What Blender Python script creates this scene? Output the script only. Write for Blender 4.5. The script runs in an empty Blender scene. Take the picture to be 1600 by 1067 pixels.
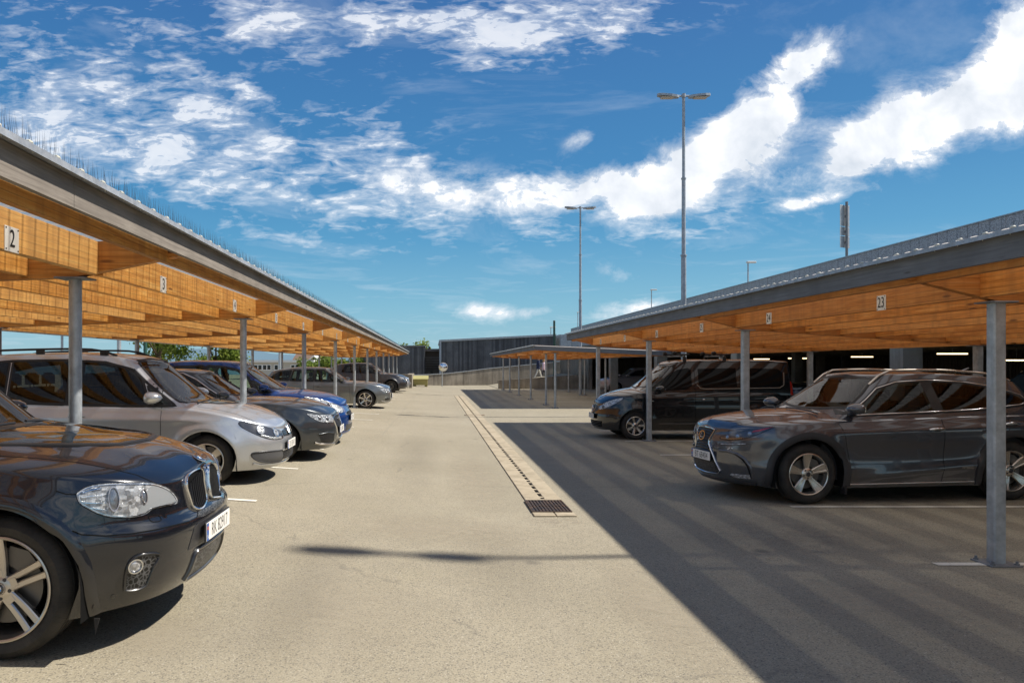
import bpy, bmesh, math, random
from math import sin, cos, pi, radians, hypot, atan2, sqrt, exp, floor
from mathutils import Vector, Matrix
from mathutils.bvhtree import BVHTree
from mathutils.geometry import delaunay_2d_cdt
random.seed(7)
scene = bpy.context.scene
COL = scene.collection
CAMZ = 1.67; F = 1200.0; PX0 = 677.0; PY0 = 570.0

def P(px, py, Y):
    return Vector(((px - PX0) * Y / F, Y, CAMZ + (PY0 - py) * Y / F))

# ---------------------------------------------------------------- materials
def mat(name, col=(.5, .5, .5), rough=.5, metal=0., coat=0., coat_rough=.03, emit=None, emit_s=1., ior=1.5, spec=.5):
    m = bpy.data.materials.new(name); m.use_nodes = True
    nt = m.node_tree; b = nt.nodes['Principled BSDF']
    b.inputs['Base Color'].default_value = (*col, 1)
    b.inputs['Roughness'].default_value = rough
    b.inputs['Metallic'].default_value = metal
    b.inputs['IOR'].default_value = ior
    b.inputs['Specular IOR Level'].default_value = spec
    b.inputs['Coat Weight'].default_value = coat
    b.inputs['Coat Roughness'].default_value = coat_rough
    if emit:
        b.inputs['Emission Color'].default_value = (*emit, 1)
        b.inputs['Emission Strength'].default_value = emit_s
    return m

class NT:
    def __init__(s, m): s.nt = m.node_tree; s.b = s.nt.nodes.get('Principled BSDF')
    def n(s, t, **k):
        x = s.nt.nodes.new(t)
        for a, v in k.items():
            if hasattr(x, a) and not a.startswith('i_'): setattr(x, a, v)
        return x
    def l(s, a, b): s.nt.links.new(a, b)
    def val(s, sock, v):
        if isinstance(v, (int, float)): sock.default_value = v
        elif isinstance(v, tuple): sock.default_value = v
        else: s.l(v, sock)
    def math(s, op, a, b=0., c=None, clamp=False):
        x = s.n('ShaderNodeMath', operation=op); x.use_clamp = clamp
        s.val(x.inputs[0], a); s.val(x.inputs[1], b)
        if c is not None: s.val(x.inputs[2], c)
        return x.outputs[0]
    def coords(s, scale=(1, 1, 1), kind='Object', rot=(0, 0, 0)):
        t = s.n('ShaderNodeTexCoord'); mp = s.n('ShaderNodeMapping')
        mp.inputs['Scale'].default_value = scale; mp.inputs['Rotation'].default_value = rot
        s.l(t.outputs[kind], mp.inputs['Vector']); return mp.outputs[0]
    def noise(s, vec, scale=5, detail=4, rough=.55, dist=0.):
        x = s.n('ShaderNodeTexNoise'); x.inputs['Scale'].default_value = scale
        x.inputs['Detail'].default_value = detail; x.inputs['Roughness'].default_value = rough
        x.inputs['Distortion'].default_value = dist
        if vec is not None: s.l(vec, x.inputs['Vector'])
        return x.outputs[0]
    def vor(s, vec, scale=5, feature='F1', out=0):
        x = s.n('ShaderNodeTexVoronoi', feature=feature); x.inputs['Scale'].default_value = scale
        s.l(vec, x.inputs['Vector']); return x.outputs[out]
    def ramp(s, fac, stops):
        x = s.n('ShaderNodeValToRGB'); e = x.color_ramp.elements
        while len(e) < len(stops): e.new(.5)
        for i, (p, c) in enumerate(stops):
            e[i].position = p; e[i].color = (*c, 1) if len(c) == 3 else c
        s.l(fac, x.inputs[0]); return x.outputs[0]
    def mix(s, fac, a, b, mode='MIX'):
        x = s.n('ShaderNodeMix', data_type='RGBA', blend_type=mode)
        s.val(x.inputs[0], fac)
        for i, v in ((6, a), (7, b)):
            if isinstance(v, tuple): x.inputs[i].default_value = (*v, 1) if len(v) == 3 else v
            else: s.l(v, x.inputs[i])
        return x.outputs[2]
    def bump(s, h, strength=.3, dist=.01):
        x = s.n('ShaderNodeBump'); x.inputs['Strength'].default_value = strength
        x.inputs['Distance'].default_value = dist; s.l(h, x.inputs['Height'])
        s.l(x.outputs[0], s.b.inputs['Normal'])
    def sep(s, vec):
        x = s.n('ShaderNodeSeparateXYZ'); s.l(vec, x.inputs[0]); return x.outputs
    def base(s, c): s.l(c, s.b.inputs['Base Color'])
    def rough(s, c): s.l(c, s.b.inputs['Roughness'])

def g(v): return (v, v, v)

def asphalt_mat():
    m = mat('asphalt', rough=.9, spec=.25); t = NT(m)
    c = t.coords()
    big = t.noise(c, .35, 5, .6); mid = t.noise(c, 3., 5, .6); fine = t.noise(c, 60, 3, .7)
    st = t.vor(c, 120, out=1); stb = t.n('ShaderNodeRGBToBW'); t.l(st, stb.inputs[0])
    speck = t.vor(c, 170, out=1); spb = t.n('ShaderNodeRGBToBW'); t.l(speck, spb.inputs[0])
    col = t.ramp(big, [(.3, (.285, .252, .178)), (.5, (.325, .288, .207)), (.7, (.362, .322, .236))])
    col = t.mix(t.ramp(mid, [(.3, g(0)), (.75, g(.35))]), col, (.25, .225, .175))
    col = t.mix(t.ramp(stb.outputs[0], [(.15, g(.75)), (.4, g(0))]), col, (.12, .108, .09))
    col = t.mix(t.ramp(spb.outputs[0], [(.78, g(0)), (.95, g(.7))]), col, (.55, .51, .42))
    # long pale wheel stains and sandy patches
    c2 = t.coords((1.2, .12, 1)); s2 = t.noise(c2, 1.2, 4, .6)
    col = t.mix(t.ramp(s2, [(.55, g(0)), (.75, g(.35))]), col, (.37, .33, .25))
    # thin crack lines
    wn = t.noise(c, 1.5, 4, .6); off = t.n('ShaderNodeVectorMath', operation='MULTIPLY_ADD')
    cmb = t.n('ShaderNodeCombineXYZ'); t.l(wn, cmb.inputs[0]); t.l(mid, cmb.inputs[1])
    t.l(cmb.outputs[0], off.inputs[0]); off.inputs[1].default_value = (.5, .5, 0); t.l(c, off.inputs[2])
    cr = t.vor(off.outputs[0], .16, 'DISTANCE_TO_EDGE')
    brk = t.ramp(t.noise(c, .8, 2), [(.5, g(0)), (.56, g(1))])
    crm = t.math('MULTIPLY', t.ramp(cr, [(0., g(1)), (.0018, g(0))]), brk)
    col = t.mix(t.math('MULTIPLY', crm, .45), col, (.13, .12, .10))
    # dark oil spots
    oil = t.vor(t.coords((1, 1, 1)), .9); om = t.ramp(oil, [(.035, g(.6)), (.085, g(0))])
    col = t.mix(om, col, (.12, .11, .09))
    t.base(col)
    h = t.math('ADD', t.math('MULTIPLY', stb.outputs[0], .6), fine)
    t.bump(h, .55, .006)
    return m

def glulam(name, axis='Y', tint=(1, 1, 1)):
    m = mat(name, rough=.62, spec=.3); t = NT(m)
    sc = {'Y': (8, .7, 14), 'X': (.7, 8, 14)}[axis]
    c = t.coords(sc); w = t.coords()
    grain = t.noise(c, 2.2, 6, .65, 1.2); big = t.noise(w, 1.3, 4, .6)
    col = t.ramp(grain, [(.28, (.46 * tint[0], .175 * tint[1], .030 * tint[2])), (.5, (.77 * tint[0], .355 * tint[1], .070 * tint[2])), (.72, (.93 * tint[0], .55 * tint[1], .165 * tint[2]))])
    z = t.sep(w)[2]; y = t.sep(w)[1 if axis == 'Y' else 0]
    lam = t.math('FRACT', t.math('MULTIPLY', z, 1 / .047))
    lm = t.ramp(lam, [(0., g(.55)), (.10, g(0)), (.9, g(0)), (1., g(.55))])
    col = t.mix(lm, col, (.20, .075, .02))
    # shadow stripes of the roof ribs, painted as dark streaks down the face
    rib_shade = t.noise(t.coords((1.0, 4.2, .25) if axis == 'Y' else (4.2, 1, .25)), 1.6, 3, .6)
    col = t.mix(t.ramp(rib_shade, [(.46, g(0)), (.66, g(.42))]), col, (.27, .105, .03))
    oi = t.n('ShaderNodeObjectInfo')
    col = t.mix(t.ramp(oi.outputs['Random'], [(0, g(.42)), (.5, g(0)), (1, g(.0))]), col, (.33 * tint[0], .14 * tint[1], .04 * tint[2]))
    col = t.mix(t.ramp(oi.outputs['Random'], [(.5, g(0)), (1, g(.35))]), col, (.90 * tint[0], .62 * tint[1], .26 * tint[2]))
    kn = t.vor(t.coords((3, 1.2, 6) if axis == 'Y' else (1.2, 3, 6)), 1.2); 
    col = t.mix(t.ramp(kn, [(.05, g(.9)), (.11, g(0))]), col, (.16, .06, .02))
    col = t.mix(t.ramp(big, [(.3, g(.25)), (.6, g(0))]), col, (.5, .22, .06))
    t.base(col); t.bump(t.math('ADD', grain, lm), .25, .004)
    return m

def grey_wood(name='weathered_wood', axis='Y', c0=(.15, .135, .12), c1=(.36, .33, .29)):
    m = mat(name, rough=.8, spec=.2); t = NT(m)
    sc = {'Y': (10, .6, 22), 'X': (.6, 10, 22), 'Z': (9, 9, .5)}[axis]
    c = t.coords(sc); w = t.coords()
    grain = t.noise(c, 2.5, 7, .7, .8); big = t.noise(w, 1.2, 4, .6)
    mid = tuple((a + b) / 2 for a, b in zip(c0, c1))
    col = t.ramp(grain, [(.25, c0), (.5, mid), (.75, c1)])
    col = t.mix(t.ramp(big, [(.35, g(.5)), (.6, g(0))]), col, tuple(x * .8 for x in c0))
    kn = t.vor(t.coords((3, 1.3, 7) if axis == 'Y' else (3, 3, 1.)), 1.1)
    if axis == 'Z':
        wn = t.n('ShaderNodeTexWhiteNoise', noise_dimensions='1D'); t.l(t.math('FLOOR', t.math('MULTIPLY', t.sep(w)[0], 1 / .16)), wn.inputs['W'])
        col = t.mix(t.ramp(wn.outputs[0], [(0, g(.0)), (1, g(.75))]), col, tuple(x * .45 for x in c0))
    col = t.mix(t.ramp(kn, [(.04, g(.9)), (.10, g(0))]), col, (.07, .055, .045))
    t.base(col); t.bump(grain, .35, .004)
    return m

def galv(name='galvanised_steel', c=(.43, .46, .48), metal=.55, rough=.42):
    m = mat(name, c, rough, metal); t = NT(m)
    w = t.coords(); n1 = t.noise(w, 9, 5, .65); v = t.vor(w, 45)
    a = tuple(x * .72 for x in c); b = tuple(min(1, x * 1.2) for x in c)
    col = t.ramp(n1, [(.3, a), (.7, b)])
    st = t.noise(t.coords((14, 14, 1.2)), 1.5, 4, .6)
    col = t.mix(t.ramp(st, [(.56, g(0)), (.78, g(.5))]), col, tuple(x * .5 for x in c))
    t.base(col); t.rough(t.ramp(v, [(0, g(rough - .08)), (.6, g(rough + .12))]))
    return m

def paint(name, col, metal=.55, rough=.32, flake=.06):
    m = mat(name, col, rough, metal, coat=1., coat_rough=.025); t = NT(m)
    w = t.coords(); n1 = t.noise(w, 900, 1, .5); n2 = t.noise(w, 2.5, 4, .6)
    a = tuple(x * (1 - flake * 3) for x in col); b = tuple(min(1, x * (1 + flake * 4)) for x in col)
    cc = t.ramp(n1, [(.35, a), (.65, b)])
    # dust film on the lower body
    z = t.sep(w)[2]
    dn = t.math('MULTIPLY', t.ramp(z, [(.15, g(.4)), (.5, g(.015))]), t.ramp(n2, [(.3, g(.3)), (.7, g(1.))]))
    cc = t.mix(dn, cc, (.17, .15, .12))
    t.base(cc)
    return m

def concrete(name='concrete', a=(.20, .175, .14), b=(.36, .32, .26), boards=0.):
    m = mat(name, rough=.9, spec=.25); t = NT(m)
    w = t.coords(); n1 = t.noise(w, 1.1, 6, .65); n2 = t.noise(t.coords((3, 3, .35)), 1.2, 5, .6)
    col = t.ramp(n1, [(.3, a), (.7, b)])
    col = t.mix(t.ramp(n2, [(.45, g(0)), (.7, g(.6))]), col, tuple(x * .55 for x in a))
    if boards:
        x = t.sep(w)[0]; fr = t.math('FRACT', t.math('MULTIPLY', x, 1 / boards))
        col = t.mix(t.ramp(fr, [(0, g(.6)), (.06, g(0))]), col, tuple(v * .4 for v in a))
    t.base(col); t.bump(t.noise(w, 30, 4), .3, .01)
    return m

def schlick(nt, f0=.045):
    lw = nt.nodes.new('ShaderNodeLayerWeight'); lw.inputs[0].default_value = .5
    p = nt.nodes.new('ShaderNodeMath'); p.operation = 'POWER'; p.inputs[1].default_value = 4.5; nt.links.new(lw.outputs['Facing'], p.inputs[0])
    q = nt.nodes.new('ShaderNodeMath'); q.operation = 'MULTIPLY_ADD'; q.inputs[1].default_value = 1 - f0; q.inputs[2].default_value = f0; nt.links.new(p.outputs[0], q.inputs[0]); return q
M = {}
def build_mats():
    M['asphalt'] = asphalt_mat()
    M['wood_y'] = glulam('glulam_beam', 'Y'); M['wood_x'] = glulam('glulam_cross', 'X', (.9, .85, .85)); M['wood_y_r'] = glulam('glulam_red', 'Y', (.95, .80, .75)); M['wood_x_r'] = glulam('glulam_cross_red', 'X', (.85, .70, .70))
    M['grey_y'] = grey_wood('weathered_fascia', 'Y', (.14, .12, .102), (.35, .31, .265)); M['grey_x'] = grey_wood('weathered_fascia_end', 'X')
    M['grey_cool'] = grey_wood('grey_fascia', 'Y', (.12, .12, .125), (.25, .25, .255))
    M['grey_cool_x'] = grey_wood('grey_fascia_cross', 'X', (.12, .12, .125), (.25, .25, .255))
    M['grey_z'] = grey_wood('weathered_cladding', 'Z', (.085, .09, .10), (.20, .205, .215))
    M['galv'] = galv(); M['galv_dark'] = galv('dark_galvanised', (.22, .23, .24), .5, .5)
    M['trim'] = galv('roof_edge_metal', (.40, .42, .45), .5, .5)
    M['lamp_steel'] = galv('lamp_steel', (.36, .40, .44), .4, .5)
    M['rubber'] = mat('rubber', (.022, .02, .019), .75, spec=.35)
    M['black'] = mat('black_plastic', (.012, .012, .013), .45)
    M['satin'] = mat('dark_trim', (.03, .03, .032), .35)
    M['void'] = mat('underbody_black', (.006, .006, .006), .9, spec=.1)
    M['chrome'] = mat('chrome', (.75, .76, .78), .12, 1.)
    M['alloy'] = mat('alloy', (.50, .46, .41), .28, .9, coat=.4)
    M['alloy_br'] = mat('machined_alloy', (.62, .58, .52), .24, .9, coat=.4)
    M['alloy_dk'] = mat('dark_alloy', (.06, .06, .065), .35, .7)
    M['disc'] = mat('brake_disc', (.14, .13, .12), .4, .8)
    M['white'] = mat('white_paint', (.80, .79, .76), .6)
    M['signwhite'] = mat('sign_white', (.78, .76, .70), .5)
    M['ink'] = mat('black_ink', (.015, .015, .015), .5)
    M['plate_blue'] = mat('plate_blue', (.01, .09, .35), .4)
    M['badge_blue'] = mat('badge_blue', (.02, .18, .42), .2, coat=1)
    M['red_lens'] = mat('red_lens', (.45, .02, .01), .1, coat=1)
    M['amber'] = mat('amber_lens', (.6, .2, .02), .15, coat=1)
    # car glass: dark tinted, strong clear reflection
    m = mat('tinted_glass', (.010, .012, .012), .02, 0, ior=1.5, spec=.42); M['glass'] = m
    m = mat('windscreen_glass', (.045, .055, .05), .03, 0, ior=1.5, spec=.6); t = NT(m)
    M['screen'] = m
    m = mat('side_glass_green', (.028, .042, .036), .03, 0, ior=1.5, spec=.5); M['glass_g'] = m
    m = mat('lamp_bowl', (.92, .93, .94), .16, .45); t = NT(m)
    v = t.vor(t.coords((9, 9, 14)), 4.5, out=1); w2 = t.noise(t.coords((40, 12, 12)), 3, 2)
    bw = t.n('ShaderNodeRGBToBW'); t.l(v, bw.inputs[0])
    t.base(t.ramp(bw.outputs[0], [(.15, g(.22)), (.5, g(.48)), (.85, g(.80))])); t.bump(t.math('ADD', bw.outputs[0], w2), .5, .015)
    M['bowl'] = m
    m = mat('lamp_bowl_dark', (.10, .10, .11), .25, .6); M['bowl_dk'] = m
    m = bpy.data.materials.new('clear_lens'); m.use_nodes = True; nt = m.node_tree
    for n in list(nt.nodes): nt.nodes.remove(n)
    o = nt.nodes.new('ShaderNodeOutputMaterial'); mx = nt.nodes.new('ShaderNodeMixShader')
    tr = nt.nodes.new('ShaderNodeBsdfTransparent'); gl = nt.nodes.new('ShaderNodeBsdfGlossy')
    fr = schlick(nt, .055)
    gl.inputs['Roughness'].default_value = .02; tr.inputs[0].default_value = (.96, .97, .97, 1)
    nt.links.new(fr.outputs[0], mx.inputs[0]); nt.links.new(tr.outputs[0], mx.inputs[1]); nt.links.new(gl.outputs[0], mx.inputs[2])
    nt.links.new(mx.outputs[0], o.inputs[0]); M['lens'] = m
    # honeycomb mesh grille
    m = mat('honeycomb_grille', (.02, .02, .02), .4); t = NT(m)
    v = t.vor(t.coords(), 42, 'DISTANCE_TO_EDGE'); t.base(t.ramp(v, [(.06, (.10, .10, .10)), (.14, (.004, .004, .004))])); M['mesh'] = m
    for key, tint in (('glass_t', (.24, .26, .25)), ('glass_gt', (.50, .60, .54)), ('screen_t', (.62, .68, .65))):
        m = bpy.data.materials.new('car_glass'); m.use_nodes = True; nt = m.node_tree
        for n in list(nt.nodes): nt.nodes.remove(n)
        o = nt.nodes.new('ShaderNodeOutputMaterial'); mx = nt.nodes.new('ShaderNodeMixShader'); tr = nt.nodes.new('ShaderNodeBsdfTransparent'); gl = nt.nodes.new('ShaderNodeBsdfGlossy')
        fr = schlick(nt); gl.inputs['Roughness'].default_value = .015; tr.inputs[0].default_value = (*tint, 1)
        nt.links.new(fr.outputs[0], mx.inputs[0]); nt.links.new(tr.outputs[0], mx.inputs[1]); nt.links.new(gl.outputs[0], mx.inputs[2]); nt.links.new(mx.outputs[0], o.inputs[0]); M[key] = m
    M['seat'] = mat('seat_fabric', (.055, .053, .052), .85); M['cabin'] = mat('cabin_trim', (.03, .03, .031), .7); M['liner'] = mat('headliner', (.32, .30, .27), .9)
    # translucent corrugated sheet
    for key, trv in (('sheet', .52), ('sheet_r', .075)):
     m = bpy.data.materials.new('translucent_sheet'); m.use_nodes = True; nt = m.node_tree
     for n in list(nt.nodes): nt.nodes.remove(n)
     t = NT(m)
     o = nt.nodes.new('ShaderNodeOutputMaterial')
     tr = nt.nodes.new('ShaderNodeBsdfTransparent'); tl = nt.nodes.new('ShaderNodeBsdfTranslucent'); df = nt.nodes.new('ShaderNodeBsdfDiffuse')
     tl.inputs[0].default_value = (.30, .28, .26, 1) if key == 'sheet' else (.50, .475, .45, 1); df.inputs[0].default_value = (.3, .29, .28, 1); df.inputs[0].default_value = (.5, .49, .47, 1)
     w = t.coords(); y = t.sep(w)[1]
     fr_ = t.math('FRACT', t.math('MULTIPLY', y, 1 / .1524))
     dirt = t.noise(t.coords((.8, 5, 1)), 1.4, 4, .6)
     rib_bands = t.math('MULTIPLY', t.ramp(fr_, [(.0, g(.35)), (.07, g(.45)), (.15, g(1)), (.55, g(.82)), (.9, g(1)), (1., g(.35))]), t.ramp(dirt, [(.3, g(.6)), (.65, g(1.))]))  # transparency banded per rib so stripes of shade fall on the beams
     m1 = nt.nodes.new('ShaderNodeMixShader'); m2 = nt.nodes.new('ShaderNodeMixShader')
     m1.inputs[0].default_value = .25
     nt.links.new(tl.outputs[0], m1.inputs[1]); nt.links.new(df.outputs[0], m1.inputs[2])
     t.l(t.math('MULTIPLY', rib_bands, trv), m2.inputs[0])
     nt.links.new(m1.outputs[0], m2.inputs[1]); nt.links.new(tr.outputs[0], m2.inputs[2])
     nt.links.new(m2.outputs[0], o.inputs[0]); M[key] = m
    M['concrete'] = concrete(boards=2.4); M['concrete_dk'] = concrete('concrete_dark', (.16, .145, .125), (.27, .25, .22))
    M['slab'] = concrete('gutter_slab', (.35, .295, .205), (.45, .385, .28))
    M['cladding'] = mat('slatted_wall', (.15, .12, .09), .8); M['privacy'] = mat('privacy_glass', (.006, .007, .008), .03, ior=1.5, spec=.16)
    m = mat('iron', (.06, .045, .035), .6, .6); t = NT(m)
    t.base(t.ramp(t.noise(t.coords(), 12, 4), [(.35, (.05, .042, .038)), (.65, (.14, .085, .05))])); M['iron'] = m
    M['leaf'] = mat('leaf', (.075, .11, .022), .55, spec=.3); t = NT(M['leaf'])
    t.base(t.ramp(t.noise(t.coords(), 1.5, 3), [(.35, (.09, .15, .022)), (.65, (.24, .27, .045))])); t.b.inputs['Transmission Weight'].default_value = 0.
    nt = t.nt; tlu = nt.nodes.new('ShaderNodeBsdfTranslucent'); tlu.inputs[0].default_value = (.22, .30, .05, 1); mxl = nt.nodes.new('ShaderNodeMixShader'); mxl.inputs[0].default_value = .4
    nt.links.new(t.b.outputs[0], mxl.inputs[1]); nt.links.new(tlu.outputs[0], mxl.inputs[2]); nt.links.new(mxl.outputs[0], nt.nodes['Material Output'].inputs[0])
    M['bark'] = mat('bark', (.10, .075, .05), .9)

# ---------------------------------------------------------------- mesh helpers
class MB:
    def __init__(s): s.v = []; s.f = []; s.m = []
    def add(s, v, f, mi=0):
        o = len(s.v); s.v += [tuple(x) for x in v]; s.f += [tuple(i + o for i in q) for q in f]; s.m += [mi] * len(f); return s
    def box(s, a, b, mi=0):
        x0, y0, z0 = a; x1, y1, z1 = b
        v = [(x0, y0, z0), (x1, y0, z0), (x1, y1, z0), (x0, y1, z0), (x0, y0, z1), (x1, y0, z1), (x1, y1, z1), (x0, y1, z1)]
        return s.add(v, [(0, 3, 2, 1), (4, 5, 6, 7), (0, 1, 5, 4), (1, 2, 6, 5), (2, 3, 7, 6), (3, 0, 4, 7)], mi)
    def bbox(s, a, b, bv=.006, mi=0):
        """box with small chamfered vertical and top edges"""
        x0, y0, z0 = a; x1, y1, z1 = b; c = bv
        lv = [(x0, y0, x1, y1, z0), (x0, y0, x1, y1, z1 - c), (x0 + c, y0 + c, x1 - c, y1 - c, z1)]
        v = []
        for (ax, ay, bx, by, z) in lv:
            v += [(ax + c, ay, z), (bx - c, ay, z), (bx, ay + c, z), (bx, by - c, z), (bx - c, by, z), (ax + c, by, z), (ax, by - c, z), (ax, ay + c, z)]
        f = []
        for k in range(2):
            for i in range(8):
                j = (i + 1) % 8; f.append((k * 8 + i, k * 8 + j, k * 8 + 8 + j, k * 8 + 8 + i))
        f.append(tuple(range(7, -1, -1))); f.append(tuple(range(16, 24)))
        return s.add(v, f, mi)
    def prism(s, poly, d0, d1, axis='Y', mi=0):
        """poly in the plane perpendicular to axis: Y -> (x,z), X -> (y,z), Z -> (x,y)"""
        def mk(p, d):
            return {'Y': (p[0], d, p[1]), 'X': (d, p[0], p[1]), 'Z': (p[0], p[1], d)}[axis]
        n = len(poly)
        v = [mk(p, d0) for p in poly] + [mk(p, d1) for p in poly]
        f = [tuple(range(n)), tuple(range(2 * n - 1, n - 1, -1))] + [(i, i + n, (i + 1) % n + n, (i + 1) % n) for i in range(n)]
        return s.add(v, f, mi)
    def cyl(s, p0, p1, r0, r1=None, n=16, mi=0, caps=True):
        r1 = r0 if r1 is None else r1
        p0 = Vector(p0); p1 = Vector(p1); d = (p1 - p0).normalized()
        u = d.orthogonal().normalized(); w = d.cross(u)
        v = []
        for p, r in ((p0, r0), (p1, r1)):
            for i in range(n):
                a = 2 * pi * i / n; v.append(p + u * (r * cos(a)) + w * (r * sin(a)))
        f = [(i, (i + 1) % n, (i + 1) % n + n, i + n) for i in range(n)]
        if caps: f += [tuple(range(n - 1, -1, -1)), tuple(range(n, 2 * n))]
        return s.add(v, f, mi)
    def tube(s, pts, r, n=8, mi=0, closed=False):
        pts = [Vector(p) for p in pts]; m = len(pts); v = []; f = []
        rr = r if isinstance(r, (list, tuple)) else [r] * m
        u = None
        for i, p in enumerate(pts):
            a = pts[(i - 1) % m] if (closed or i > 0) else p; b = pts[(i + 1) % m] if (closed or i < m - 1) else p
            d = (b - a).normalized()
            if u is None: u = d.orthogonal().normalized()
            u = (u - d * u.dot(d)).normalized(); w = d.cross(u)
            for k in range(n):
                an = 2 * pi * k / n; v.append(p + u * (rr[i] * cos(an)) + w * (rr[i] * sin(an)))
        for i in range(m if closed else m - 1):
            for k in range(n):
                j = (i + 1) % m; f.append((i * n + k, i * n + (k + 1) % n, j * n + (k + 1) % n, j * n + k))
        if not closed: f += [tuple(range(n - 1, -1, -1)), tuple((m - 1) * n + k for k in range(n))]
        return s.add(v, f, mi)
    def lathe(s, prof, n=48, mi=0, axis='Y', closed=False):
        """prof: (radius, depth) rows, turned about the axis"""
        v = []; f = []; m = len(prof)
        for i in range(n):
            a = 2 * pi * i / n
            for (r, d) in prof:
                v.append((r * cos(a), d, r * sin(a)) if axis == 'Y' else (r * cos(a), r * sin(a), d))
        for i in range(n):
            j = (i + 1) % n
            for k in range(m if closed else m - 1):
                l = (k + 1) % m
                f.append((i * m + k, j * m + k, j * m + l, i * m + l))
        return s.add(v, f, mi)
    def obj(s, name, mats, parent=None, smooth=False, fix=True, loc=None):
        me = bpy.data.meshes.new(name); me.from_pydata(s.v, [], s.f)
        if not isinstance(mats, (list, tuple)): mats = [mats]
        for m in mats: me.materials.append(m)
        if len(mats) > 1: me.polygons.foreach_set('material_index', s.m)
        if fix:
            bm = bmesh.new(); bm.from_mesh(me)
            bmesh.ops.recalc_face_normals(bm, faces=bm.faces); bm.to_mesh(me); bm.free()
        if smooth:
            me.polygons.foreach_set('use_smooth', [True] * len(me.polygons))
            if smooth is not True:
                me.set_sharp_from_angle(angle=radians(smooth))
        me.update()
        o = bpy.data.objects.new(name, me); COL.objects.link(o)
        if parent is not None: o.parent = parent
        if loc is not None: o.location = loc
        return o

def tag(o, label=None, cat=None, group=None, kind=None):
    if label: o['label'] = label
    if cat: o['category'] = cat
    if group: o['group'] = group
    if kind: o['kind'] = kind
    return o
def empty(name, loc=(0, 0, 0), rz=0., label=None, cat=None, group=None, parent=None):
    o = bpy.data.objects.new(name, None); COL.objects.link(o); o.location = loc; o.rotation_euler = (0, 0, rz)
    o.empty_display_size = .1
    if parent is not None: o.parent = parent
    return tag(o, label, cat, group)
def kids(o): return [c for c in bpy.data.objects if c.parent == o]
def copy_tree(o, parent=None, idx=None):
    c = o.copy(); COL.objects.link(c); c.parent = parent
    for ch in (idx[o] if idx and o in idx else kids(o)): copy_tree(ch, c, idx)
    return c

def text_mesh(name, body, size, matrix, m, parent=None, sx=1., ext=.0, bold=0.):
    cu = bpy.data.curves.new(name, 'FONT'); cu.body = body; cu.size = size; cu.extrude = ext; cu.offset = bold
    cu.align_x = 'CENTER'; cu.align_y = 'CENTER'; cu.resolution_u = 4
    ob = bpy.data.objects.new(name, cu); COL.objects.link(ob)
    dg = bpy.context.evaluated_depsgraph_get(); dg.update()
    me = bpy.data.meshes.new_from_object(ob.evaluated_get(dg)); bpy.data.objects.remove(ob)
    me.transform(matrix @ Matrix.Diagonal((sx, 1, 1, 1))); me.materials.clear(); me.materials.append(m)
    o = bpy.data.objects.new(name, me); COL.objects.link(o)
    if parent is not None: o.parent = parent
    return o

def interp(pts):
    """monotone cubic through (x,y) points (any order of x)"""
    pts = sorted(pts); X = [p[0] for p in pts]; Y = [p[1] for p in pts]; n = len(X)
    d = [(Y[i + 1] - Y[i]) / (X[i + 1] - X[i]) for i in range(n - 1)]
    m = [d[0]] + [0 if d[i - 1] * d[i] <= 0 else 2 * d[i - 1] * d[i] / (d[i - 1] + d[i]) for i in range(1, n - 1)] + [d[-1]]
    def f(x):
        if x <= X[0]: return Y[0]
        if x >= X[-1]: return Y[-1]
        lo = 0
        while X[lo + 1] < x: lo += 1
        h = X[lo + 1] - X[lo]; t = (x - X[lo]) / h; t2 = t * t; t3 = t2 * t
        return (2 * t3 - 3 * t2 + 1) * Y[lo] + (t3 - 2 * t2 + t) * h * m[lo] + (-2 * t3 + 3 * t2) * Y[lo + 1] + (t3 - t2) * h * m[lo + 1]
    return f
def catmull(pts, n=24, closed=False):
    out = []; m = len(pts)
    rng = range(m if closed else m - 1)
    for i in rng:
        p1 = pts[i]; p2 = pts[(i + 1) % m]
        p0 = pts[(i - 1) % m] if (closed or i > 0) else tuple(2 * a - b for a, b in zip(p1, p2))
        p3 = pts[(i + 2) % m] if (closed or i < m - 2) else tuple(2 * b - a for a, b in zip(p1, p2))
        for k in range(n):
            t = k / n
            out.append(tuple(.5 * (2 * b + (c - a) * t + (2 * a - 5 * b + 4 * c - d) * t * t + (3 * b - a - 3 * c + d) * t ** 3) for a, b, c, d in zip(p0, p1, p2, p3)))
    if not closed: out.append(tuple(pts[-1]))
    return out
def smooth01(x): x = max(0., min(1., x)); return x * x * (3 - 2 * x)

S_Y = interp([(-8, .030), (4, .040), (9, .058), (12, .058), (20, .047), (40, .045), (60, .03), (70, .0)])
def gz(x, y):
    """height of the asphalt: flat on the right, rising gently to the left of the gutter"""
    d = .95 - x
    if d <= 0: return 0.
    d = min(d, 4.6)
    if d < .4: d = d * d / .8
    else: d -= .2
    return d * 1.07 * S_Y(y)
build_mats()
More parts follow.
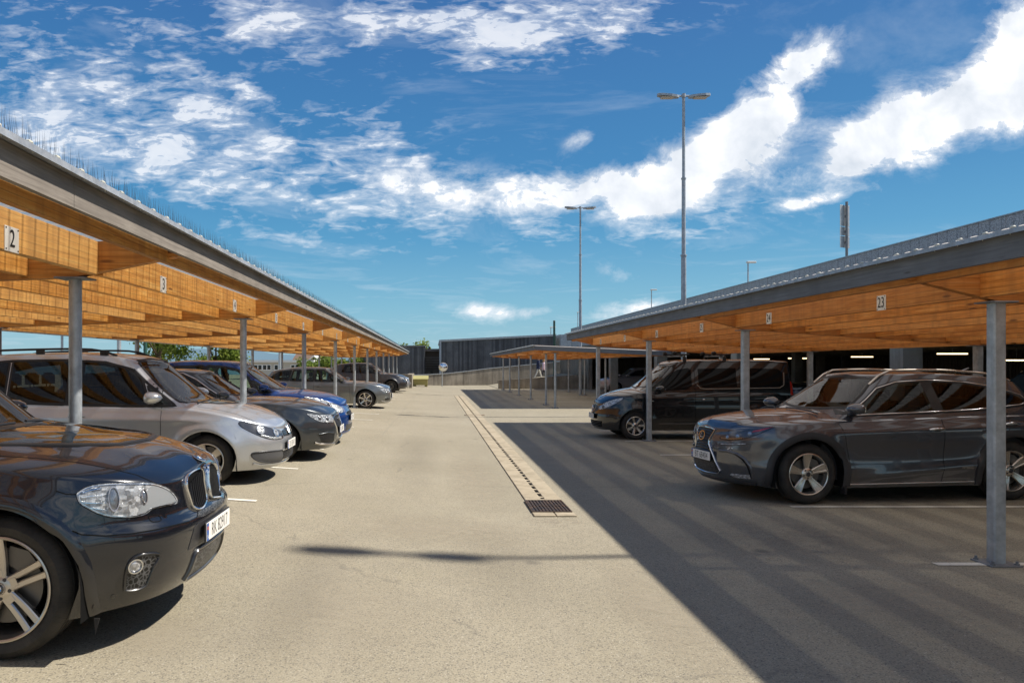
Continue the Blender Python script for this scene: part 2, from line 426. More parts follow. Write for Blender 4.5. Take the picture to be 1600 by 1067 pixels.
# ================================================================ camera, light, sky
cam = bpy.data.cameras.new('camera'); co = bpy.data.objects.new('camera', cam); COL.objects.link(co)
co.location = (0, 0, CAMZ); co.rotation_euler = (pi / 2, 0, 0)
cam.sensor_width = 36; cam.lens = 27; cam.shift_x = (800 - PX0) / 1600; cam.shift_y = (PY0 - 533.5) / 1600
cam.clip_start = .05; cam.clip_end = 30000
scene.camera = co
SUN = Vector((2.09, .16, 2.56)).normalized()
el = math.asin(SUN.z); az = atan2(SUN.x, SUN.y)
sl = bpy.data.lights.new('sun', 'SUN'); sl.energy = 5.0; sl.angle = radians(1.0); sl.color = (1., .935, .84)
so = bpy.data.objects.new('sun', sl); COL.objects.link(so); so.rotation_euler = (-SUN).to_track_quat('-Z', 'Y').to_euler(); so.location = (30, 2, 40)
vs = scene.view_settings; vs.view_transform = 'Standard'; vs.look = 'None'; vs.exposure = .42; vs.gamma = 1

def build_world():
    w = bpy.data.worlds.new('World'); scene.world = w; w.use_nodes = True; nt = w.node_tree
    t = NT.__new__(NT); t.nt = nt; t.b = None
    bg = nt.nodes['Background']; bg.inputs[1].default_value = .080
    sky = t.n('ShaderNodeTexSky', sky_type='NISHITA'); sky.sun_disc = False
    sky.sun_elevation = el; sky.sun_rotation = az; sky.ozone_density = 2.2; sky.air_density = 1.0; sky.dust_density = .35
    # polarised, slightly teal blue as in the photograph
    tc = t.n('ShaderNodeTexCoord'); d = tc.outputs['Generated']
    sx, sy, sz = t.sep(d)
    grad = t.ramp(sz, [(0., (2.9, 5.4, 6.6)), (.075, (1.7, 4.5, 6.3)), (.16, (.62, 3.1, 5.6)), (.25, (.30, 2.15, 4.8)), (.42, (.25, 1.45, 4.0)), (1., (.25, 1.1, 3.2))])
    skyc = t.mix(.80, sky.outputs[0], grad)
    ay = t.math('MAXIMUM', t.math('ABSOLUTE', sy), .08)
    u = t.math('DIVIDE', sx, ay); v = t.math('DIVIDE', t.math('MAXIMUM', sz, 0.), ay)
    # cloud layer coordinates (flat layer overhead)
    zz = t.math('MAXIMUM', sz, .02); zp = t.math('ADD', zz, .06)
    cx = t.math('DIVIDE', sx, zp); cy = t.math('DIVIDE', sy, zp)
    cv = t.n('ShaderNodeCombineXYZ'); t.l(cx, cv.inputs[0]); t.l(cy, cv.inputs[1])
    uv = t.n('ShaderNodeCombineXYZ'); t.l(u, uv.inputs[0]); t.l(v, uv.inputs[1])
    wn1 = t.n('ShaderNodeTexNoise'); wn1.inputs['Scale'].default_value = 6.; wn1.inputs['Detail'].default_value = 5; t.l(uv.outputs[0], wn1.inputs['Vector'])
    wr_, wg_, _ = t.sep(wn1.outputs[1])
    uw = t.math('ADD', u, t.math('MULTIPLY', t.math('SUBTRACT', wr_, .5), .16)); vw = t.math('ADD', v, t.math('MULTIPLY', t.math('SUBTRACT', wg_, .5), .085))
    def blob(px, py, rx, ry, ang, amp):
        """soft elongated patch of the sky dome, given by azimuth tangent and elevation tangent"""
        bu = (px - PX0) / F; bv = (PY0 - py) / F; a = radians(ang)
        small = ry < 25
        du = t.math('SUBTRACT', u if small else uw, bu); dv = t.math('SUBTRACT', v if small else vw, bv)
        p = t.math('ADD', t.math('MULTIPLY', du, cos(a) / (rx / F)), t.math('MULTIPLY', dv, sin(a) / (rx / F)))
        q = t.math('ADD', t.math('MULTIPLY', du, -sin(a) / (ry / F)), t.math('MULTIPLY', dv, cos(a) / (ry / F)))
        r2 = t.math('ADD', t.math('MULTIPLY', p, p), t.math('MULTIPLY', q, q))
        return t.math('MULTIPLY', t.math('EXPONENT', t.math('MULTIPLY', r2, -1.)), amp)
    def total(bl):
        s = None
        for b in bl:
            x = blob(*b); s = x if s is None else t.math('ADD', s, x)
        return s
    thick = total([(1085, 268, 125, 56, 22, .92), (1160, 205, 105, 56, 40, .95), (1265, 100, 80, 36, 35, .9), (960, 305, 130, 38, 5, .8), (800, 300, 170, 42, -3, .72), (640, 290, 90, 34, -10, .55),
                   (1345, 240, 118, 44, 22, 1.0), (1450, 185, 130, 50, 28, 1.1), (1560, 110, 110, 60, 40, 1.15), (1640, 40, 110, 60, 35, 1.),
                   (770, 488, 75, 17, 0, .95), (850, 485, 30, 11, 10, .6), (985, 482, 75, 17, 8, .75), (1240, 321, 34, 9, 5, .75), (1300, 311, 30, 9, 3, .6), (1365, 297, 34, 12, 5, .55), (905, 220, 32, 15, 30, .65), (970, 428, 50, 16, -20, .5)])
    veil = total([(110, 70, 230, 120, 0, .42), (170, 160, 190, 60, 0, .40), (40, 220, 130, 75, 0, .46), (330, 262, 190, 58, -5, .66), (330, 170, 60, 22, -15, .45), (410, 155, 60, 16, -25, .55), (430, 30, 130, 50, -12, .62),
                  (620, 20, 150, 55, -8, .70), (800, 40, 150, 55, 0, .75), (960, 10, 150, 40, 0, .7), (700, 340, 300, 50, 0, .55), (450, 375, 70, 10, -8, .4), (580, 230, 90, 45, -15, .62), (1120, 345, 220, 34, 8, .42), (560, 396, 140, 14, 0, .22), (280, 240, 330, 120, 0, .18), (700, 220, 330, 120, 0, .12)])
    mA = t.n('ShaderNodeMapping'); mA.inputs['Scale'].default_value = (1, 1.5, 1); mA.inputs['Rotation'].default_value = (0, 0, .35); t.l(uv.outputs[0], mA.inputs[0])
    n1 = t.noise(mA.outputs[0], 10., 10, .66, .35)
    n1b = t.noise(uv.outputs[0], 3.2, 3, .5)
    m = t.n('ShaderNodeMapping'); m.inputs['Scale'].default_value = (.9, 2.1, 1); m.inputs['Rotation'].default_value = (0, 0, .18); t.l(uv.outputs[0], m.inputs[0])
    n2 = t.noise(m.outputs[0], 15., 8, .62, .5)
    m3 = t.n('ShaderNodeMapping'); m3.inputs['Scale'].default_value = (1., 3.4, 1); m3.inputs['Rotation'].default_value = (0, 0, -.12); t.l(uv.outputs[0], m3.inputs[0])
    rip = t.noise(m3.outputs[0], 30., 4, .55, .9)
    # billowy masses
    a = t.math('ADD', t.math('MULTIPLY', thick, 1.15), t.math('MULTIPLY', t.math('SUBTRACT', n1, .5), 3.4))
    a = t.math('ADD', a, t.math('MULTIPLY', t.math('SUBTRACT', n1b, .5), .5))
    gate = t.ramp(thick, [(.05, g(0)), (.42, g(1))])
    A = t.math('MULTIPLY', t.ramp(a, [(.34, g(0)), (.68, g(.26)), (1.05, g(.72)), (1.5, g(.97))]), gate)
    # thin rippled veil
    b = t.math('ADD', veil, t.math('MULTIPLY', t.math('SUBTRACT', n2, .5), 2.6))
    b = t.math('ADD', b, t.math('MULTIPLY', t.math('SUBTRACT', rip, .5), 1.7))
    gate2 = t.ramp(veil, [(.05, g(0)), (.4, g(1))])
    B = t.math('MULTIPLY', t.ramp(b, [(.32, g(0)), (.75, g(.28)), (1.4, g(.52)), (2.1, g(.7))]), gate2)
    # faint all-over cirrus, seen in the reflections too
    cirr = t.noise(cv.outputs[0], 1.1, 7, .62, .8)
    C = t.ramp(cirr, [(.52, g(0)), (.8, g(.30))])
    elsewhere = t.math('LESS_THAN', sy, .25)
    c3 = t.math('MULTIPLY', t.ramp(cirr, [(.48, g(0)), (.62, g(.8))]), elsewhere)
    shade = t.noise(uv.outputs[0], 13., 5, .55, .2)
    ccol = t.ramp(shade, [(.30, (6.6, 7.2, 8.0)), (.50, (9.0, 9.3, 9.8)), (.66, (11.2, 11.1, 11.0))])
    col = t.mix(C, skyc, (8.5, 9.0, 9.6))
    col = t.mix(c3, col, (9.5, 9.7, 10.))
    col = t.mix(B, col, t.ramp(n2, [(.35, (7.2, 7.9, 9.0)), (.62, (10.2, 10.3, 10.5))]))
    col = t.mix(A, col, ccol)
    t.l(col, bg.inputs[0])
build_world()

# ================================================================ ground
def axis_pts(ranges):
    out = []
    for a, b, n in ranges: out += [a + (b - a) * i / n for i in range(n)]
    out.append(ranges[-1][1]); return out
xs = axis_pts([(-3000, -60, 3), (-60, -6, 8), (-6, -3.5, 5), (-3.5, 2, 44), (2, 12, 10), (12, 60, 6), (60, 3000, 3)])
ys = axis_pts([(-300, -10, 3), (-10, 26, 36), (26, 75, 30), (75, 130, 5)])
gm = MB()
for y in ys:
    for x in xs: gm.v.append((x, y, gz(x, y)))
nx = len(xs)
for j in range(len(ys) - 1):
    for i in range(nx - 1):
        a = j * nx + i; gm.f.append((a, a + 1, a + nx + 1, a + nx)); gm.m.append(0)
tag(gm.obj('ground', M['asphalt'], smooth=True), kind='structure')
# the land falls away beyond the car park to a wide fjord
sea = MB(); sea.add([(-14000, 130, -25), (14000, 130, -25), (14000, 16000, -25), (-14000, 16000, -25)], [(0, 1, 2, 3)])
tag(sea.obj('water', mat('sea', (.04, .10, .14), .25)), kind='structure')
bank = MB()
bank.add([(-3000, 130, 0), (3000, 130, 0), (3000, 190, -25.2), (-3000, 190, -25.2)], [(0, 1, 2, 3)])
tag(bank.obj('grass_bank', mat('bank_grass', (.06, .09, .03), .9)), kind='structure')
hm = mat('hazed_forest', (.10, .17, .22), .95)  # distance haze put into the forest's bluish base colour
for k, (Y, base, amp, seed) in enumerate([(11000, 60, 130, 1.3), (14500, 120, 210, 4.1)]):
    hv = MB(); N = 160
    for i in range(N + 1):
        x = -16000 + 30000 * i / N
        h = base + amp * (.5 + .5 * sin(x * .00055 + seed)) * (.6 + .4 * sin(x * .0017 + seed * 2)) + 18 * sin(x * .006 + seed)
        hv.v += [(x, Y - 900, -25), (x, Y, h), (x, Y + 1200, -25)]
    for i in range(N):
        a = i * 3; hv.f += [(a, a + 3, a + 4, a + 1), (a + 1, a + 4, a + 5, a + 2)]; hv.m += [0, 0]
    tag(hv.obj('hills' if k == 0 else 'mountains', hm, smooth=True), kind='structure')

# painted bay lines
BAYS_L = [5.88 + 2.6 * i for i in range(-1, 20)]
BAYS_R = [6.43 + 2.6 * i for i in range(-1, 7)]
lm = mat('line_paint', (.72, .68, .58), .7); t = NT(lm)
t.base(t.ramp(t.noise(t.coords(), 40, 4, .7), [(.30, (.30, .27, .2)), (.42, (.74, .70, .60))]))
def line(x0, x1, y, w=.09):
    mb = MB(); n = 10
    for i in range(n + 1):
        x = x0 + (x1 - x0) * i / n
        mb.v += [(x, y - w / 2, gz(x, y - w / 2) + .006), (x, y + w / 2, gz(x, y + w / 2) + .006)]
    for i in range(n): mb.f.append((2 * i, 2 * i + 2, 2 * i + 3, 2 * i + 1)); mb.m.append(0)
    o = mb.obj('bay_marking', lm); tag(o, kind='structure'); return o
for y in BAYS_L: line(-1.95 - (.0 if y < 20 else -.25), -6.3, y)
for y in BAYS_R: line(4.20, 8.6, y)
for y in [29.7 + 5.1 * i for i in range(5)]: line(4.3, 8.4, y)

# gutter: two rows of concrete slabs with a slotted channel, iron grate at the near end
GX0, GXC, GX1 = 1.13, 1.355, 1.58
gy0, gy1 = 9.5, 41.
gut = empty('drainage_gutter', (GXC, gy0, 0), 0, 'long pale concrete gutter with a slotted centre running up the driveway', 'drain')
def g_obj(mb, name, m, **k): return mb.obj(name, m, gut, loc=None, **k)
inv = Vector((-GXC, -gy0, 0))
y = gy0; slabs_l = MB(); slabs_r = MB(); i = 0
while y < gy1 - .1:
    yy = min(y + 1.42, gy1)
    for mbx, a, b in ((slabs_l, GX0, GXC - .022), (slabs_r, GXC + .022, GX1)):
        mbx.bbox((a - GXC, y + .008 - gy0, .001), (b - GXC, yy - .008 - gy0, .016), .004)
    # teeth bridging the slot
    k = y + .1
    while k < yy - .05:
        slabs_l.box((-.0225, k - gy0, .002), (.0225, k + .09 - gy0, .013)); k += .30
    y = yy
g_obj(slabs_l, 'slab_row', M['slab']); g_obj(slabs_r, 'slab_row', M['slab'])
sl_ = MB(); sl_.box((-.0215, 0, .0005), (.0215, gy1 - gy0, .006)); g_obj(sl_, 'channel_slot', M['void'])
cr = MB(); cr.bbox((-.32, 15.8, .001), (.34, 16.15, .017), .003); g_obj(cr, 'cross_slab', concrete('worn_slab', (.20, .16, .11), (.30, .24, .17)))
fr = MB(); fr.bbox((GX0 - .02 - GXC, -1.06, .001), (-.006, -.87, .016), .004); fr.bbox((.006, -1.06, .001), (GX1 - GXC, -.87, .016), .004); fr.bbox((GX0 - GXC, -.10, .001), (GX1 - GXC, -.005, .016), .004)
g_obj(fr, 'end_slab', M['slab'])
gr = MB()
gr.box((-.24, -.85, .001), (.21, -.115, .010))
for i in range(11):
    x = -.222 + i * .0385; gr.box((x, -.83, .010), (x + .022, -.49, .020)); gr.box((x, -.47, .010), (x + .022, -.135, .020))
gr.box((-.241, -.851, .010), (.211, -.833, .022)); gr.box((-.241, -.132, .010), (.211, -.114, .022)); gr.box((-.242, -.833, .010), (-.226, -.132, .022)); gr.box((.198, -.833, .010), (.212, -.132, .022)); gr.box((-.22, -.488, .010), (.197, -.472, .021))
g_obj(gr, 'iron_grate', M['iron'])
# sandy dirt washed out in front of the grate
dirt = MB(); N = 26; dirt.v.append((1.30, 8.2, .0035))
for k in range(N):
    a = 2 * pi * k / N; r = 1 + .22 * sin(a * 3 + 1) + .15 * sin(a * 7); dirt.v.append((1.30 + .42 * r * cos(a), 8.2 + .26 * r * sin(a), .0035))
for k in range(N): dirt.f.append((0, 1 + k, 1 + (k + 1) % N)); dirt.m.append(0)
dm = bpy.data.materials.new('washed_sand'); dm.use_nodes = True; t = NT(dm); nt = dm.node_tree
t.b.inputs['Base Color'].default_value = (.38, .33, .25, 1); t.b.inputs['Roughness'].default_value = .95
tc = t.coords(); al = t.ramp(t.noise(tc, 9, 6, .7), [(.45, g(0)), (.7, g(.6))])
vd = t.n('ShaderNodeVectorMath', operation='DISTANCE'); t.l(tc, vd.inputs[0]); vd.inputs[1].default_value = (1.30, 8.2, 0)
al = t.math('MULTIPLY', al, t.ramp(vd.outputs['Value'], [(.1, g(1)), (.42, g(0))])); t.l(al, t.b.inputs['Alpha'])
tag(dirt.obj('sand_patch', dm), kind='structure')

def crack(name, pts, w, m, z=.0042):
    pts = catmull(pts, 14); random.seed(len(pts)); mb = MB()
    for i, (x, y) in enumerate(pts):
        x += random.gauss(0, .012); ww = w * random.uniform(.5, 1.3); q = pts[min(i + 1, len(pts) - 1)]; p0 = pts[max(0, i - 1)]; dx, dy = q[0] - p0[0], q[1] - p0[1]; L = hypot(dx, dy) or 1
        nx_, ny_ = -dy / L * ww / 2, dx / L * ww / 2
        mb.v += [(x - nx_, y - ny_, gz(x, y) + z), (x + nx_, y + ny_, gz(x, y) + z)]
    for i in range(len(pts) - 1): mb.f.append((2 * i, 2 * i + 1, 2 * i + 3, 2 * i + 2)); mb.m.append(0)
    return tag(mb.obj(name, m), kind='structure')
cm = mat('crack_dark', (.19, .17, .135), .95); cm2 = mat('seam_tar', (.23, .208, .165), .9); cm3 = mat('pale_seam', (.46, .41, .31), .95)
crack('asphalt_seam', [(-1.15, 17), (-1.05, 24), (-1.0, 34), (-.7, 44), (.4, 50)], .014, cm2)
crack('asphalt_seam', [(1.62, 24.6), (3.2, 24.5), (5.2, 24.7), (7.4, 24.6)], .05, cm2)
crack('asphalt_seam', [(1.7, 22.9), (3.2, 22.9), (4.4, 23.6), (5.4, 24.6)], .03, cm3)
crack('asphalt_seam', [(-2.0, 25.1), (-.5, 25.4), (1.1, 25.2)], .03, cm2)
def sand(x, y, rx, ry, amt, col=(.40, .35, .26)):
    mb = MB(); N = 30; mb.v.append((x, y, gz(x, y) + .005))
    for k in range(N): a = 2 * pi * k / N; mb.v.append((x + rx * cos(a), y + ry * sin(a), gz(x + rx * cos(a), y + ry * sin(a)) + .005))
    for k in range(N): mb.f.append((0, 1 + k, 1 + (k + 1) % N)); mb.m.append(0)
    m = bpy.data.materials.new('washed_sand'); m.use_nodes = True; t = NT(m); t.b.inputs['Base Color'].default_value = (*col, 1); t.b.inputs['Roughness'].default_value = .95
    tc = t.coords(); mp = t.n('ShaderNodeVectorMath', operation='SUBTRACT'); t.l(tc, mp.inputs[0]); mp.inputs[1].default_value = (x, y, gz(x, y))
    q = t.n('ShaderNodeVectorMath', operation='DIVIDE'); t.l(mp.outputs[0], q.inputs[0]); q.inputs[1].default_value = (rx, ry, 9)
    L = t.n('ShaderNodeVectorMath', operation='LENGTH'); t.l(q.outputs[0], L.inputs[0])
    al = t.math('MULTIPLY', t.ramp(t.noise(tc, 5, 7, .72), [(.36, g(.15)), (.64, g(amt))]), t.ramp(L.outputs['Value'], [(.15, g(1)), (.98, g(0))])); t.l(al, t.b.inputs['Alpha'])
    tag(mb.obj('sand_patch', m), kind='structure')
sand(.15, 7.6, 1.1, .8, .55); sand(1.55, 5.2, .35, 1.5, .6); sand(-1.55, 4.45, .5, .5, .5); sand(-.6, 5.0, .9, 1.0, .35); sand(.6, 11.5, .45, 3.5, .45); sand(-.3, 14, .5, 5, .16, (.24, .215, .165)); sand(.55, 6.3, .5, 1.6, .16, (.24, .215, .165)); sand(-.9, 5.6, .35, 2.2, .16, (.23, .205, .16))
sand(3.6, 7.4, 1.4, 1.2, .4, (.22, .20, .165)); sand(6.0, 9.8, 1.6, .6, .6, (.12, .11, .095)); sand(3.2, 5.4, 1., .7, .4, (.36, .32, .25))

# ================================================================ carports
def corrugated(x0, z0, x1, z1, y0, y1, pitch=.1524, amp=.016):
    mb = MB(); y = y0; rows = []
    prof = [(0, 0), (.36, 0), (.48, 1), (.88, 1)]
    while y < y1:
        for p, h in prof:
            yy = min(y + p * pitch, y1); rows.append((yy, h * amp))
        y += pitch
    for yy, h in rows: mb.v += [(x0, yy, z0 + h), (x1, yy, z1 + h)]
    for i in range(len(rows) - 1): mb.f.append((2 * i, 2 * i + 2, 2 * i + 3, 2 * i + 1)); mb.m.append(0)
    return mb
def make_post(parent, x, y, ztop, square=False):
    zg = gz(x, y); mb = MB(); r = .047
    if square:
        c = .012; h = .052
        pl = [(-h + c, -h), (h - c, -h), (h, -h + c), (h, h - c), (h - c, h), (-h + c, h), (-h, h - c), (-h, -h + c)]
        mb.prism([(x + a, y + b) for a, b in pl], zg + .012, ztop - .012, 'Z')
    else: mb.cyl((x, y, zg + .012), (x, y, ztop - .012), r, n=20)
    o = mb.obj('post', M['galv'], parent, smooth=40)
    b = MB(); b.bbox((x - .13, y - .13, zg + .002), (x + .13, y + .13, zg + .014), .004)
    for sx in (-1, 1):
        for sy in (-1, 1): b.cyl((x + sx * .1, y + sy * .1, zg + .014), (x + sx * .1, y + sy * .1, zg + .045), .012, n=6); b.cyl((x + sx * .1, y + sy * .1, zg + .014), (x + sx * .1, y + sy * .1, zg + .026), .021, n=6)
    b.obj('base_plate', M['galv_dark'], o)
    tp = MB(); tp.bbox((x - .12, y - .10, ztop - .012), (x + .12, y + .10, ztop), .003); tp.obj('top_plate', M['galv_dark'], o)
    return o
def sign(parent, txt, x, y, z, face, w=.155, h=.15):
    mb = MB(); t_ = .006 * face
    mb.bbox((min(x, x + t_), y - w / 2, z - h / 2), (max(x, x + t_), y + w / 2, z + h / 2), .001)
    for sy in (-1, 1):
        for sz in (-1, 1): mb.cyl((x + t_, y + sy * (w / 2 - .012), z + sz * (h / 2 - .012)), (x + t_ * 1.5, y + sy * (w / 2 - .012), z + sz * (h / 2 - .012)), .005, n=8, mi=1)
    o = mb.obj('number_sign', [M['signwhite'], M['ink']], parent)
    rot = Matrix(((0, 0, 1, 0), (1, 0, 0, 0), (0, 1, 0, 0), (0, 0, 0, 1))) if face > 0 else Matrix(((0, 0, -1, 0), (-1, 0, 0, 0), (0, 1, 0, 0), (0, 0, 0, 1)))
    text_mesh('digits', txt, .150, Matrix.Translation((x + t_ * 1.6, y, z)) @ rot, M['ink'], o, sx=.82, bold=.0)
def carport(name, label, s, eave, zf0, zf1, slope, post, zpost, back, zback, backeave, posts_y, y0, y1, p0, step, npur, spikes=0, signs=(), fasc=None, posts_back=None, square=False, zbe=.09, spike_seed=1, end_fascia=False):
    """s: +1 when the aisle side is at larger X. Heights are absolute."""
    root = empty(name, (eave, y0, 0), 0, label, 'carport')
    off = Matrix.Translation((-eave, -y0, 0))
    def zr(x): return zf1 + .004 - slope * abs(x - eave)
    def add(mb, nm, m, **k):
        o = mb.obj(nm, m, root, **k); o.data.transform(off); return o
    mf, mfx = fasc or (M['grey_y'], M['grey_x']); wy, wx = (M['wood_y'], M['wood_x']) if s > 0 else (M['wood_y_r'], M['wood_x_r'])
    # roof sheet
    xa = eave + s * .045; xb = backeave - s * .05
    add(corrugated(xa, zr(xa) + .012, xb, zr(xb) + .012, y0, y1), 'roof_sheet', M['sheet' if s > 0 else 'sheet_r'], fix=False)
    # fascia in boards
    fb = MB(); y = y0; random.seed(3)
    while y < y1 - .01:
        yy = min(y + 4.8, y1)
        fb.bbox((min(eave, eave - s * .036), y + .002, zf0), (max(eave, eave - s * .036), yy - .002, zf1), .003); y = yy
    add(fb, 'fascia', mf)
    bf = MB(); bf.bbox((min(backeave, backeave + s * .036), y0, zr(backeave) - .17), (max(backeave, backeave + s * .036), y1, zr(backeave) - .002), .003); add(bf, 'back_fascia', mf)
    for ye in ((y0, y1) if end_fascia else (y1,)):
        ef = MB(); a = ye - (.036 if ye == y1 else 0)
        ef.prism([(eave - s * .038, zf0 - .0), (backeave + s * .038, zr(backeave) - .175), (backeave + s * .038, zr(backeave) - .004), (eave - s * .038, zf1 - .003)], a + .001, a + .035, 'Y'); add(ef, 'end_fascia', mfx)
    # metal edge with the white clips of the sheets
    et = MB(); xo = eave + s * .05; xi = eave - s * .02
    xo += s * .012
    et.box((min(xo, xi), y0 - .02, zf1 + .003), (max(xo, xi), y1 + .02, zf1 + .008)); et.box((min(xo, xo + s * .003), y0 - .02, zf1 - .014), (max(xo, xo + s * .003), y1 + .02, zf1 + .018))
    add(et, 'edge_trim', M['trim'])
    clm = mat('clip_plastic', (.62, .60, .50), .5)
    def clip(ys):
        cl = MB()
        for y in ys:
            cl.bbox((min(s * .052, s * .028), y, .027), (max(s * .052, s * .028), y + .034, .038), .004)
            cl.box((min(s * .0535, s * .056), y + .02, -.02), (max(s * .0535, s * .056), y + .024, .03))
        return cl
    n_ = int((y1 - y0 - .1) / .256); cy_ = [y0 + .1 + .256 * i for i in range(n_ + 1)]
    vis = [y for y in cy_ if y > 2.2][:100]; rest = [y for y in cy_ if y not in vis]
    c0 = clip([0.]).obj('sheet_clip', clm, root); c0.location = (0, vis[0] - y0, zf1)
    for y in vis[1:]:
        c1 = c0.copy(); COL.objects.link(c1); c1.parent = root; c1.location = (0, y - y0, zf1)
    o = clip([y - y0 for y in rest]).obj('sheet_clips', clm, root); o.location = (0, 0, zf1); o['kind'] = 'stuff'
    # edge purlin, cross beams, purlins
    ep = MB(); x = eave - s * .17; ep.bbox((x - .024, y0 + .04, zr(x) - .20), (x + .024, y1 - .04, zr(x) - .012), .004); add(ep, 'edge_beam', wy)
    allp = list(posts_y)
    for py in allp:
        cb = MB(); tip = eave - s * .038
        zt = lambda x: zr(x) - .012
        poly = [(tip, zf0 + .015), (post, zpost), (back, zback), (backeave + s * .038, zr(backeave) - .165), (backeave + s * .038, zt(backeave)), (tip, zt(tip))]
        cb.prism(poly, py - .045, py + .045, 'Y'); add(cb, 'cross_beam', wx)
    ends = [y0 + .04] + [v for py in allp for v in (py - .0455, py + .0455)] + [y1 - .04]
    zbot = interp([(abs(post - eave), zpost), (abs(back - eave), zback)])
    for k in range(npur):
        x = p0 - s * step * k
        for a, b in zip(ends[::2], ends[1::2]):
            if b - a < .3: continue
            pb = MB(); pb.bbox((x - .034, a, max(zbot(abs(x - eave)), zr(x) - .30) + .022), (x + .034, b, zr(x) - .012), .003); add(pb, 'purlin', wy)
    for py in allp:
        o = make_post(root, post, py, zpost, square); 
        for q in [o] + kids(o): q.data.transform(off)
    for py in (posts_back if posts_back is not None else allp):
        o = make_post(root, back, py, zback, square)
        for q in [o] + kids(o): q.data.transform(off)
    for txt, y, z in signs:
        sign(root, txt, p0 + s * .0345 - eave, y - y0, z, s)
    if spikes:
        random.seed(spike_seed); sp = MB(); y = y0
        while y < y1:
            x = eave - s * .02; a = random.uniform(-.16, .10); b = random.uniform(-.12, .12); h = random.uniform(.125, .16)
            z = zf1 + .02; r = .0016
            q = (x + a * h, y + b * h, z + h)
            v = [(x - r, y - r, z), (x + r, y - r, z), (x, y + r, z), q]
            sp.add(v, [(0, 1, 3), (1, 2, 3), (2, 0, 3)]); y += spikes * random.uniform(.6, 1.4)
        sp.box((eave - s * .02 - .012, y0, zf1 + .019), (eave - s * .02 + .012, y1, zf1 + .023))
        o = add(sp, 'bird_spikes', M['galv_dark']); o['kind'] = 'stuff'
    return root
PL = [5.88 + 5.2 * i for i in range(-2, 11)]
carport('timber_carport', 'long timber carport with bird spikes along its eave over the silver cars', 1, -1.87, 2.487, 2.648, .048, -2.74, 2.335, -6.28, 2.205, -7.15,
        PL, -5.6, 58.2, -2.58, .53, 9, spikes=.017, signs=[(str(n), 4.63 + 2.6 * (n - 2), 2.425) for n in range(2, 14)])
PR = [6.46 + 5.2 * i for i in range(-2, 4)]
carport('timber_carport', 'timber carport with bays 22 to 28 sheltering the grey SUV and the black van', -1, 3.89, 2.385, 2.555, .066, 4.735, 2.20, 8.27, 1.965, 9.15,
        PR, -5.0, 22.42, 4.60, .53, 9, signs=[(str(n), 7.82 + 2.6 * (23 - n), 2.305) for n in range(24, 19, -1)][:0] + [(str(n), 7.82 + 2.62 * (n - 23), 2.30) for n in range(22, 29)], fasc=(M['grey_cool'], M['grey_cool_x']), square=True)
PF = [29.6, 32.0, 37.0, 42.1, 47.1, 51.6]
carport('timber_carport', 'smaller empty timber carport beyond the sunlit crossing, in front of the concrete ramp', -1, 3.86, 2.235, 2.40, .042, 4.70, 2.13, 8.3, 2.0, 9.1,
        PF, 29.35, 52.0, 4.6, .6, 7, fasc=(M['grey_cool'], M['grey_cool_x']), end_fascia=True, posts_back=[29.7, 37., 42.1, 47.1])

# ================================================================ parking house
ph = empty('parking_house', (10.5, 30, 0), 0, 'open concrete parking house with strip lights and a perforated parapet round its upper deck', 'building')
def pa(mb, nm, m, **k):
    o = mb.obj(nm, m, ph, **k); o.data.transform(Matrix.Translation((-10.5, -30, 0))); return o
YH0, YH1, XH0, XH1 = -6., 58.3, 10.5, 31.
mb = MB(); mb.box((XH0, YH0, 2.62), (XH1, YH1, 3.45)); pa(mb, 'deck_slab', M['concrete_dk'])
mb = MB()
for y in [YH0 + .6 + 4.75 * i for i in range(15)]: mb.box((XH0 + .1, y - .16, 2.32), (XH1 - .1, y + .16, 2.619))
pa(mb, 'deck_beam', M['concrete_dk'])
pm = mat('perforated_metal', (.24, .25, .26), .6, .1); t = NT(pm)
w = t.coords((1, 1, 1)); vv = t.vor(w, 48.); y_ = t.sep(w)[1]; st = t.math('FRACT', t.math('MULTIPLY', y_, 1 / .30))
cc = t.ramp(vv, [(.30, (.52, .54, .56)), (.60, (.26, .27, .28))]); cc = t.mix(t.ramp(st, [(0, g(.8)), (.08, g(0))]), cc, (.04, .04, .045)); t.base(cc)
y = YH0; 
while y < YH1 - .1:
    yy = min(y + 5.0, YH1); mb = MB(); mb.box((XH0 - .06, y + .012, 3.0), (XH0 - .03, yy - .012, 4.385)); pa(mb, 'parapet_panel', pm)
    mb = MB(); mb.box((XH0 - .029, y + .1, 3.46), (XH0 + .01, y + .15, 4.42)); pa(mb, 'parapet_post', M['galv_dark']); y = yy
mb = MB(); mb.box((XH0 - .08, YH0, 4.387), (XH0 + .0, YH1, 4.41)); pa(mb, 'parapet_rail', M['galv'])
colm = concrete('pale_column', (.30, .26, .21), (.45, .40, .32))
for y in [17.2 + 9.45 * i for i in range(-2, 5)]:
    mb = MB(); a, b = XH0 + .02, XH0 + .46
    mb.box((a, y, 0), (b, y + .5, 2.1)); mb.prism([(y, 2.101), (y + .5, 2.101), (y + .72, 2.318), (y - .22, 2.318)], a - .004, b + .004, 'X'); pa(mb, 'column', colm)
for y in [12. + 9.45 * i for i in range(5)]:
    for x in (19., 25.):
        mb = MB(); mb.box((x, y, 0), (x + .4, y + .4, 2.319)); pa(mb, 'column', M['concrete_dk'])
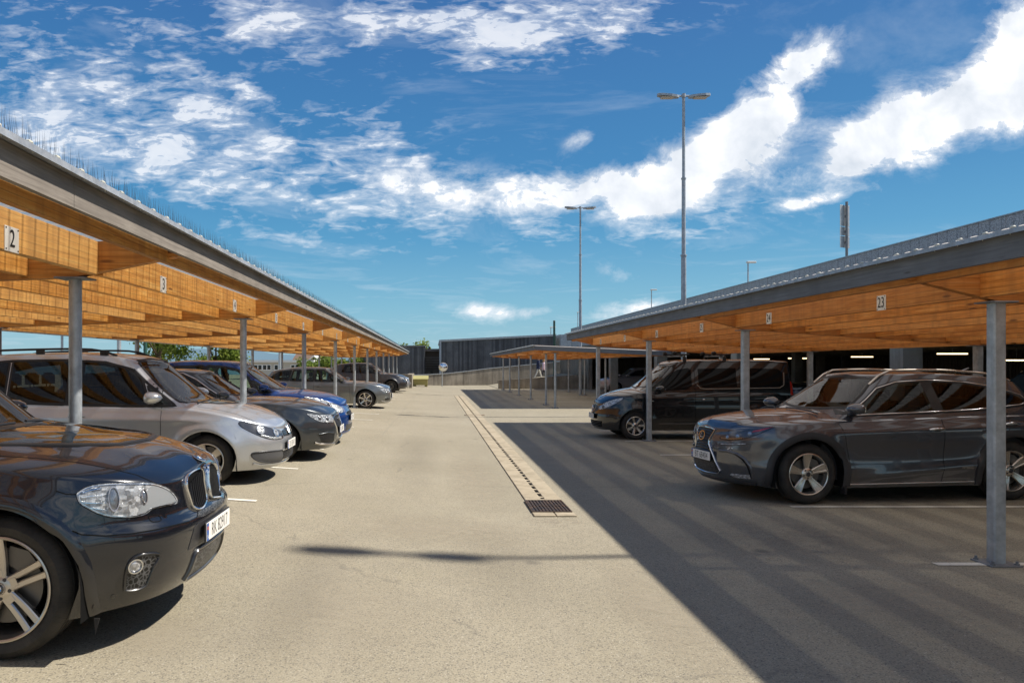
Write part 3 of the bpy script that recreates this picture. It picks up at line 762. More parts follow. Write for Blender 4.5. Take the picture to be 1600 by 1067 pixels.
# slatted back and end walls
sw = MB(); sw.box((XH1 - .1, YH0, 0), (XH1, YH1, 2.62))
y = YH0
while y < YH1: sw.box((XH1 - .14, y, .6), (XH1 - .101, y + .17, 2.4)); y += .25
pa(sw, 'slatted_wall', M['cladding'])
sw = MB(); sw.box((XH0 + 1, YH1 - .3, 0), (XH1 - .2, YH1 - .1, 2.62)); x = XH0 + 1.1
while x < XH1 - .5: sw.box((x, YH1 - .35, .6), (x + .17, YH1 - .301, 2.4)); x += .25
pa(sw, 'slatted_wall', M['cladding'])
# infill walls on the facade beyond the far carport
for a, b in ((52.2, 54.7), (55.6, 63.9)):
    mb = MB(); mb.box((XH0 + .05, a, 0), (XH0 + .3, b, 2.61)); pa(mb, 'infill_wall', M['concrete'])
mb = MB(); mb.box((XH0 + .03, 54.72, 0), (XH0 + .1, 55.58, 2.2)); pa(mb, 'steel_door', M['satin'])
# strip lights: (px, Y, Z, length)
em = mat('strip_light', (.9, .85, .75), .5, emit=(1., .74, .40), emit_s=2.6)
for k, (px, Y, Z, L) in enumerate([(1488, 31, 2.12, 1.2), (1347, 43, 2.12, 1.2), (1588, 31.6, 1.86, 1.1), (1339, 60, 1.72, 1.2), (1248, 41, 2.02, 1.1), (1206, 60, 1.70, .6), (1267, 60, 1.70, .6), (1190, 50, 2.05, 1.0), (1150, 50, 2.05, .9), (1428, 60, 1.8, .8)]):
    X = (px - PX0) * Y / F; mb = MB(); mb.bbox((X - L / 2, Y - .05, Z - .03), (X + L / 2, Y + .05, Z + .022), .008); o = pa(mb, 'strip_light', em)
    h = MB(); h.box((X - L / 2 - .03, Y - .065, Z + .023), (X + L / 2 + .03, Y + .065, Z + .05)); h.box((X - .01, Y - .01, Z + .05), (X + .01, Y + .01, 2.33)); q = h.obj('light_housing', M['galv'], o); q.data.transform(Matrix.Translation((-10.5, -30, 0)))

# ================================================================ far buildings, retaining walls
def bld(name, label, cat, ox, oy):
    r = empty(name, (ox, oy, 0), 0, label, cat)
    def add(mb, nm, m, **k):
        o = mb.obj(nm, m, r, **k); o.data.transform(Matrix.Translation((-ox, -oy, 0))); return o
    return r, add
# curved retaining wall of the outer ramp
rw, add = bld('retaining_wall', 'long concrete retaining wall rising to the right below the grey timber building', 'wall', 0, 62)
pts = []
for px, Y, top in [(600, 61, .80), (645, 61, .82), (670, 61.5, .86), (700, 62, .95), (730, 62.5, 1.12), (766, 63, 1.36), (800, 63.5, 1.52), (840, 63.9, 1.72), (873, 64.2, 1.90), (900, 64.4, 2.05)]:
    pts.append(((px - PX0) * Y / F, Y, top))
mb = MB(); 
for (x, y, z) in pts: mb.v += [(x, y, -.2), (x, y, z), (x, y + .3, z), (x, y + .3, -.2)]
for i in range(len(pts) - 1):
    for k in range(3): a = i * 4 + k; mb.f.append((a, a + 1, a + 5, a + 4)); mb.m.append(0)
add(mb, 'wall_face', M['concrete'])
mb = MB()
for (x, y, z) in pts: mb.v += [(x, y - .04, z + .001), (x, y - .04, z + .06), (x, y + .34, z + .06), (x, y + .34, z + .001)]
for i in range(len(pts) - 1):
    for k in range(4): a = i * 4 + k; b = i * 4 + (k + 1) % 4; mb.f.append((a, b, b + 4, a + 4)); mb.m.append(0)
add(mb, 'coping', M['galv'])
wl, add = bld('concrete_wall', 'short square concrete wall end beside the yellow grit bin', 'wall', -2.2, 52.5)
mb = MB(); mb.bbox((-4.6, 52.3, -.05), (-1.45, 52.65, 1.02), .01); mb.box((-1.86, 52.651, -.05), (-1.5, 60.5, 1.0)); add(mb, 'wall_block', M['concrete'])
# inner ramp wall with the footway behind it
iw, add = bld('ramp_wall', 'low concrete wall of the footway ramp behind the smaller carport', 'wall', 6, 52)
mb = MB(); x0, x1 = 4.5, 10.45
mb.add([(x0, 53, -.1), (x1, 53, -.1), (x1, 53, 1.02), (x0, 53, .60), (x0, 53.3, -.1), (x1, 53.3, -.1), (x1, 53.3, 1.02), (x0, 53.3, .60)], [(0, 1, 2, 3), (4, 7, 6, 5), (3, 2, 6, 7), (0, 3, 7, 4), (1, 5, 6, 2)]); add(mb, 'wall_face', M['concrete'])
mb = MB(); mb.add([(x0, 53.31, .02), (x1, 53.31, .95), (x1, 63.9, .95), (x0, 62.9, .02)], [(0, 1, 2, 3)]); tag(mb.obj('footway', M['asphalt']), kind='structure')
# grey timber buildings
gm_ = M['grey_z']
def clad(add, x0, y0, x1, y1, z0, za, zb, nm='wall', m=None, pitch=.16, depth=.3):
    """board wall from (x0,y0) to (x1,y1), top from za to zb, vertical boards"""
    mb = MB(); L = hypot(x1 - x0, y1 - y0); n = int(L / pitch); dx, dy = (x1 - x0) / L, (y1 - y0) / L; nx_, ny_ = dy, -dx
    random.seed(int(x0 * 7 + y0))
    for i in range(n):
        a, b = i / n * L, (i + .94) / n * L; o = random.choice((0, .012, .02))
        A = (x0 + dx * a + nx_ * o, y0 + dy * a + ny_ * o); B = (x0 + dx * b + nx_ * o, y0 + dy * b + ny_ * o); zt = za + (zb - za) * (a / L) 
        C = (x0 + dx * b - nx_ * .1, y0 + dy * b - ny_ * .1); D = (x0 + dx * a - nx_ * .1, y0 + dy * a - ny_ * .1)
        mb.add([(*A, z0), (*B, z0), (*C, z0), (*D, z0), (*A, zt), (*B, zt), (*C, zt), (*D, zt)], [(0, 1, 5, 4), (1, 2, 6, 5), (3, 0, 4, 7), (4, 5, 6, 7)])
    mb.add([(x0 - nx_ * .08, y0 - ny_ * .08, z0), (x1 - nx_ * .08, y1 - ny_ * .08, z0), (x1 - nx_ * .08, y1 - ny_ * .08, zb), (x0 - nx_ * .08, y0 - ny_ * .08, za)], [(0, 1, 2, 3)])
    return add(mb, nm, m or gm_)
b1, add = bld('timber_building', 'large blue-grey timber clad building with a flat sloping roof above the retaining wall', 'building', 5, 66)
Y = 66.; X = lambda px: (px - PX0) * Y / F; Z = lambda py: CAMZ + (PY0 - py) * Y / F
clad(add, X(690), Y, X(869), Y, .4, Z(534), Z(525)); clad(add, X(688), Y + 14, X(689), Y + .1, .4, Z(534), Z(534))
mb = MB(); mb.add([(X(688) - .1, Y - .12, Z(534)), (X(869), Y - .12, Z(525)), (X(869), Y + 14, Z(525)), (X(688) - .1, Y + 14, Z(534)), (X(688) - .1, Y - .12, Z(531)), (X(869), Y - .12, Z(522)), (X(869), Y + 14, Z(522)), (X(688) - .1, Y + 14, Z(531))],
       [(0, 1, 5, 4), (1, 2, 6, 5), (3, 0, 4, 7), (4, 5, 6, 7), (0, 3, 2, 1)]); add(mb, 'roof', M['galv'])
mb = MB(); mb.box((X(686.5), Y - .1, .7), (X(689.6), Y + .05, Z(533))); add(mb, 'corner_trim', M['lamp_steel'])
b2, add = bld('timber_building', 'lower grey timber clad building showing past the end of the spiked carport', 'building', -2, 66)
clad(add, X(560), Y, X(663), Y, .4, Z(545), Z(541.5)); clad(add, X(663.2), Y + .05, X(663.6), Y + 6, .4, Z(541.5), Z(541.5))
mb = MB(); mb.box((X(560), Y - .1, Z(541.4)), (X(664.5), Y + 6, Z(539.6))); add(mb, 'roof', M['galv_dark'])
b3, add = bld('slatted_link_building', 'dark recessed link with horizontal slats and a small chimney between the two timber buildings', 'building', -.2, 69)
Y = 69.5
mb = MB(); mb.box((X(661), Y, .3), (X(691), Y + 4, Z(547))); add(mb, 'wall', M['cladding'])
mb = MB(); z = 1.15
while z < 2.35: mb.box((X(664), Y - .25, z), (X(689), Y - .2, z + .13)); z += .22
add(mb, 'slat_screen', M['grey_x'])
mb = MB(); mb.box((X(661), Y - .4, Z(549)), (X(692), Y + 4, Z(545))); o = add(mb, 'roof', M['grey_x'])
mb = MB(); mb.box((X(669), Y + 1, Z(545) + .001), (X(672), Y + 1.3, Z(541))); q = add(mb, 'chimney', M['black']); q.parent = o; q.matrix_parent_inverse = Matrix()
mb = MB(); mb.box((X(664), Y - .28, .3), (X(689), Y - .12, 1.1)); add(mb, 'plinth', M['concrete'])
# metal clad stair block by the deck
b4, add = bld('stair_block', 'pale blue-grey metal clad block at the far end of the upper parking deck', 'building', 12, 66)
Y = 66
clad(add, X(876), Y, X(960), Y, 2., Z(523), Z(521), m=M['lamp_steel'], pitch=.3)
mb = MB(); mb.box((X(875), Y + .1, 2.), (X(960), Y + 4, Z(522.5))); add(mb, 'core', M['lamp_steel'])

# yellow grit bin
gb, add = bld('grit_bin', 'yellow plastic grit bin with sloping lid by the retaining wall', 'bin', -.95, 57.5)
ym = mat('yellow_plastic', (.36, .33, .13), .7)
zb_ = gz(-1, 57.5)
mb = MB(); mb.prism([(56.98, zb_ + .1), (58, zb_ + .1), (58.1, zb_ + .72), (56.88, zb_ + .5)], -1.5, -.42, 'X'); mb.box((-1.48, 57.1, zb_), (-1.28, 57.9, zb_ + .099)); mb.box((-.64, 57.1, zb_), (-.44, 57.9, zb_ + .099)); add(mb, 'body', ym)
mb = MB(); mb.prism([(56.80, zb_ + .50), (58.15, zb_ + .73), (58.12, zb_ + .80), (56.95, zb_ + .64), (56.80, zb_ + .56)], -1.56, -.36, 'X'); add(mb, 'lid', ym)
# traffic mirror
tm, add = bld('traffic_mirror', 'round convex traffic mirror on a short grey pole in front of the retaining wall', 'mirror', .8, 59)
Y = 59.; cx = (692.5 - PX0) * Y / F; cz = CAMZ - 3.5 * Y / F
mb = MB(); mb.cyl((cx - .08, Y + .1, 0), (cx - .08, Y + .1, cz - .1), .045, n=10); add(mb, 'pole', M['galv'])
mb = MB(); mb.lathe([(.001, -.12), (.12, -.112), (.24, -.085), (.31, -.05)], 32); o = add(mb, 'mirror_face', M['chrome'], smooth=True); o.data.transform(Matrix.Translation((cx, Y, cz)))
mb = MB(); mb.lathe([(.31, -.055), (.345, -.05), (.35, .0), (.3, .05), (.001, .07)], 32); o = add(mb, 'housing', mat('mirror_shell', (.55, .5, .42), .5), smooth=40); o.data.transform(Matrix.Translation((cx, Y, cz)))

# ================================================================ lamps, sign, poles
def tall_lamp(x, y, h, label):
    r = empty('street_lamp', (x, y, 0), 0, label, 'street lamp', 'tall twin headed car park lamps')
    mb = MB(); mb.cyl((0, 0, 0), (0, 0, 5.2), .085, .082, n=16); mb.cyl((0, 0, 5.201), (0, 0, 5.25), .10, n=16); mb.cyl((0, 0, 5.25), (0, 0, 7.7), .066, .062, n=16); mb.cyl((0, 0, 7.7), (0, 0, 7.75), .08, n=16); mb.cyl((0, 0, 7.75), (0, 0, h - .05), .05, .046, n=16)
    mb.obj('pole', M['lamp_steel'], r, smooth=40)
    mb = MB(); mb.cyl((-.3, 0, h - .09), (.3, 0, h - .09), .03, n=10); mb.cyl((0, 0, h - .14), (0, 0, h - .02), .065, n=12); mb.obj('arm', M['lamp_steel'], r, smooth=40)
    for s in (-1, 1):
        mb = MB(); o_ = []
        prof = [(.16, .05), (.24, .11), (.42, .145), (.68, .14), (.82, .10), (.86, .04)]
        top = []; bot = []
        for (x_, w_) in prof:
            for sy in (-1, 1):
                top.append((s * x_, sy * w_, h - .11 + .09 * (x_ - .1) + .02)); bot.append((s * x_, sy * w_, h - .11 + .09 * (x_ - .1) - .05))
        mb.v += top + bot; n = len(top); k = len(prof)
        for i in range(k - 1):
            a = 2 * i; mb.f += [(a, a + 1, a + 3, a + 2), (n + a, n + a + 2, n + a + 3, n + a + 1), (a, a + 2, n + a + 2, n + a), (a + 1, n + a + 1, n + a + 3, a + 3)]; mb.m += [0] * 4
        mb.f += [(0, n, n + 1, 1), (2 * k - 2, 2 * k - 1, n + 2 * k - 1, n + 2 * k - 2)]; mb.m += [0, 0]
        hd = mb.obj('lamp_head', M['lamp_steel'], r)
        mb = MB(); mb.box((min(s * .34, s * .74), -.10, h - .168 + .0), (max(s * .34, s * .74), .10, h - .13)); q = mb.obj('diffuser', mat('diffuser', (.45, .40, .33), .3), hd); 
    return r
tall_lamp(8.15, 25., 10.5, 'nearer tall twin headed lamp rising behind the carport roof with the black van')
tall_lamp(8.1, 42.3, 10.4, 'farther tall twin headed lamp between the two right hand carports')
tall_lamp(8.12, 7.2, 10.5, 'tall twin headed lamp outside the picture that throws its shadow across the driveway')
def deck_lamp(x, y, z0, z1, label):
    r = empty('deck_lamp', (x, y, z0), 0, label, 'street lamp', 'small single headed lamps on the upper deck')
    mb = MB(); mb.cyl((0, 0, 0), (0, 0, z1 - z0), .075, .05, n=10); mb.obj('pole', M['lamp_steel'], r, smooth=40)
    mb = MB(); mb.bbox((-.12, -.15, z1 - z0), (.62, .15, z1 - z0 + .13), .04); mb.obj('lamp_head', mat('lamp_head_pale', (.55, .55, .53), .4), r)
deck_lamp(25., 61., 3.45, 9.75, 'small single headed lamp on the upper deck, nearest the sign')
deck_lamp(25., 88., 0, 10.2, 'small single headed lamp just beyond the nearer tall lamp')
deck_lamp(25., 133., 0, 10.7, 'tiny distant lamp beside the farther tall lamp')
deck_lamp(15., 98., 0, 6.4, 'tiny distant lamp beside the dark green pole')
# dark green pole
r = empty('green_pole', (P(866, 570, 58).x, 58, 0), 0, 'slim dark green pole in front of the grey timber building', 'pole')
mb = MB(); mb.cyl((0, 0, 0), (0, 0, 4.95), .10, .085, n=10); mb.obj('shaft', mat('green_paint', (.02, .06, .045), .5), r, smooth=40); mb = MB(); mb.cyl((0, 0, 4.95), (0, 0, 5.02), .10, .06, n=10); mb.obj('cap', M['black'], r)
# road sign seen from behind on the deck
r = empty('road_sign', (P(1323, 0, 22.3).x, 22.3, 3.45), 0, 'tall narrow road sign seen from behind above the deck parapet', 'sign')
mb = MB(); mb.cyl((0, 0, 0), (0, 0, 2.95), .038, n=12); mb.obj('pole', M['galv_dark'], r, smooth=40)
Zs = lambda py: CAMZ + (PY0 - py) * 22.3 / F - 3.45
for a, b in ((353.5, 320.5), (368, 354.5), (387, 369)):
    mb = MB(); mb.bbox((-.23, .05, Zs(a)), (.21, .058, Zs(b)), .002); mb.box((-.05, .035, (Zs(a) + Zs(b)) / 2 - .02), (.05, .049, (Zs(a) + Zs(b)) / 2 + .02)); o = mb.obj('sign_panel', M['galv'], r); o.rotation_euler = (0, 0, .5)

# ================================================================ left background
def leafy_tree(name, label, x, y, z0, h, rad, n, group=None, lsize=.09, seed=1, cat='tree'):
    random.seed(seed); r = empty(name, (x, y, z0), 0, label, cat, group)
    tk = MB(); cl = []
    tk.tube([(0, 0, 0), (.05, 0, h * .3), (-.03, .05, h * .55)], [.11, .08, .05], 8)
    for k in range(11):
        a = random.uniform(0, 2 * pi); zz = random.uniform(.25, .55) * h; R = random.uniform(.45, .98) * rad; ze = random.uniform(.45, 1.) * h
        e = (R * cos(a), R * sin(a) * .8, ze); m_ = (e[0] * .45, e[1] * .45, zz + (ze - zz) * .62)
        tk.tube([(0, 0, zz), m_, e], [.045, .03, .012], 6)
        for q in (.5, .7, .88, 1.): cl.append((tuple(m_[i] + (e[i] - m_[i]) * (q - .3) / .7 for i in range(3)), random.uniform(.22, .42) * rad))
    tk.obj('trunk', M['bark'], r, smooth=True)
    lf = MB()
    for k in range(n):
        c, R = random.choice(cl); d = Vector((random.gauss(0, 1), random.gauss(0, 1), random.gauss(0, .8))).normalized() * R * random.random() ** .5
        p = Vector(c) + d; u = Vector((random.gauss(0, 1), random.gauss(0, 1), random.gauss(-.3, .6))).normalized(); w = u.orthogonal().normalized(); w = (Matrix.Rotation(random.uniform(0, 6), 3, u) @ w)
        L = lsize * random.uniform(.7, 1.5); W = L * .42
        lf.add([p, p + u * L * .5 + w * W, p + u * L, p + u * L * .5 - w * W], [(0, 1, 2, 3)])
    lf.obj('crown', M['leaf'], r, fix=False)
    return r
gt = 'young trees behind the spiked carport'
leafy_tree('tree', 'bushy green young tree directly above the roof of the blue MPV', -13.6, 38, 0, 3.9, 1.75, 5200, gt, .12, 3)
leafy_tree('tree', 'dense green tree right beside the post standing in the dark grey car', -10.9, 38.5, 0, 3.8, 1.6, 5600, gt, .12, 5)
for k, (px, Y, h, lab) in enumerate([(500, 70, 2.4, 'low green shrub right of the gabled house'), (522, 62, 2.3, 'yellow-green shrub behind the grey estate car'), (548, 66, 2.2, 'dark shrub behind the spiked carport near the dark SUV'), (485, 76, 2.2, 'small shrub in front of the gabled house')]):
    leafy_tree('shrub', lab, (px - PX0) * Y / F, Y, 0, h, 1.3, 1800, 'shrubs beyond the spiked carport', .16, 11 + k, 'shrub')
leafy_tree('tree', 'treetop showing above the lower grey timber building', P(653, 0, 80).x, 80, 0, 4.0, 2.3, 2500, None, .2, 21)
# low white building
lb, add = bld('low_white_building', 'long low pale building with a flat roof and small windows beyond the carport', 'building', -18, 85)
Y = 88.; wx0, wx1 = X(380) if False else (378 - PX0) * Y / F, (487 - PX0) * Y / F
wm = mat('pale_cladding', (.46, .43, .38), .8)
mb = MB(); mb.box((wx0, Y, 0), (wx1, Y + 9, 1.95)); add(mb, 'wall', wm)
mb = MB(); mb.box((wx0 - .3, Y - .35, 1.951), (wx1 + .3, Y + 9.3, 2.22)); add(mb, 'roof', mat('white_roof', (.68, .68, .66), .7))
for px in (403, 417, 435, 461, 470):
    xa = (px - PX0) * Y / F; mb = MB(); mb.box((xa - .5, Y - .05, 1.05), (xa + .5, Y + .02, 1.7)); o = add(mb, 'window', M['white'])
    for s in (-1, 1):
        mb = MB(); mb.box((xa + s * .24 - .19, Y - .06, 1.12), (xa + s * .24 + .19, Y - .051, 1.63)); q = mb.obj('pane', M['glass'], o); q.data.transform(Matrix.Translation((18, -85, 0)))
# gabled house
gh, add = bld('gabled_house', 'brown roofed house with a glazed white gable beyond the low pale building', 'house', -19, 105)
Y = 105.; XX = lambda px: (px - PX0) * Y / F; ZZ = lambda py: CAMZ + (PY0 - py) * Y / F
brm = mat('roof_tile', (.16, .10, .065), .85); tbr = mat('tan_wall', (.33, .26, .18), .85)
mb = MB(); mb.box((XX(456), Y + 2, 0), (XX(505), Y + 9, ZZ(566))); add(mb, 'wall', tbr)
mb = MB(); mb.prism([(Y + 1.4, ZZ(567)), (Y + 5.5, ZZ(553)), (Y + 9.6, ZZ(567)), (Y + 9.6, ZZ(565)), (Y + 5.5, ZZ(551)), (Y + 1.4, ZZ(565))], XX(452), XX(500), 'X'); add(mb, 'roof', brm)
mb = MB(); mb.prism([(XX(475), ZZ(569)), (XX(490), ZZ(556)), (XX(505), ZZ(569))], Y + .2, Y + 4, 'Y'); mb.box((XX(477), Y + .2, 0), (XX(503), Y + 4, ZZ(569) - .002)); add(mb, 'gable', tbr)
mb = MB(); mb.prism([(XX(474), ZZ(569)), (XX(490), ZZ(555)), (XX(506), ZZ(569)), (XX(504), ZZ(569)), (XX(490), ZZ(557)), (XX(476), ZZ(569))], Y - .1, Y + 4.1, 'Y'); add(mb, 'gable_board', M['white'])
mb = MB(); mb.prism([(XX(481), ZZ(567.5)), (XX(490), ZZ(559.5)), (XX(499), ZZ(567.5))], Y + .1, Y + .19, 'Y'); add(mb, 'gable_window', M['glass'])
# thin poles behind the carport
for px, Y, py, lab, m in [(97, 60, 523, 'thin distant twin lamp on the horizon seen under the spiked carport', 'lamp_steel'), (227, 30, 530, 'dark green pole beside the young trees', 'green'), (186, 26, 529, 'grey steel pole left of the young trees', 'galv'), (437, 62, 545, 'grey pole before the low pale building', 'galv')]:
    q = P(px, py, Y); r = empty('pole', (q.x, Y, 0), 0, lab, 'pole'); mb = MB(); mb.cyl((0, 0, 0), (0, 0, q.z + (.0 if Y > 59 and px < 100 else .4)), .07 if Y < 50 else .10, n=10)
    mb.obj('shaft', mat('green_pole_paint', (.02, .08, .06), .5) if m == 'green' else M[m], r, smooth=40)
    if px == 97: mb = MB(); mb.box((-.9, -.1, q.z), (.9, .1, q.z + .12)); mb.obj('lamp_head', M['lamp_steel'], r)
# ================================================================ cars
class Car:
    """local frame: x forward with 0 at the front bumper, y to the car's left, z up from the ground"""
    def __init__(s, name, label, sp, loc, rz, paintm, group=None):
        s.wins = []; s.sp = sp; s.L = sp['L']; s.root = empty(name, loc, rz, label, sp.get('cat', 'car'), group)
        s.mw = Matrix.Translation(loc) @ Matrix.Rotation(rz, 4, 'Z'); s.inv = s.mw.inverted()
        s.paint = paintm; s.xf = -sp['of']; s.xr = -sp['of'] - sp['wb']; s.Rt = sp['Rt']; s.Ra = sp['Ra']
        s.build_shell()
    # ---- shell functions
    def build_shell(s):
        sp = s.sp
        pl = catmull(sp['plan'], 20); acc = [0.]
        for a, b in zip(pl, pl[1:]): acc.append(acc[-1] + hypot(a[0] - b[0], a[1] - b[1]))
        s.pl = pl; s.acc = acc; s.S = acc[-1]
        s.f_side = interp(sp['side']); s.f_zs = interp(sp['zs']); s.f_zc = interp(sp['zc'])
        s.f_nose = interp(sp['nose']); s.f_tail = interp(sp.get('tail', [(.2, .12), (.5, 0), (1., .04)]))
        s.zb0 = sp['zb']; s.f_zb = interp(sp['zbf']) if 'zbf' in sp else (lambda x: s.zb0)
        s.camber = sp.get('camber', .05); s.feat = sp.get('feat')
        sm = sp.get('flare', .012)
        def pln(arc):
            arc = max(0., min(s.S, arc)); lo, hi = 0, len(acc) - 1
            while hi - lo > 1:
                m = (lo + hi) // 2
                if acc[m] <= arc: lo = m
                else: hi = m
            t = (arc - acc[lo]) / max(1e-9, acc[hi] - acc[lo]); return (pl[lo][0] + (pl[hi][0] - pl[lo][0]) * t, pl[lo][1] + (pl[hi][1] - pl[lo][1]) * t)
        s.pln = pln
        def pt(x, y, z):
            wf = smooth01((x + 1.1) / 1.0); wr = smooth01((-s.L + 1.0 - x) / .9)
            X = x - s.f_nose(z) * wf + s.f_tail(z) * wr; Y = y * s.f_side(z)
            fl = 0.
            for xw in (s.xf, s.xr):
                d = hypot(x - xw, (z - s.Rt)); fl += sm * exp(-((d - s.Ra - .02) / .085) ** 2) if z > s.Rt - .12 else sm * exp(-((abs(x - xw) - s.Ra - .02) / .085) ** 2)
            cre = sp.get('crease')
            if cre:
                for (x0, z0, x1, z1, amp, w) in cre:
                    if min(x0, x1) - .2 < x < max(x0, x1) + .2:
                        t = (x - x0) / (x1 - x0); zc_ = z0 + (z1 - z0) * t; e = smooth01((min(t, 1 - t)) * 5 + .2)
                        fl += amp * e * exp(-((z - zc_) / w) ** 2)
            Y += fl * min(1., y / .5)
            return Vector((X, Y, z))
        s.pt = pt
        # columns
        fr = sp.get('frontarc', 1.5); cols = []
        # arc length where the plan reaches x = -0.75 and -L+.75
        def arc_at(xv):
            lo, hi = 0., s.S
            for _ in range(40):
                m = (lo + hi) / 2
                if pln(m)[0] > xv: lo = m
                else: hi = m
            return lo
        s.arc_at = arc_at
        xA = s.xf + s.Ra + .06; a0 = arc_at(xA); a1 = arc_at(s.xr - s.Ra - .06)
        n0 = 34
        for i in range(n0): cols.append((*pln(a0 * i / n0), None))
        xl = []
        def rng(a, b, n, fl): return [(a + (b - a) * i / n, fl) for i in range(n)]
        for xw in (s.xf, s.xr):
            seg = rng(xw + s.Ra + .06, xw + s.Ra + .0, 3, None) + [(xw + s.Ra, None)]
            seg += [(xw + s.Ra * cos(pi * i / 36), xw) for i in range(37)]
            seg += [(xw - s.Ra, None)]
            xl += seg
            if xw == s.xf: xl += [(xw - s.Ra - .03, None)] + rng(xw - s.Ra - .08, s.xr + s.Ra + .08, 26, None) + [(s.xr + s.Ra + .08, None)]
            else: xl += [(xw - s.Ra - .03, None)]
        for x, fl in xl: cols.append((x, pln(arc_at(x))[1], fl))
        n1 = 26
        for i in range(n1 + 1): cols.append((*pln(a1 + (s.S - a1) * i / n1), None))
        def zb(x, fl):
            if fl is None: return s.f_zb(x)
            d = s.Ra ** 2 - (x - fl) ** 2; return s.Rt + sqrt(max(0., d)) * sp.get('archk', 1.)
        NR = 22; rows = []
        m = len(cols)
        for j in range(NR + 1):
            t = j / NR; row = []
            for (x, y, fl) in cols:
                b = zb(x, fl); z = b + t * (s.f_zs(x) - b); row.append(pt(x, y, z))
            rows.append(row)
        # spine arc lengths for the top cap
        arcs = []; acc_ = 0.
        for i in range(m):
            if i: acc_ += hypot(cols[i][0] - cols[i - 1][0], cols[i][1] - cols[i - 1][1])
            arcs.append(acc_)
        aF = arcs[n0]; xF = cols[n0][0]; aB = arcs[m - n1 - 1]; xB = cols[m - n1 - 1][0]; T = arcs[-1]
        ks = [.006, .016, .032, .055, .085, .125, .175, .235, .31, .40, .50, .60, .70, .80, .90, 1.0]
        n = sp.get('crown', 2.3)
        for k in ks:
            row = []
            for i, (x, y, fl) in enumerate(cols):
                if arcs[i] < aF: xs_ = cols[0][0] - .10 + (xF - .02 + .10 - cols[0][0]) * (arcs[i] / aF)
                elif arcs[i] > aB: xs_ = xB + .02 + (-s.L + .10 - xB - .02) * ((arcs[i] - aB) / (T - aB))
                else: xs_ = x
                zsx = s.f_zs(x); e = pt(x, y, zsx)
                xk = e.x + (xs_ - e.x) * k; yk = e.y * (1 - k); yr = k
                c = (1 - (1 - k) ** n) ** (1 / n)
                zc = s.f_zc(xk) - s.camber * (yk / .9) ** 2
                if s.feat: zc += s.feat(xk, yk)
                # near the nose use distance so the lip rounds over tightly
                row.append(Vector((xk, yk, zsx + (zc - zsx) * c)))
            rows.append(row)
        v = []; f = []
        R = len(rows)
        for row in rows:
            v += [tuple(p) for p in row] + [(p.x, -p.y, p.z) for p in row]
        w = 2 * m
        for j in range(R - 1):
            for i in range(m - 1):
                a = j * w + i; f.append((a, a + w, a + w + 1, a + 1))
                a = j * w + m + i; f.append((a, a + 1, a + w + 1, a + w))
        mb = MB(); mb.v = v; mb.f = f; mb.m = [0] * len(f)
        s.body = s.finish(mb, 'body', s.paint, 34)
        # greenhouse
        gh = sp['gh']; gb = MB(); lenp = catmull(gh['plan'], 8); lenp = [q for i, q in enumerate(lenp)]; lenp = [((a[0] + (b[0] - a[0]) * k / nn), (a[1] + (b[1] - a[1]) * k / nn)) for a, b in zip(lenp, lenp[1:]) for nn in [max(1, int(abs(a[0] - b[0]) * s.L / .035))] for k in range(nn)] + [lenp[-1]]; zr = interp(gh['zr'])
        rows = []; NT_ = 20; mm = len(lenp)
        hb, hr = gh['hb'], gh['hr']
        fx = interp(gh['xf']); bx = interp(gh['xr'])
        def gpt(X_, Y_, t):
            xf_, xr_ = fx(t), bx(t)
            cf = gh.get('bow', .14)
            if X_ < 0.5: x = xf_ - X_ * (xf_ - xr_)
            else: x = xf_ - X_ * (xf_ - xr_)
            y = Y_ * (hb + (hr - hb) * (t ** gh.get('tp', 1.25)))
            z1 = zr(x); z = gh['z0'] + t * (z1 - gh['z0']); return Vector((x, y, z))
        for j in range(NT_ + 1): rows.append([gpt(X_, Y_, j / NT_) for X_, Y_ in lenp])
        e = gh.get('crownh', .05); n = 2.2
        for k in ks:
            row = []
            for p, (X_, Y_) in zip(rows[NT_], lenp):
                xs_ = p.x + (-(X_ < .5) + (X_ >= .5)) * 0
                tgt = fx(1) - .12 - X_ * (fx(1) - bx(1) - .24)
                xk = p.x + (tgt - p.x) * k; c = (1 - (1 - k) ** n) ** (1 / n)
                row.append(Vector((xk, p.y * (1 - k), zr(xk) + e * c * min(1, 1))))
            rows.append(row)
        v = []; f = []; w = 2 * mm
        for row in rows: v += [tuple(p) for p in row] + [(p.x, -p.y, p.z) for p in row]
        for j in range(len(rows) - 1):
            for i in range(mm - 1):
                a = j * w + i; f.append((a, a + w, a + w + 1, a + 1)); a = j * w + mm + i; f.append((a, a + 1, a + w + 1, a + w))
        gb.v = v; gb.f = f; gb.m = [0] * len(f)
        s.roof = s.finish(gb, 'roof', s.paint, 40)
        # bvh with smooth normals
        V = []; Pn = []; Nn = []
        for o in (s.body, s.roof):
            base = len(V); me = o.data; V += [vv.co.copy() for vv in me.vertices]; Nn += [vv.normal.copy() for vv in me.vertices]
            for p in me.polygons:
                vs_ = [base + q for q in p.vertices]
                for q in range(1, len(vs_) - 1): Pn.append((vs_[0], vs_[q], vs_[q + 1]))
        s.V, s.Pn, s.Nn = V, Pn, Nn
        s.bvh = BVHTree.FromPolygons(V, Pn)
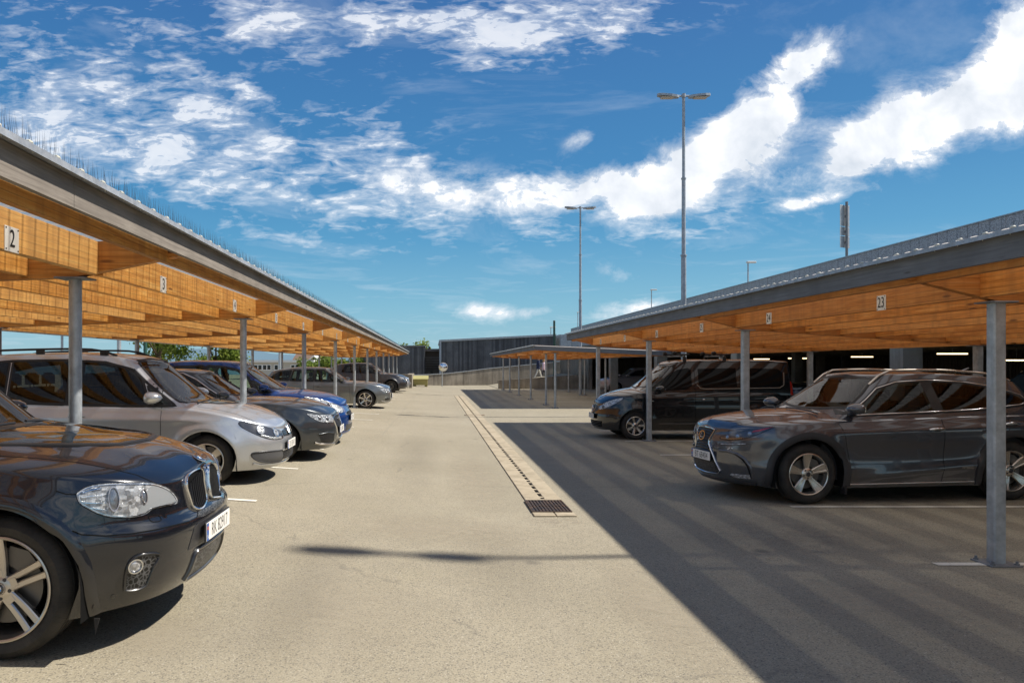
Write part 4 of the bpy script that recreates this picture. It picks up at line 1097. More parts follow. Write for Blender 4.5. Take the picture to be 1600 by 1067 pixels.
    def finish(s, mb, name, m, ang):
        o = mb.obj(name, m, s.root, fix=False)
        bm = bmesh.new(); bm.from_mesh(o.data); bmesh.ops.remove_doubles(bm, verts=bm.verts, dist=2e-4)
        bmesh.ops.dissolve_degenerate(bm, dist=1e-4, edges=bm.edges)
        bmesh.ops.recalc_face_normals(bm, faces=bm.faces)
        # outward?
        c = sum(((f.normal.z) * f.calc_area() for f in bm.faces if f.calc_center_median().z > 1.0), 0.)
        if c < 0: bmesh.ops.reverse_faces(bm, faces=bm.faces)
        bm.to_mesh(o.data); bm.free()
        me = o.data; me.polygons.foreach_set('use_smooth', [True] * len(me.polygons)); me.set_sharp_from_angle(angle=radians(ang)); me.update()
        return o
    def wlim(s, z, m=.085):
        gh = s.sp['gh']; fx = interp(gh['xf']); zr = interp(gh['zr']); t = .5
        for _ in range(6):
            x = fx(t); t = max(0., min(1., (z - gh['z0']) / max(.05, zr(x - .1) - gh['z0'])))
        return fx(t) - .045 * (fx(t) - interp(gh['xr'])(t)) - m
    def clampw(s, poly, m=.085):
        out = []
        n = len(poly)
        for i, (x, z) in enumerate(poly):
            out.append((min(x, s.wlim(z, m)), z))
        return out
    # ---- projection onto the shell
    def hit(s, o, d):
        loc, nrm, idx, dist = s.bvh.ray_cast(o, d, 12.)
        if loc is None:
            return None
        return s.smooth(loc, idx, nrm, d)
    def smooth(s, loc, idx, nrm, d=None):
        a, b, c = s.Pn[idx]; A, B, C_ = s.V[a], s.V[b], s.V[c]
        v0, v1, v2 = B - A, C_ - A, loc - A; d00, d01, d11, d20, d21 = v0.dot(v0), v0.dot(v1), v1.dot(v1), v2.dot(v0), v2.dot(v1)
        den = d00 * d11 - d01 * d01
        if abs(den) > 1e-14:
            v_ = (d11 * d20 - d01 * d21) / den; w_ = (d00 * d21 - d01 * d20) / den
            n2 = (s.Nn[a] * (1 - v_ - w_) + s.Nn[b] * v_ + s.Nn[c] * w_)
            if n2.length > .1:
                n2.normalize()
                if n2.dot(nrm) > .5: nrm = n2
        if d is not None and nrm.dot(d) > 0: nrm = -nrm
        return loc, nrm
    def proj(s, p, mode, side=1):
        """p 2D -> (location, normal). side mirrors across the car's axis"""
        if mode == 'side': return s.hit(Vector((p[0], side * 3, p[1])), Vector((0, -side, 0)))
        if mode == 'front': return s.hit(Vector((2, side * p[0], p[1])), Vector((-1, 0, 0)))
        if mode == 'rear': return s.hit(Vector((-s.L - 2, side * p[0], p[1])), Vector((1, 0, 0)))
        if mode == 'top': return s.hit(Vector((p[0], side * p[1], 4)), Vector((0, 0, -1)))
        if mode == 'px':
            o = s.inv @ Vector((0, 0, CAMZ)); w = P(p[0], p[1], 5.); d = ((s.inv @ w) - o).normalized()
            h = s.hit(o, d)
            if h is None: return None
            if side * s.pxside < 0: return Vector((h[0].x, -h[0].y, h[0].z)), Vector((h[1].x, -h[1].y, h[1].z))
            return h
        if mode == 'wrap':      # arc length round the front, height
            if p[0] < 0: x, y = s.pln(-p[0]); q = s.pt(x, y, p[1]); q.y *= -1
            else: x, y = s.pln(p[0]); q = s.pt(x, y, p[1])
            q.y *= side; loc, nrm, idx, dist = s.bvh.find_nearest(q)
            l, n_ = s.smooth(loc, idx, nrm)
            if n_.dot(q - Vector((-1.2 if q.x > -1.6 else q.x, 0, q.z))) < 0: n_ = -n_
            return l, n_
    pxside = 1
    def open_cabin(s, wheel_side=1, seats=True):
        """cut the shell under every pane, give the panes clear glass and build the cabin behind them"""
        def inside(x, y, bd):
            c = False; j = len(bd) - 1
            for i in range(len(bd)):
                xi, yi = bd[i]; xj, yj = bd[j]
                if (yi > y) != (yj > y) and x < (xj - xi) * (y - yi) / (yj - yi) + xi: c = not c
                j = i
            return c
        W = [w for w in s.wins if w[0].data.materials[0] != M['privacy']]
        bm = bmesh.new(); bm.from_mesh(s.roof.data); kill = []
        for f in bm.faces:
            c = f.calc_center_median(); n = f.normal
            for o, poly, mode, sd in W:
                if mode == 'side' and c.y * sd > 0 and abs(n.y) > .45 and inside(c.x, c.z, poly): kill.append(f); break
                if mode == 'front' and c.x > -s.L * .65 and n.x > .2 and inside(c.y, c.z, poly): kill.append(f); break
        bmesh.ops.delete(bm, geom=kill, context='FACES'); bm.to_mesh(s.roof.data); bm.free()
        gh = s.sp['gh']; x0 = interp(gh['xf'])(0); x1 = interp(gh['xr'])(0); hb = gh['hb']
        bm = bmesh.new(); bm.from_mesh(s.body.data); kill = []
        for f in bm.faces:
            c = f.calc_center_median()
            if abs(f.normal.z) > .3 and c.z > .8 and abs(c.y) < hb - .09 and x1 + .15 < c.x < x0 - .26 - .16 * (c.y / hb) ** 2: kill.append(f)
        bmesh.ops.delete(bm, geom=kill, context='FACES'); bm.to_mesh(s.body.data); bm.free()
        mp = {M['glass']: M['glass_t'], M['glass_g']: M['glass_gt'], M['screen']: M['screen_t']}
        for o, poly, mode, sd in W:
            o.data.materials[0] = mp.get(o.data.materials[0], M['glass_t'])
            s.strip('glass_seal', poly, mode, M['black'], .06, .0025, sd, o, closed=True, prof=[(-.5, -.002), (-.5, .002), (.5, .002), (.5, -.002)])
        zbelt = gh['z0']; H = interp(gh['zr'])(-2.4)
        mb = MB(); w = hb - .06
        mb.box((x1 + .1, -w, .28), (x0 + .1, w, .34)); mb.box((x0 - .02, -w + .16, .34), (x0 + .06, w - .16, zbelt - .12)); mb.box((x1 + .1, -w, .34), (x1 + .2, w, zbelt + .05))
        for sd in (-1, 1): mb.box((x1 + .1, min(sd * (w - .03), sd * w), .3), (x0 - .05, max(sd * (w - .03), sd * w), zbelt - .06))
        mb.bbox((x1 + .12, -w, zbelt - .1), (x1 + .75, w, zbelt - .06), .01)
        mb.obj('cabin_shell', M['cabin'], s.root)
        db = MB(); zt = s.f_zc(x0)
        wd_ = w - .14; db.add([(x0 - .08, -wd_, zt - .09), (x0 - .08, wd_, zt - .09), (x0 - .42, wd_, zt - .09), (x0 - .42, -wd_, zt - .09), (x0 - .50, wd_, zt - .18), (x0 - .50, -wd_, zt - .18), (x0 - .45, wd_, .5), (x0 - .45, -wd_, .5)], [(0, 1, 2, 3), (3, 2, 4, 5), (5, 4, 6, 7)])
        ds = db.obj('dashboard', M['cabin'], s.root)
        sw = MB(); c = Vector((x0 - .72, wheel_side * .36, zt - .10)); ax = Vector((-.9, 0, .42)).normalized(); u = Vector((0, 1, 0)); v = ax.cross(u)
        sw.tube([c + u * (.185 * cos(2 * pi * i / 24)) + v * (.185 * sin(2 * pi * i / 24)) for i in range(24)], .015, 6, closed=True)
        for a in (.3, pi - .3, -pi / 2): sw.tube([c - ax * .03, c + (u * cos(a) + v * sin(a)) * .18], .014, 6)
        sw.cyl(c - ax * .06, c, .06, n=14); sw.obj('steering_wheel', M['black'], ds, smooth=50)
        hl = MB(); 
        def seat(cx, cy, wd, n=1):
            q = MB(); zs_ = zbelt - .42; top = min(H - .30, zs_ + .68)
            q.bbox((cx - .25, cy - wd, zs_ - .14), (cx + .27, cy + wd, zs_), .05)
            for k in range(8):
                z = zs_ + (top - zs_) * k / 8; z2 = zs_ + (top - zs_) * (k + 1) / 8 + .002; xx = cx - .20 - .14 * k / 8; ww = wd * (1, 1, 1, 1, .98, .95, .9, .8)[k]
                q.bbox((xx - .10, cy - ww, z), (xx + .02, cy + ww, z2), .006)
            for k in range(n):
                yy = cy if n == 1 else cy + (k - (n - 1) / 2) * wd * .72
                q.bbox((cx - .42, yy - .12, top + .035), (cx - .32, yy + .12, top + .19), .035); q.cyl((cx - .37, yy - .05, top - .02), (cx - .37, yy - .05, top + .05), .008, n=6); q.cyl((cx - .37, yy + .05, top - .02), (cx - .37, yy + .05, top + .05), .008, n=6)
            q.obj('seat', M['seat'], s.root)
        for sd in (-1, 1): seat(x0 - 1.22, sd * .36, .24)
        seat(x0 - 2.15, 0, .60, 3)
        m_ = MB(); h = s.proj((0, H - .14), 'front')
        if h: x = h[0].x - .10; m_.bbox((x - .03, -.11, H - .17), (x, .11, H - .11), .01); m_.cyl((x, 0, H - .12), (x + .05, 0, H - .07), .01, n=6); m_.obj('rear_view_mirror', M['black'], s.root)
    def patch(s, name, poly, mode, m, off=.004, res=.03, side=1, parent=None, skirt=.012, mirror_merge=False, dome=0.):
        """a thin shell laid on the body inside the outline poly, skirt closes its edge down to the body"""
        if mode == 'px': res = res if res > .5 else 4.
        if mode == 'side' and 'window' in name: poly = s.clampw(poly)
        xs_ = [p[0] for p in poly]; ys_ = [p[1] for p in poly]
        # densify the boundary
        bd = []
        for a, b in zip(poly, poly[1:] + poly[:1]):
            n = max(1, int(hypot(a[0] - b[0], a[1] - b[1]) / res)); bd += [(a[0] + (b[0] - a[0]) * i / n, a[1] + (b[1] - a[1]) * i / n) for i in range(n)]
        def inside(x, y):
            c = False; n = len(bd); j = n - 1
            for i in range(n):
                xi, yi = bd[i]; xj, yj = bd[j]
                if (yi > y) != (yj > y) and x < (xj - xi) * (y - yi) / (yj - yi) + xi: c = not c
                j = i
            return c
        pts = list(bd); nb = len(bd)
        nx_ = int((max(xs_) - min(xs_)) / res) + 2; ny_ = int((max(ys_) - min(ys_)) / res) + 2
        for i in range(nx_):
            for j in range(ny_):
                x = min(xs_) + (i + .5 * (j % 2)) * res; y = min(ys_) + j * res
                if inside(x, y) and min((x - a) ** 2 + (y - b) ** 2 for a, b in bd) > (res * .45) ** 2: pts.append((x, y))
        r = delaunay_2d_cdt([Vector(p) for p in pts], [(i, (i + 1) % nb) for i in range(nb)], [], 1, 1e-7)
        vv, ff = r[0], r[2]
        P3 = []; N3 = []; ok = []
        for p in vv:
            h = s.proj((p[0], p[1]), mode, side)
            if h is None: P3.append(None); N3.append(None); continue
            o_ = off
            if dome:
                dd = min(hypot(p[0] - a, p[1] - b) for a, b in bd[::2]); o_ += dome * min(1., dd / (res * 3))
            P3.append(h[0] + h[1] * o_); N3.append(h[1])
        idx = {}; v = []; N = []
        for i, p in enumerate(P3):
            if p is not None: idx[i] = len(v); v.append(p); N.append(N3[i])
        f = [tuple(idx[i] for i in q) for q in ff if all(i in idx for i in q)]
        # orient
        if f:
            q = f[0]; nn = (v[q[1]] - v[q[0]]).cross(v[q[2]] - v[q[0]])
            if nn.dot(N[q[0]]) < 0: f = [tuple(reversed(q)) for q in f]
        nt0 = len(f)
        if skirt:
            used = {}
            for q in f:
                for a, b in zip(q, q[1:] + q[:1]): used[(a, b)] = 1
            bo = [(a, b) for (a, b) in used if (b, a) not in used]; low = {}
            for a, b in bo:
                for i in (a, b):
                    if i not in low: low[i] = len(v); v.append(v[i] - N[i] * (skirt + off)); N.append(N[i])
            for a, b in bo: f.append((b, a, low[a], low[b]))
        me = bpy.data.meshes.new(name); me.from_pydata([tuple(p) for p in v], [], f); me.materials.append(m)
        me.polygons.foreach_set('use_smooth', [i < nt0 for i in range(len(f))])
        me.update()
        if not dome:
            nl = []
            for p in me.polygons:
                for li in p.loop_indices:
                    nl.append(tuple(N[me.loops[li].vertex_index]) if p.index < nt0 else tuple(p.normal))
            me.normals_split_custom_set(nl)
        o = bpy.data.objects.new(name, me); COL.objects.link(o); o.parent = parent or s.root
        if name in ('side_window', 'quarter_window', 'windscreen'): s.wins.append((o, poly, mode, side))
        return o
    def strip(s, name, line, mode, m, w=.012, off=.003, side=1, parent=None, closed=False, res=.03, prof=None, obj=True):
        """raised moulding along a line on the body: w wide, rounded to height off"""
        if mode == 'px': res = max(res, 3.)
        if name in ('window_trim', 'window_surround', 'window_seal'): line = s.clampw(line, .055)
        pts = []
        L_ = list(line) + ([line[0]] if closed else [])
        for a, b in zip(L_, L_[1:]):
            n = max(1, int(hypot(a[0] - b[0], a[1] - b[1]) / res)); pts += [(a[0] + (b[0] - a[0]) * i / n, a[1] + (b[1] - a[1]) * i / n) for i in range(n)]
        if not closed: pts.append(L_[-1])
        H = []
        for p in pts:
            h = s.proj(p, mode, side)
            if h: H.append(h)
        if len(H) < 2: return None
        pr = prof or [(-.5, -.004), (-.5, off * .6), (-.25, off), (.25, off), (.5, off * .6), (.5, -.004)]
        v = []; f = []; n = len(H); k = len(pr)
        for i, (p, nn) in enumerate(H):
            a = H[i - 1][0] if (i or closed) else p; b = H[(i + 1) % n][0] if (i < n - 1 or closed) else p
            d = (b - a)
            if d.length < 1e-6: d = Vector((1, 0, 0))
            t = d.normalized().cross(nn).normalized()
            for q, h in pr: v.append(p + t * (q * w) + nn * h)
        for i in range(n if closed else n - 1):
            j = (i + 1) % n
            for q in range(k - 1): f.append((i * k + q, j * k + q, j * k + q + 1, i * k + q + 1))
        mb = MB(); mb.add(v, f)
        if not obj: return mb
        return mb.obj(name, m, parent or s.root, smooth=50)
    def seam(s, name, lines, mode, w=.006, m=None, parent=None, sides=(1, -1)):
        for sd in sides:
            for l in lines:
                q = s.strip('', l, mode, None, w, .0012, sd, prof=[(-.5, .0012), (.5, .0012)], obj=False)
                if q: q.obj(name, m or M['void'], parent or s.root, fix=False)
    def frame_of(s, p, mode, side=1, off=0.):
        h = s.proj(p, mode, side)
        if h is None: return None
        l, n_ = h; up = Vector((0, 0, 1)); t = up.cross(n_).normalized(); u = n_.cross(t)
        mt = Matrix((t, u, n_)).transposed().to_4x4(); mt.translation = l + n_ * off; return mt
    # ---- standard fittings
    def wheels(s, style, rimR, width=.23, mats=None, near=1, badge=None, steer=0., inset=.02):
        src = None
        for xw in (s.xf, s.xr):
            for sd in (1, -1):
                y = s.pln(s.arc_at(xw))[1] * s.f_side(s.Rt) - inset
                if src is None: src = make_wheel(s.Rt, rimR, width, style, mats, badge); o = src
                else: o = copy_tree(src)
                o.parent = s.root; o.location = (xw, sd * y, s.Rt); o.rotation_euler = (0, random.uniform(0, 1.) if sd * near < 0 or xw == s.xr else sp_ang(s), pi if sd < 0 else 0)
                if xw == s.xf and steer: o.rotation_euler.z += steer
    def arches(s):
        R = s.Ra + .004; n = 18; yi = s.pln(s.arc_at(s.xf))[1] * .985 - .38
        for xw in (s.xf, s.xr):
            yo = s.pln(s.arc_at(xw))[1] * s.f_side(s.Rt + s.Ra) - .012
            for sd in (1, -1):
                pts = [(xw + R, s.zb0)] + [(xw + R * cos(pi * i / n), s.Rt + R * sin(pi * i / n) * s.sp.get('archk', 1.)) for i in range(n + 1)] + [(xw - R, s.zb0)]
                v = [(x, sd * yo, z) for x, z in pts] + [(x, sd * yi, z) for x, z in pts]; k = len(pts)
                mb = MB(); mb.add(v, [(i, i + 1, i + 1 + k, i + k) for i in range(k - 1)] + [tuple(range(k, 2 * k))])
                mb.obj('wheel_arch_liner', M['void'], s.root, fix=False)
        ub = MB(); w = s.sp['hw'] - .10; wi = s.sp['hw'] - .40; z = s.zb0
        for a, b, ww in ((-.42, s.xf + s.Ra + .01, w - .16), (s.xf + s.Ra + .01, s.xf - s.Ra - .01, wi), (s.xf - s.Ra - .01, s.xr + s.Ra + .01, w), (s.xr + s.Ra + .01, s.xr - s.Ra - .01, wi), (s.xr - s.Ra - .01, -s.L + .25, w - .12)):
            ub.box((b, -ww, z + .02), (a, ww, z + .25))
        ub.obj('underbody', M['void'], s.root)
    def mirror_part(s, x, z, m, side_list=(1, -1), k=1.):
        for sd in side_list:
            h = s.proj((x, z), 'side', sd)
            if not h: continue
            y0 = abs(h[0].y); mb = MB()
            cage = [(-.02, .03, .0, .03), (.005, .06, -.055, .055), (.055, .115, -.07, .075), (.06, .19, -.072, .072), (.03, .235, -.055, .06), (-.0, .25, -.03, .035)]
            v = []; f = []; n = 12
            secs = [(.03, .05, .03), (.06, .10, .055), (.11, .14, .074), (.16, .14, .072), (.205, .11, .058), (.23, .05, .03)]
            for (dy, rx, rz_) in secs:
                for i in range(n):
                    a = 2 * pi * i / n; xx = cos(a); v.append((x + k * (rx * .9 * (xx if xx > 0 else xx * .35)) + .01, sd * (y0 + k * (dy - .02)), z + .075 * k + k * rz_ * .85 * sin(a)))
            for j in range(len(secs) - 1):
                for i in range(n): f.append((j * n + i, j * n + (i + 1) % n, (j + 1) * n + (i + 1) % n, (j + 1) * n + i))
            f += [tuple(range(n)), tuple((len(secs) - 1) * n + i for i in range(n))]
            mb.add(v, f); o = mb.obj('wing_mirror', m, s.root, smooth=60)
            ml = MB(); ml.tube([(x + .02, sd * (y0 - .04), z + .0), (x + .015, sd * (y0 + .05), z + .018), (x + .01, sd * (y0 + .11), z + .045)], [.032, .026, .03], 8); ml.obj('mirror_stalk', M['black'], o, smooth=60)
            gl = MB(); xx = x - .028 * k
            gl.box((xx - .016, min(sd * (y0 + .06), sd * (y0 + .18)), z + .045), (xx - .010, max(sd * (y0 + .06), sd * (y0 + .18)), z + .105)); gl.obj('mirror_glass', M['chrome'], o)
    def handle(s, x, z, sides=(1, -1), m=None, L=.19):
        for sd in sides:
            pts = []
            for i in range(9):
                t = i / 8; h = s.proj((x - L / 2 + L * t, z + .004 * sin(pi * t)), 'side', sd)
                if h: pts.append(h[0] + h[1] * (.004 + .028 * sin(pi * t) ** .6))
            if len(pts) < 4: continue
            mb = MB(); mb.tube(pts, [.011] + [.015] * (len(pts) - 2) + [.011], 8); o = mb.obj('door_handle', m or s.paint, s.root, smooth=60)
            s.patch('handle_cup', [(x + .06 * cos(a), z + .026 * sin(a)) for a in [2 * pi * i / 12 for i in range(12)]], 'side', M['satin'], .0015, .02, sd, o, skirt=0)
    def plate(s, txt, z, x_off=.0, tilt=0., blue=True, y=0.):
        h = s.proj((y, z), 'front'); n_ = h[1]; l = h[0] + Vector((.012 + x_off, 0, 0))
        n_ = Vector((1, 0, 0)); t = Vector((0, 1, 0)); u = Vector((0, 0, 1))
        mt = Matrix(((0, 0, 1, 0), (1, 0, 0, 0), (0, 1, 0, 0), (0, 0, 0, 1))); mt.translation = l
        mb = MB(); mb.bbox((-.268, -.062, -.008), (.268, .062, .0), .003)
        o = mb.obj('number_plate', M['black'], s.root); o.data.transform(mt)
        mb = MB(); mb.bbox((-.258, -.054, .0005), (.258, .054, .004), .001); q = mb.obj('plate_face', M['signwhite'], o); q.data.transform(mt)
        if blue:
            mb = MB(); mb.box((-.2565, -.0525, .0042), (-.215, .0525, .005)); q = mb.obj('plate_band', M['plate_blue'], o); q.data.transform(mt)
            mb = MB(); mb.box((-.25, .012, .0052), (-.221, .034, .0056)); q = mb.obj('plate_flag', M['red_lens'], o); q.data.transform(mt)
            text_mesh('plate_letter', 'N', .034, mt @ Matrix.Translation((-.236, -.03, .0058)), M['white'], o)
        text_mesh('plate_text', txt, .112, mt @ Matrix.Translation((.022, -.004, .0048)), M['ink'], o, sx=.80)
        return o
def sp_ang(s): return s.sp.get('wang', .3)
def make_wheel(R, rr, W, style, mats=None, badge=None):
    al, dk = mats or (M['alloy'], M['alloy_dk'])
    root = empty('wheel')
    h = W / 2; f = -h          # outer face at y = 0 going inwards to -W ; local +y is outward
    t = MB(); prof = [(rr - .012, -W + .02), (rr + .01, -W + .005), (rr + (R - rr) * .5, -W - .008), (R - .022, -W + .008), (R - .006, -W + .03)]
    gy = [-W * .78, -W * .6, -W * .4, -W * .22]
    for g_ in gy: prof += [(R, g_ - .007), (R - .009, g_ - .005), (R - .009, g_ + .005), (R, g_ + .007)]
    prof += [(R - .006, -.030), (R - .02, -.010), (rr + (R - rr) * .55, .007), (rr + (R - rr) * .25, .004), (rr + .014, -.004), (rr + .008, -.008), (rr - .004, -.014), (rr - .012, -.02)]
    t.lathe(prof, 72); o = t.obj('tyre', M['tyre'], root, smooth=35)
    b = MB(); b.lathe([(rr + .004, -.012), (rr + .004, -.002), (rr - .004, .001), (rr - .012, -.004), (rr - .014, -.016), (rr - .022, -.03), (rr - .028, -.06), (rr - .032, -W + .03), (rr - .02, -W + .015)], 72)
    spoke_f, n = style[0], style[1]
    # style: (kind, count, ...)
    def spoke(a, w0, w1, r0, r1, d0, d1, th=.022, twist=0., curve=0., mi=0, o0=0., o1=0.):
        """a spoke from r0 to r1, half widths w0,w1, outer faces at depth d0,d1"""
        rows = []; N = 6
        for i in range(N + 1):
            q = i / N; r = r0 + (r1 - r0) * q; w_ = w0 + (w1 - w0) * q; d = d0 + (d1 - d0) * q - curve * sin(pi * q); aa = a + twist * q
            er = Vector((cos(aa), 0, sin(aa))); et = Vector((-sin(aa), 0, cos(aa))); c = er * r + et * (o0 + (o1 - o0) * q)
            bev = min(.006, w_ * .4)
            rows.append([c - et * w_ + Vector((0, d - th, 0)), c - et * w_ + Vector((0, d - bev, 0)), c - et * (w_ - bev) + Vector((0, d, 0)), c + et * (w_ - bev) + Vector((0, d, 0)), c + et * w_ + Vector((0, d - bev, 0)), c + et * w_ + Vector((0, d - th, 0))])
        v = [p for r_ in rows for p in r_]; f = []
        for i in range(N):
            for k in range(5): f.append((i * 6 + k, i * 6 + k + 1, i * 6 + k + 7, i * 6 + k + 6))
        b.add(v, f, mi)
    rh = .062; re = rr - .010
    for i in range(n):
        a = 2 * pi * i / n + pi / 2
        if spoke_f == 'double':
            for sgn in (-1, 1): spoke(a, .0165, .019, rh - .02, re, -.024, -.008, .03, 0, .008, 0, sgn * .021, sgn * .034)
            spoke(a, .030, .026, rh - .01, rh + .035, -.0245, -.0235, .03)
        elif spoke_f == 'star':
            spoke(a, .028, .060, rh - .01, re, -.036, -.012, .03, 0, .006)
            for sgn in (-1, 1): spoke(a, .008, .014, rh + .0, re - .004, -.034, -.006, .014, 0, .004, 0, sgn * .016, sgn * .044)
        elif spoke_f == 'ysplit':
            spoke(a, .024, .020, rh - .01, rr * .58, -.03, -.020, .03)
            for sgn in (-1, 1): spoke(a + sgn * .02, .014, .018, rr * .5, re, -.022, -.010, .024, sgn * .15)
        elif spoke_f == 'twin':
            spoke(a, .022, .030, rh - .01, re, -.03, -.010, .03)
        elif spoke_f == 'wide':
            spoke(a, .036, .048, rh - .01, re, -.026, -.008, .02, 0, -.004)
    b.lathe([(.001, -.012), (.030, -.013), (.034, -.02), (.060, -.024), (.072, -.032), (.074, -.07)], 32)
    for i in range(5):
        a = 2 * pi * i / 5 + pi / 2 + pi / 5; c = (.052 * cos(a), -.03, .052 * sin(a)); b.cyl(c, (c[0], -.0215, c[2]), .011, n=6, mi=1)
    b.obj('rim', [al, M['alloy_dk']], root, smooth=40)
    d = MB(); d.lathe([(.001, -.085), (rr * .72, -.085), (rr * .72, -.105)], 40); d.cyl((0, -.07, 0), (0, -.1, 0), .075, n=24)
    a0 = 2.3; d.prism([(rr * q * cos(a0 + k), rr * q * sin(a0 + k)) for q, k in ((.45, -.5), (.80, -.45), (.84, 0), (.80, .45), (.45, .5), (.42, 0))], -.115, -.06, 'Y')
    d.obj('brake_disc', M['disc'], root, smooth=40)
    bk = MB(); bk.lathe([(.001, -W + .05), (rr - .03, -W + .05)], 32); bk.obj('wheel_back', M['void'], root)
    c = MB(); c.lathe([(.001, -.0085), (.022, -.009), (.028, -.0125)], 28); q = c.obj('hub_cap', badge or M['alloy_dk'], root, smooth=40)
    return root
m = mat('tyre_rubber', (.02, .018, .017), .72, spec=.4); t = NT(m); w = t.coords('' and 1 or (1, 1, 1))
sx_, sy_, sz_ = t.sep(w)
ang = t.math('ARCTAN2', sz_, sx_); rad = t.math('SQRT', t.math('ADD', t.math('MULTIPLY', sx_, sx_), t.math('MULTIPLY', sz_, sz_)))
fr_ = t.math('FRACT', t.math('ADD', t.math('MULTIPLY', ang, 13.), t.math('MULTIPLY', sy_, 9.)))
gm_ = t.ramp(fr_, [(0, g(0)), (.08, g(0)), (.14, g(1))])
dust = t.ramp(t.noise(w, 6, 4), [(.35, (.016, .015, .014)), (.7, (.048, .042, .035))])
t.base(t.mix(t.math('MULTIPLY', t.ramp(rad, [(.27, g(0)), (.3, g(1))]), 1.), dust, dust)); t.bump(gm_, .5, .004)
M['tyre'] = m
def roundel(name='roundel'):
    m = mat(name, (.02, .02, .02), .2, coat=1); t = NT(m); w = t.coords(); x, y, z = t.sep(w)
    r = t.math('SQRT', t.math('ADD', t.math('MULTIPLY', x, x), t.math('MULTIPLY', z, z)))
    q = t.math('GREATER_THAN', t.math('MULTIPLY', x, z), 0.)
    c = t.mix(q, (.85, .85, .85), (.02, .25, .60)); c = t.mix(t.math('GREATER_THAN', r, .0165), c, (.01, .01, .012)); t.base(c); return m
M['roundel'] = roundel()
def arcpts(cx, cz, r, a0, a1, n=20, k=1.): return [(cx + r * cos(radians(a0 + (a1 - a0) * i / n)), cz + k * r * sin(radians(a0 + (a1 - a0) * i / n))) for i in range(n + 1)]
def arch_trim(c, m, w=.06, off=.016, name='wheel_arch_trim', down=True):
    for xw in (c.xf, c.xr):
        for sd in (1, -1):
            pts = ([(xw + c.Ra + w * .5, c.zb0 + .01)] if down else []) + arcpts(xw, c.Rt, c.Ra + w * .5 - .002, 0, 180, 30, c.sp.get('archk', 1.)) + ([(xw - c.Ra - w * .5, c.zb0 + .01)] if down else [])
            c.strip(name, pts, 'side', m, w, off, sd, prof=[(-.5, -.01), (-.5, off), (-.35, off + .002), (0, off), (.3, off * .7), (.5, .0), (.5, -.004)])
def disc_on(c, name, p, mode, r, m, off=.006, th=.006, side=1, parent=None, sx=1., n=28, dome=.0, hollow=None):
    mt = c.frame_of(p, mode, side, off)
    if mt is None: return None
    mb = MB()
    if hollow: mb.lathe([(hollow, 0), (hollow, th), (r, th), (r, 0)], n, axis='Z')
    else: mb.lathe([(.0005, th + dome), (r * .5, th + dome * .8), (r * .9, th + dome * .2), (r, th * .8), (r, 0)], n, axis='Z')
    o = mb.obj(name, m, parent or c.root, smooth=35); o.data.transform(mt @ Matrix.Diagonal((sx, 1, 1, 1))); return o
GPLAN = [(0, 0), (.004, .38), (.013, .66), (.025, .83), (.038, .925), (.058, .972), (.095, .995), (.16, 1.0), (.5, 1.0), (.78, .985), (.88, .95), (.94, .88), (.975, .72), (.992, .45), (1., 0)]
# ---------------------------------------------------------------- dark blue-grey SUV in the left foreground
BY = 3.935 + .95
def bmw_feat(x, y):
    ay = abs(y); f = 0.
    if x > -1.5:
        line = .30 + .22 * min(1., max(0., -x / 1.3))
        k = smooth01((-x - .1) / .4)
        f += .016 * k * exp(-((ay - line) / .055) ** 2)          # crease over the kidney
        f += .010 * k * smooth01((line - ay) / .12)
        f += .010 * exp(-((ay) / .12) ** 2) * smooth01((x + .7) / .5)
    return f
sp = dict(L=4.86, hw=.95, of=.87, wb=2.93, Rt=.372, Ra=.432, zb=.20, archk=.99, wang=.12,
    plan=[(0, 0), (-.008, .20), (-.035, .42), (-.10, .62), (-.22, .775), (-.40, .875), (-.66, .93), (-1.0, .948), (-1.7, .952), (-2.6, .95), (-3.6, .945), (-4.2, .92), (-4.55, .84), (-4.76, .66), (-4.84, .36), (-4.86, 0)],
    side=[(.15, .94), (.25, .96), (.4, .985), (.55, .998), (.7, 1.), (.82, .992), (.92, .975), (1.02, .945), (1.1, .92)],
    zs=[(0, .80), (-.04, .82), (-.12, .86), (-.25, .895), (-.45, .925), (-.7, .955), (-1.1, .985), (-1.8, 1.02), (-3, 1.05), (-4.86, 1.04)],
    zc=[(0, .885), (-.08, .92), (-.18, .965), (-.35, 1.022), (-.6, 1.078), (-.9, 1.115), (-1.2, 1.138), (-1.5, 1.145), (-4.86, 1.12)],
    nose=[(.15, .17), (.24, .09), (.32, .045), (.42, .022), (.52, .008), (.585, .0), (.64, .012), (.675, .05), (.75, .062), (.84, .08), (.95, .13)],
    zbf=[(0, .235), (-.2, .225), (-.45, .20), (-5, .20)],
    camber=.065, crown=2.8, feat=bmw_feat, flare=.016, crease=[(-.3, .70, -4.4, .86, .010, .05)],
    gh=dict(plan=GPLAN, z0=1.0, hb=.83, hr=.60, zr=[(-1.1, 1.15), (-1.75, 1.57), (-2.15, 1.68), (-2.9, 1.71), (-3.8, 1.68), (-4.5, 1.60), (-4.86, 1.5)], xf=[(0, -1.19), (.15, -1.27), (1, -1.96)], xr=[(0, -4.82), (1, -4.45)]))
bp = paint('dark_blue_grey_paint', (.006, .0075, .012), .25, .22, .05)
B = Car('suv_car', 'dark blue-grey SUV with chrome twin kidney grille, large alloy wheel in the left foreground', sp, (-1.385, BY, .135), 0, bp)
B.pxside = -1
B.arches(); B.wheels(('double', 5), .272, .255, badge=M['roundel'], near=-1, inset=.012)
lower = paint('bumper_paint', (.009, .010, .012), .3, .3, .04)
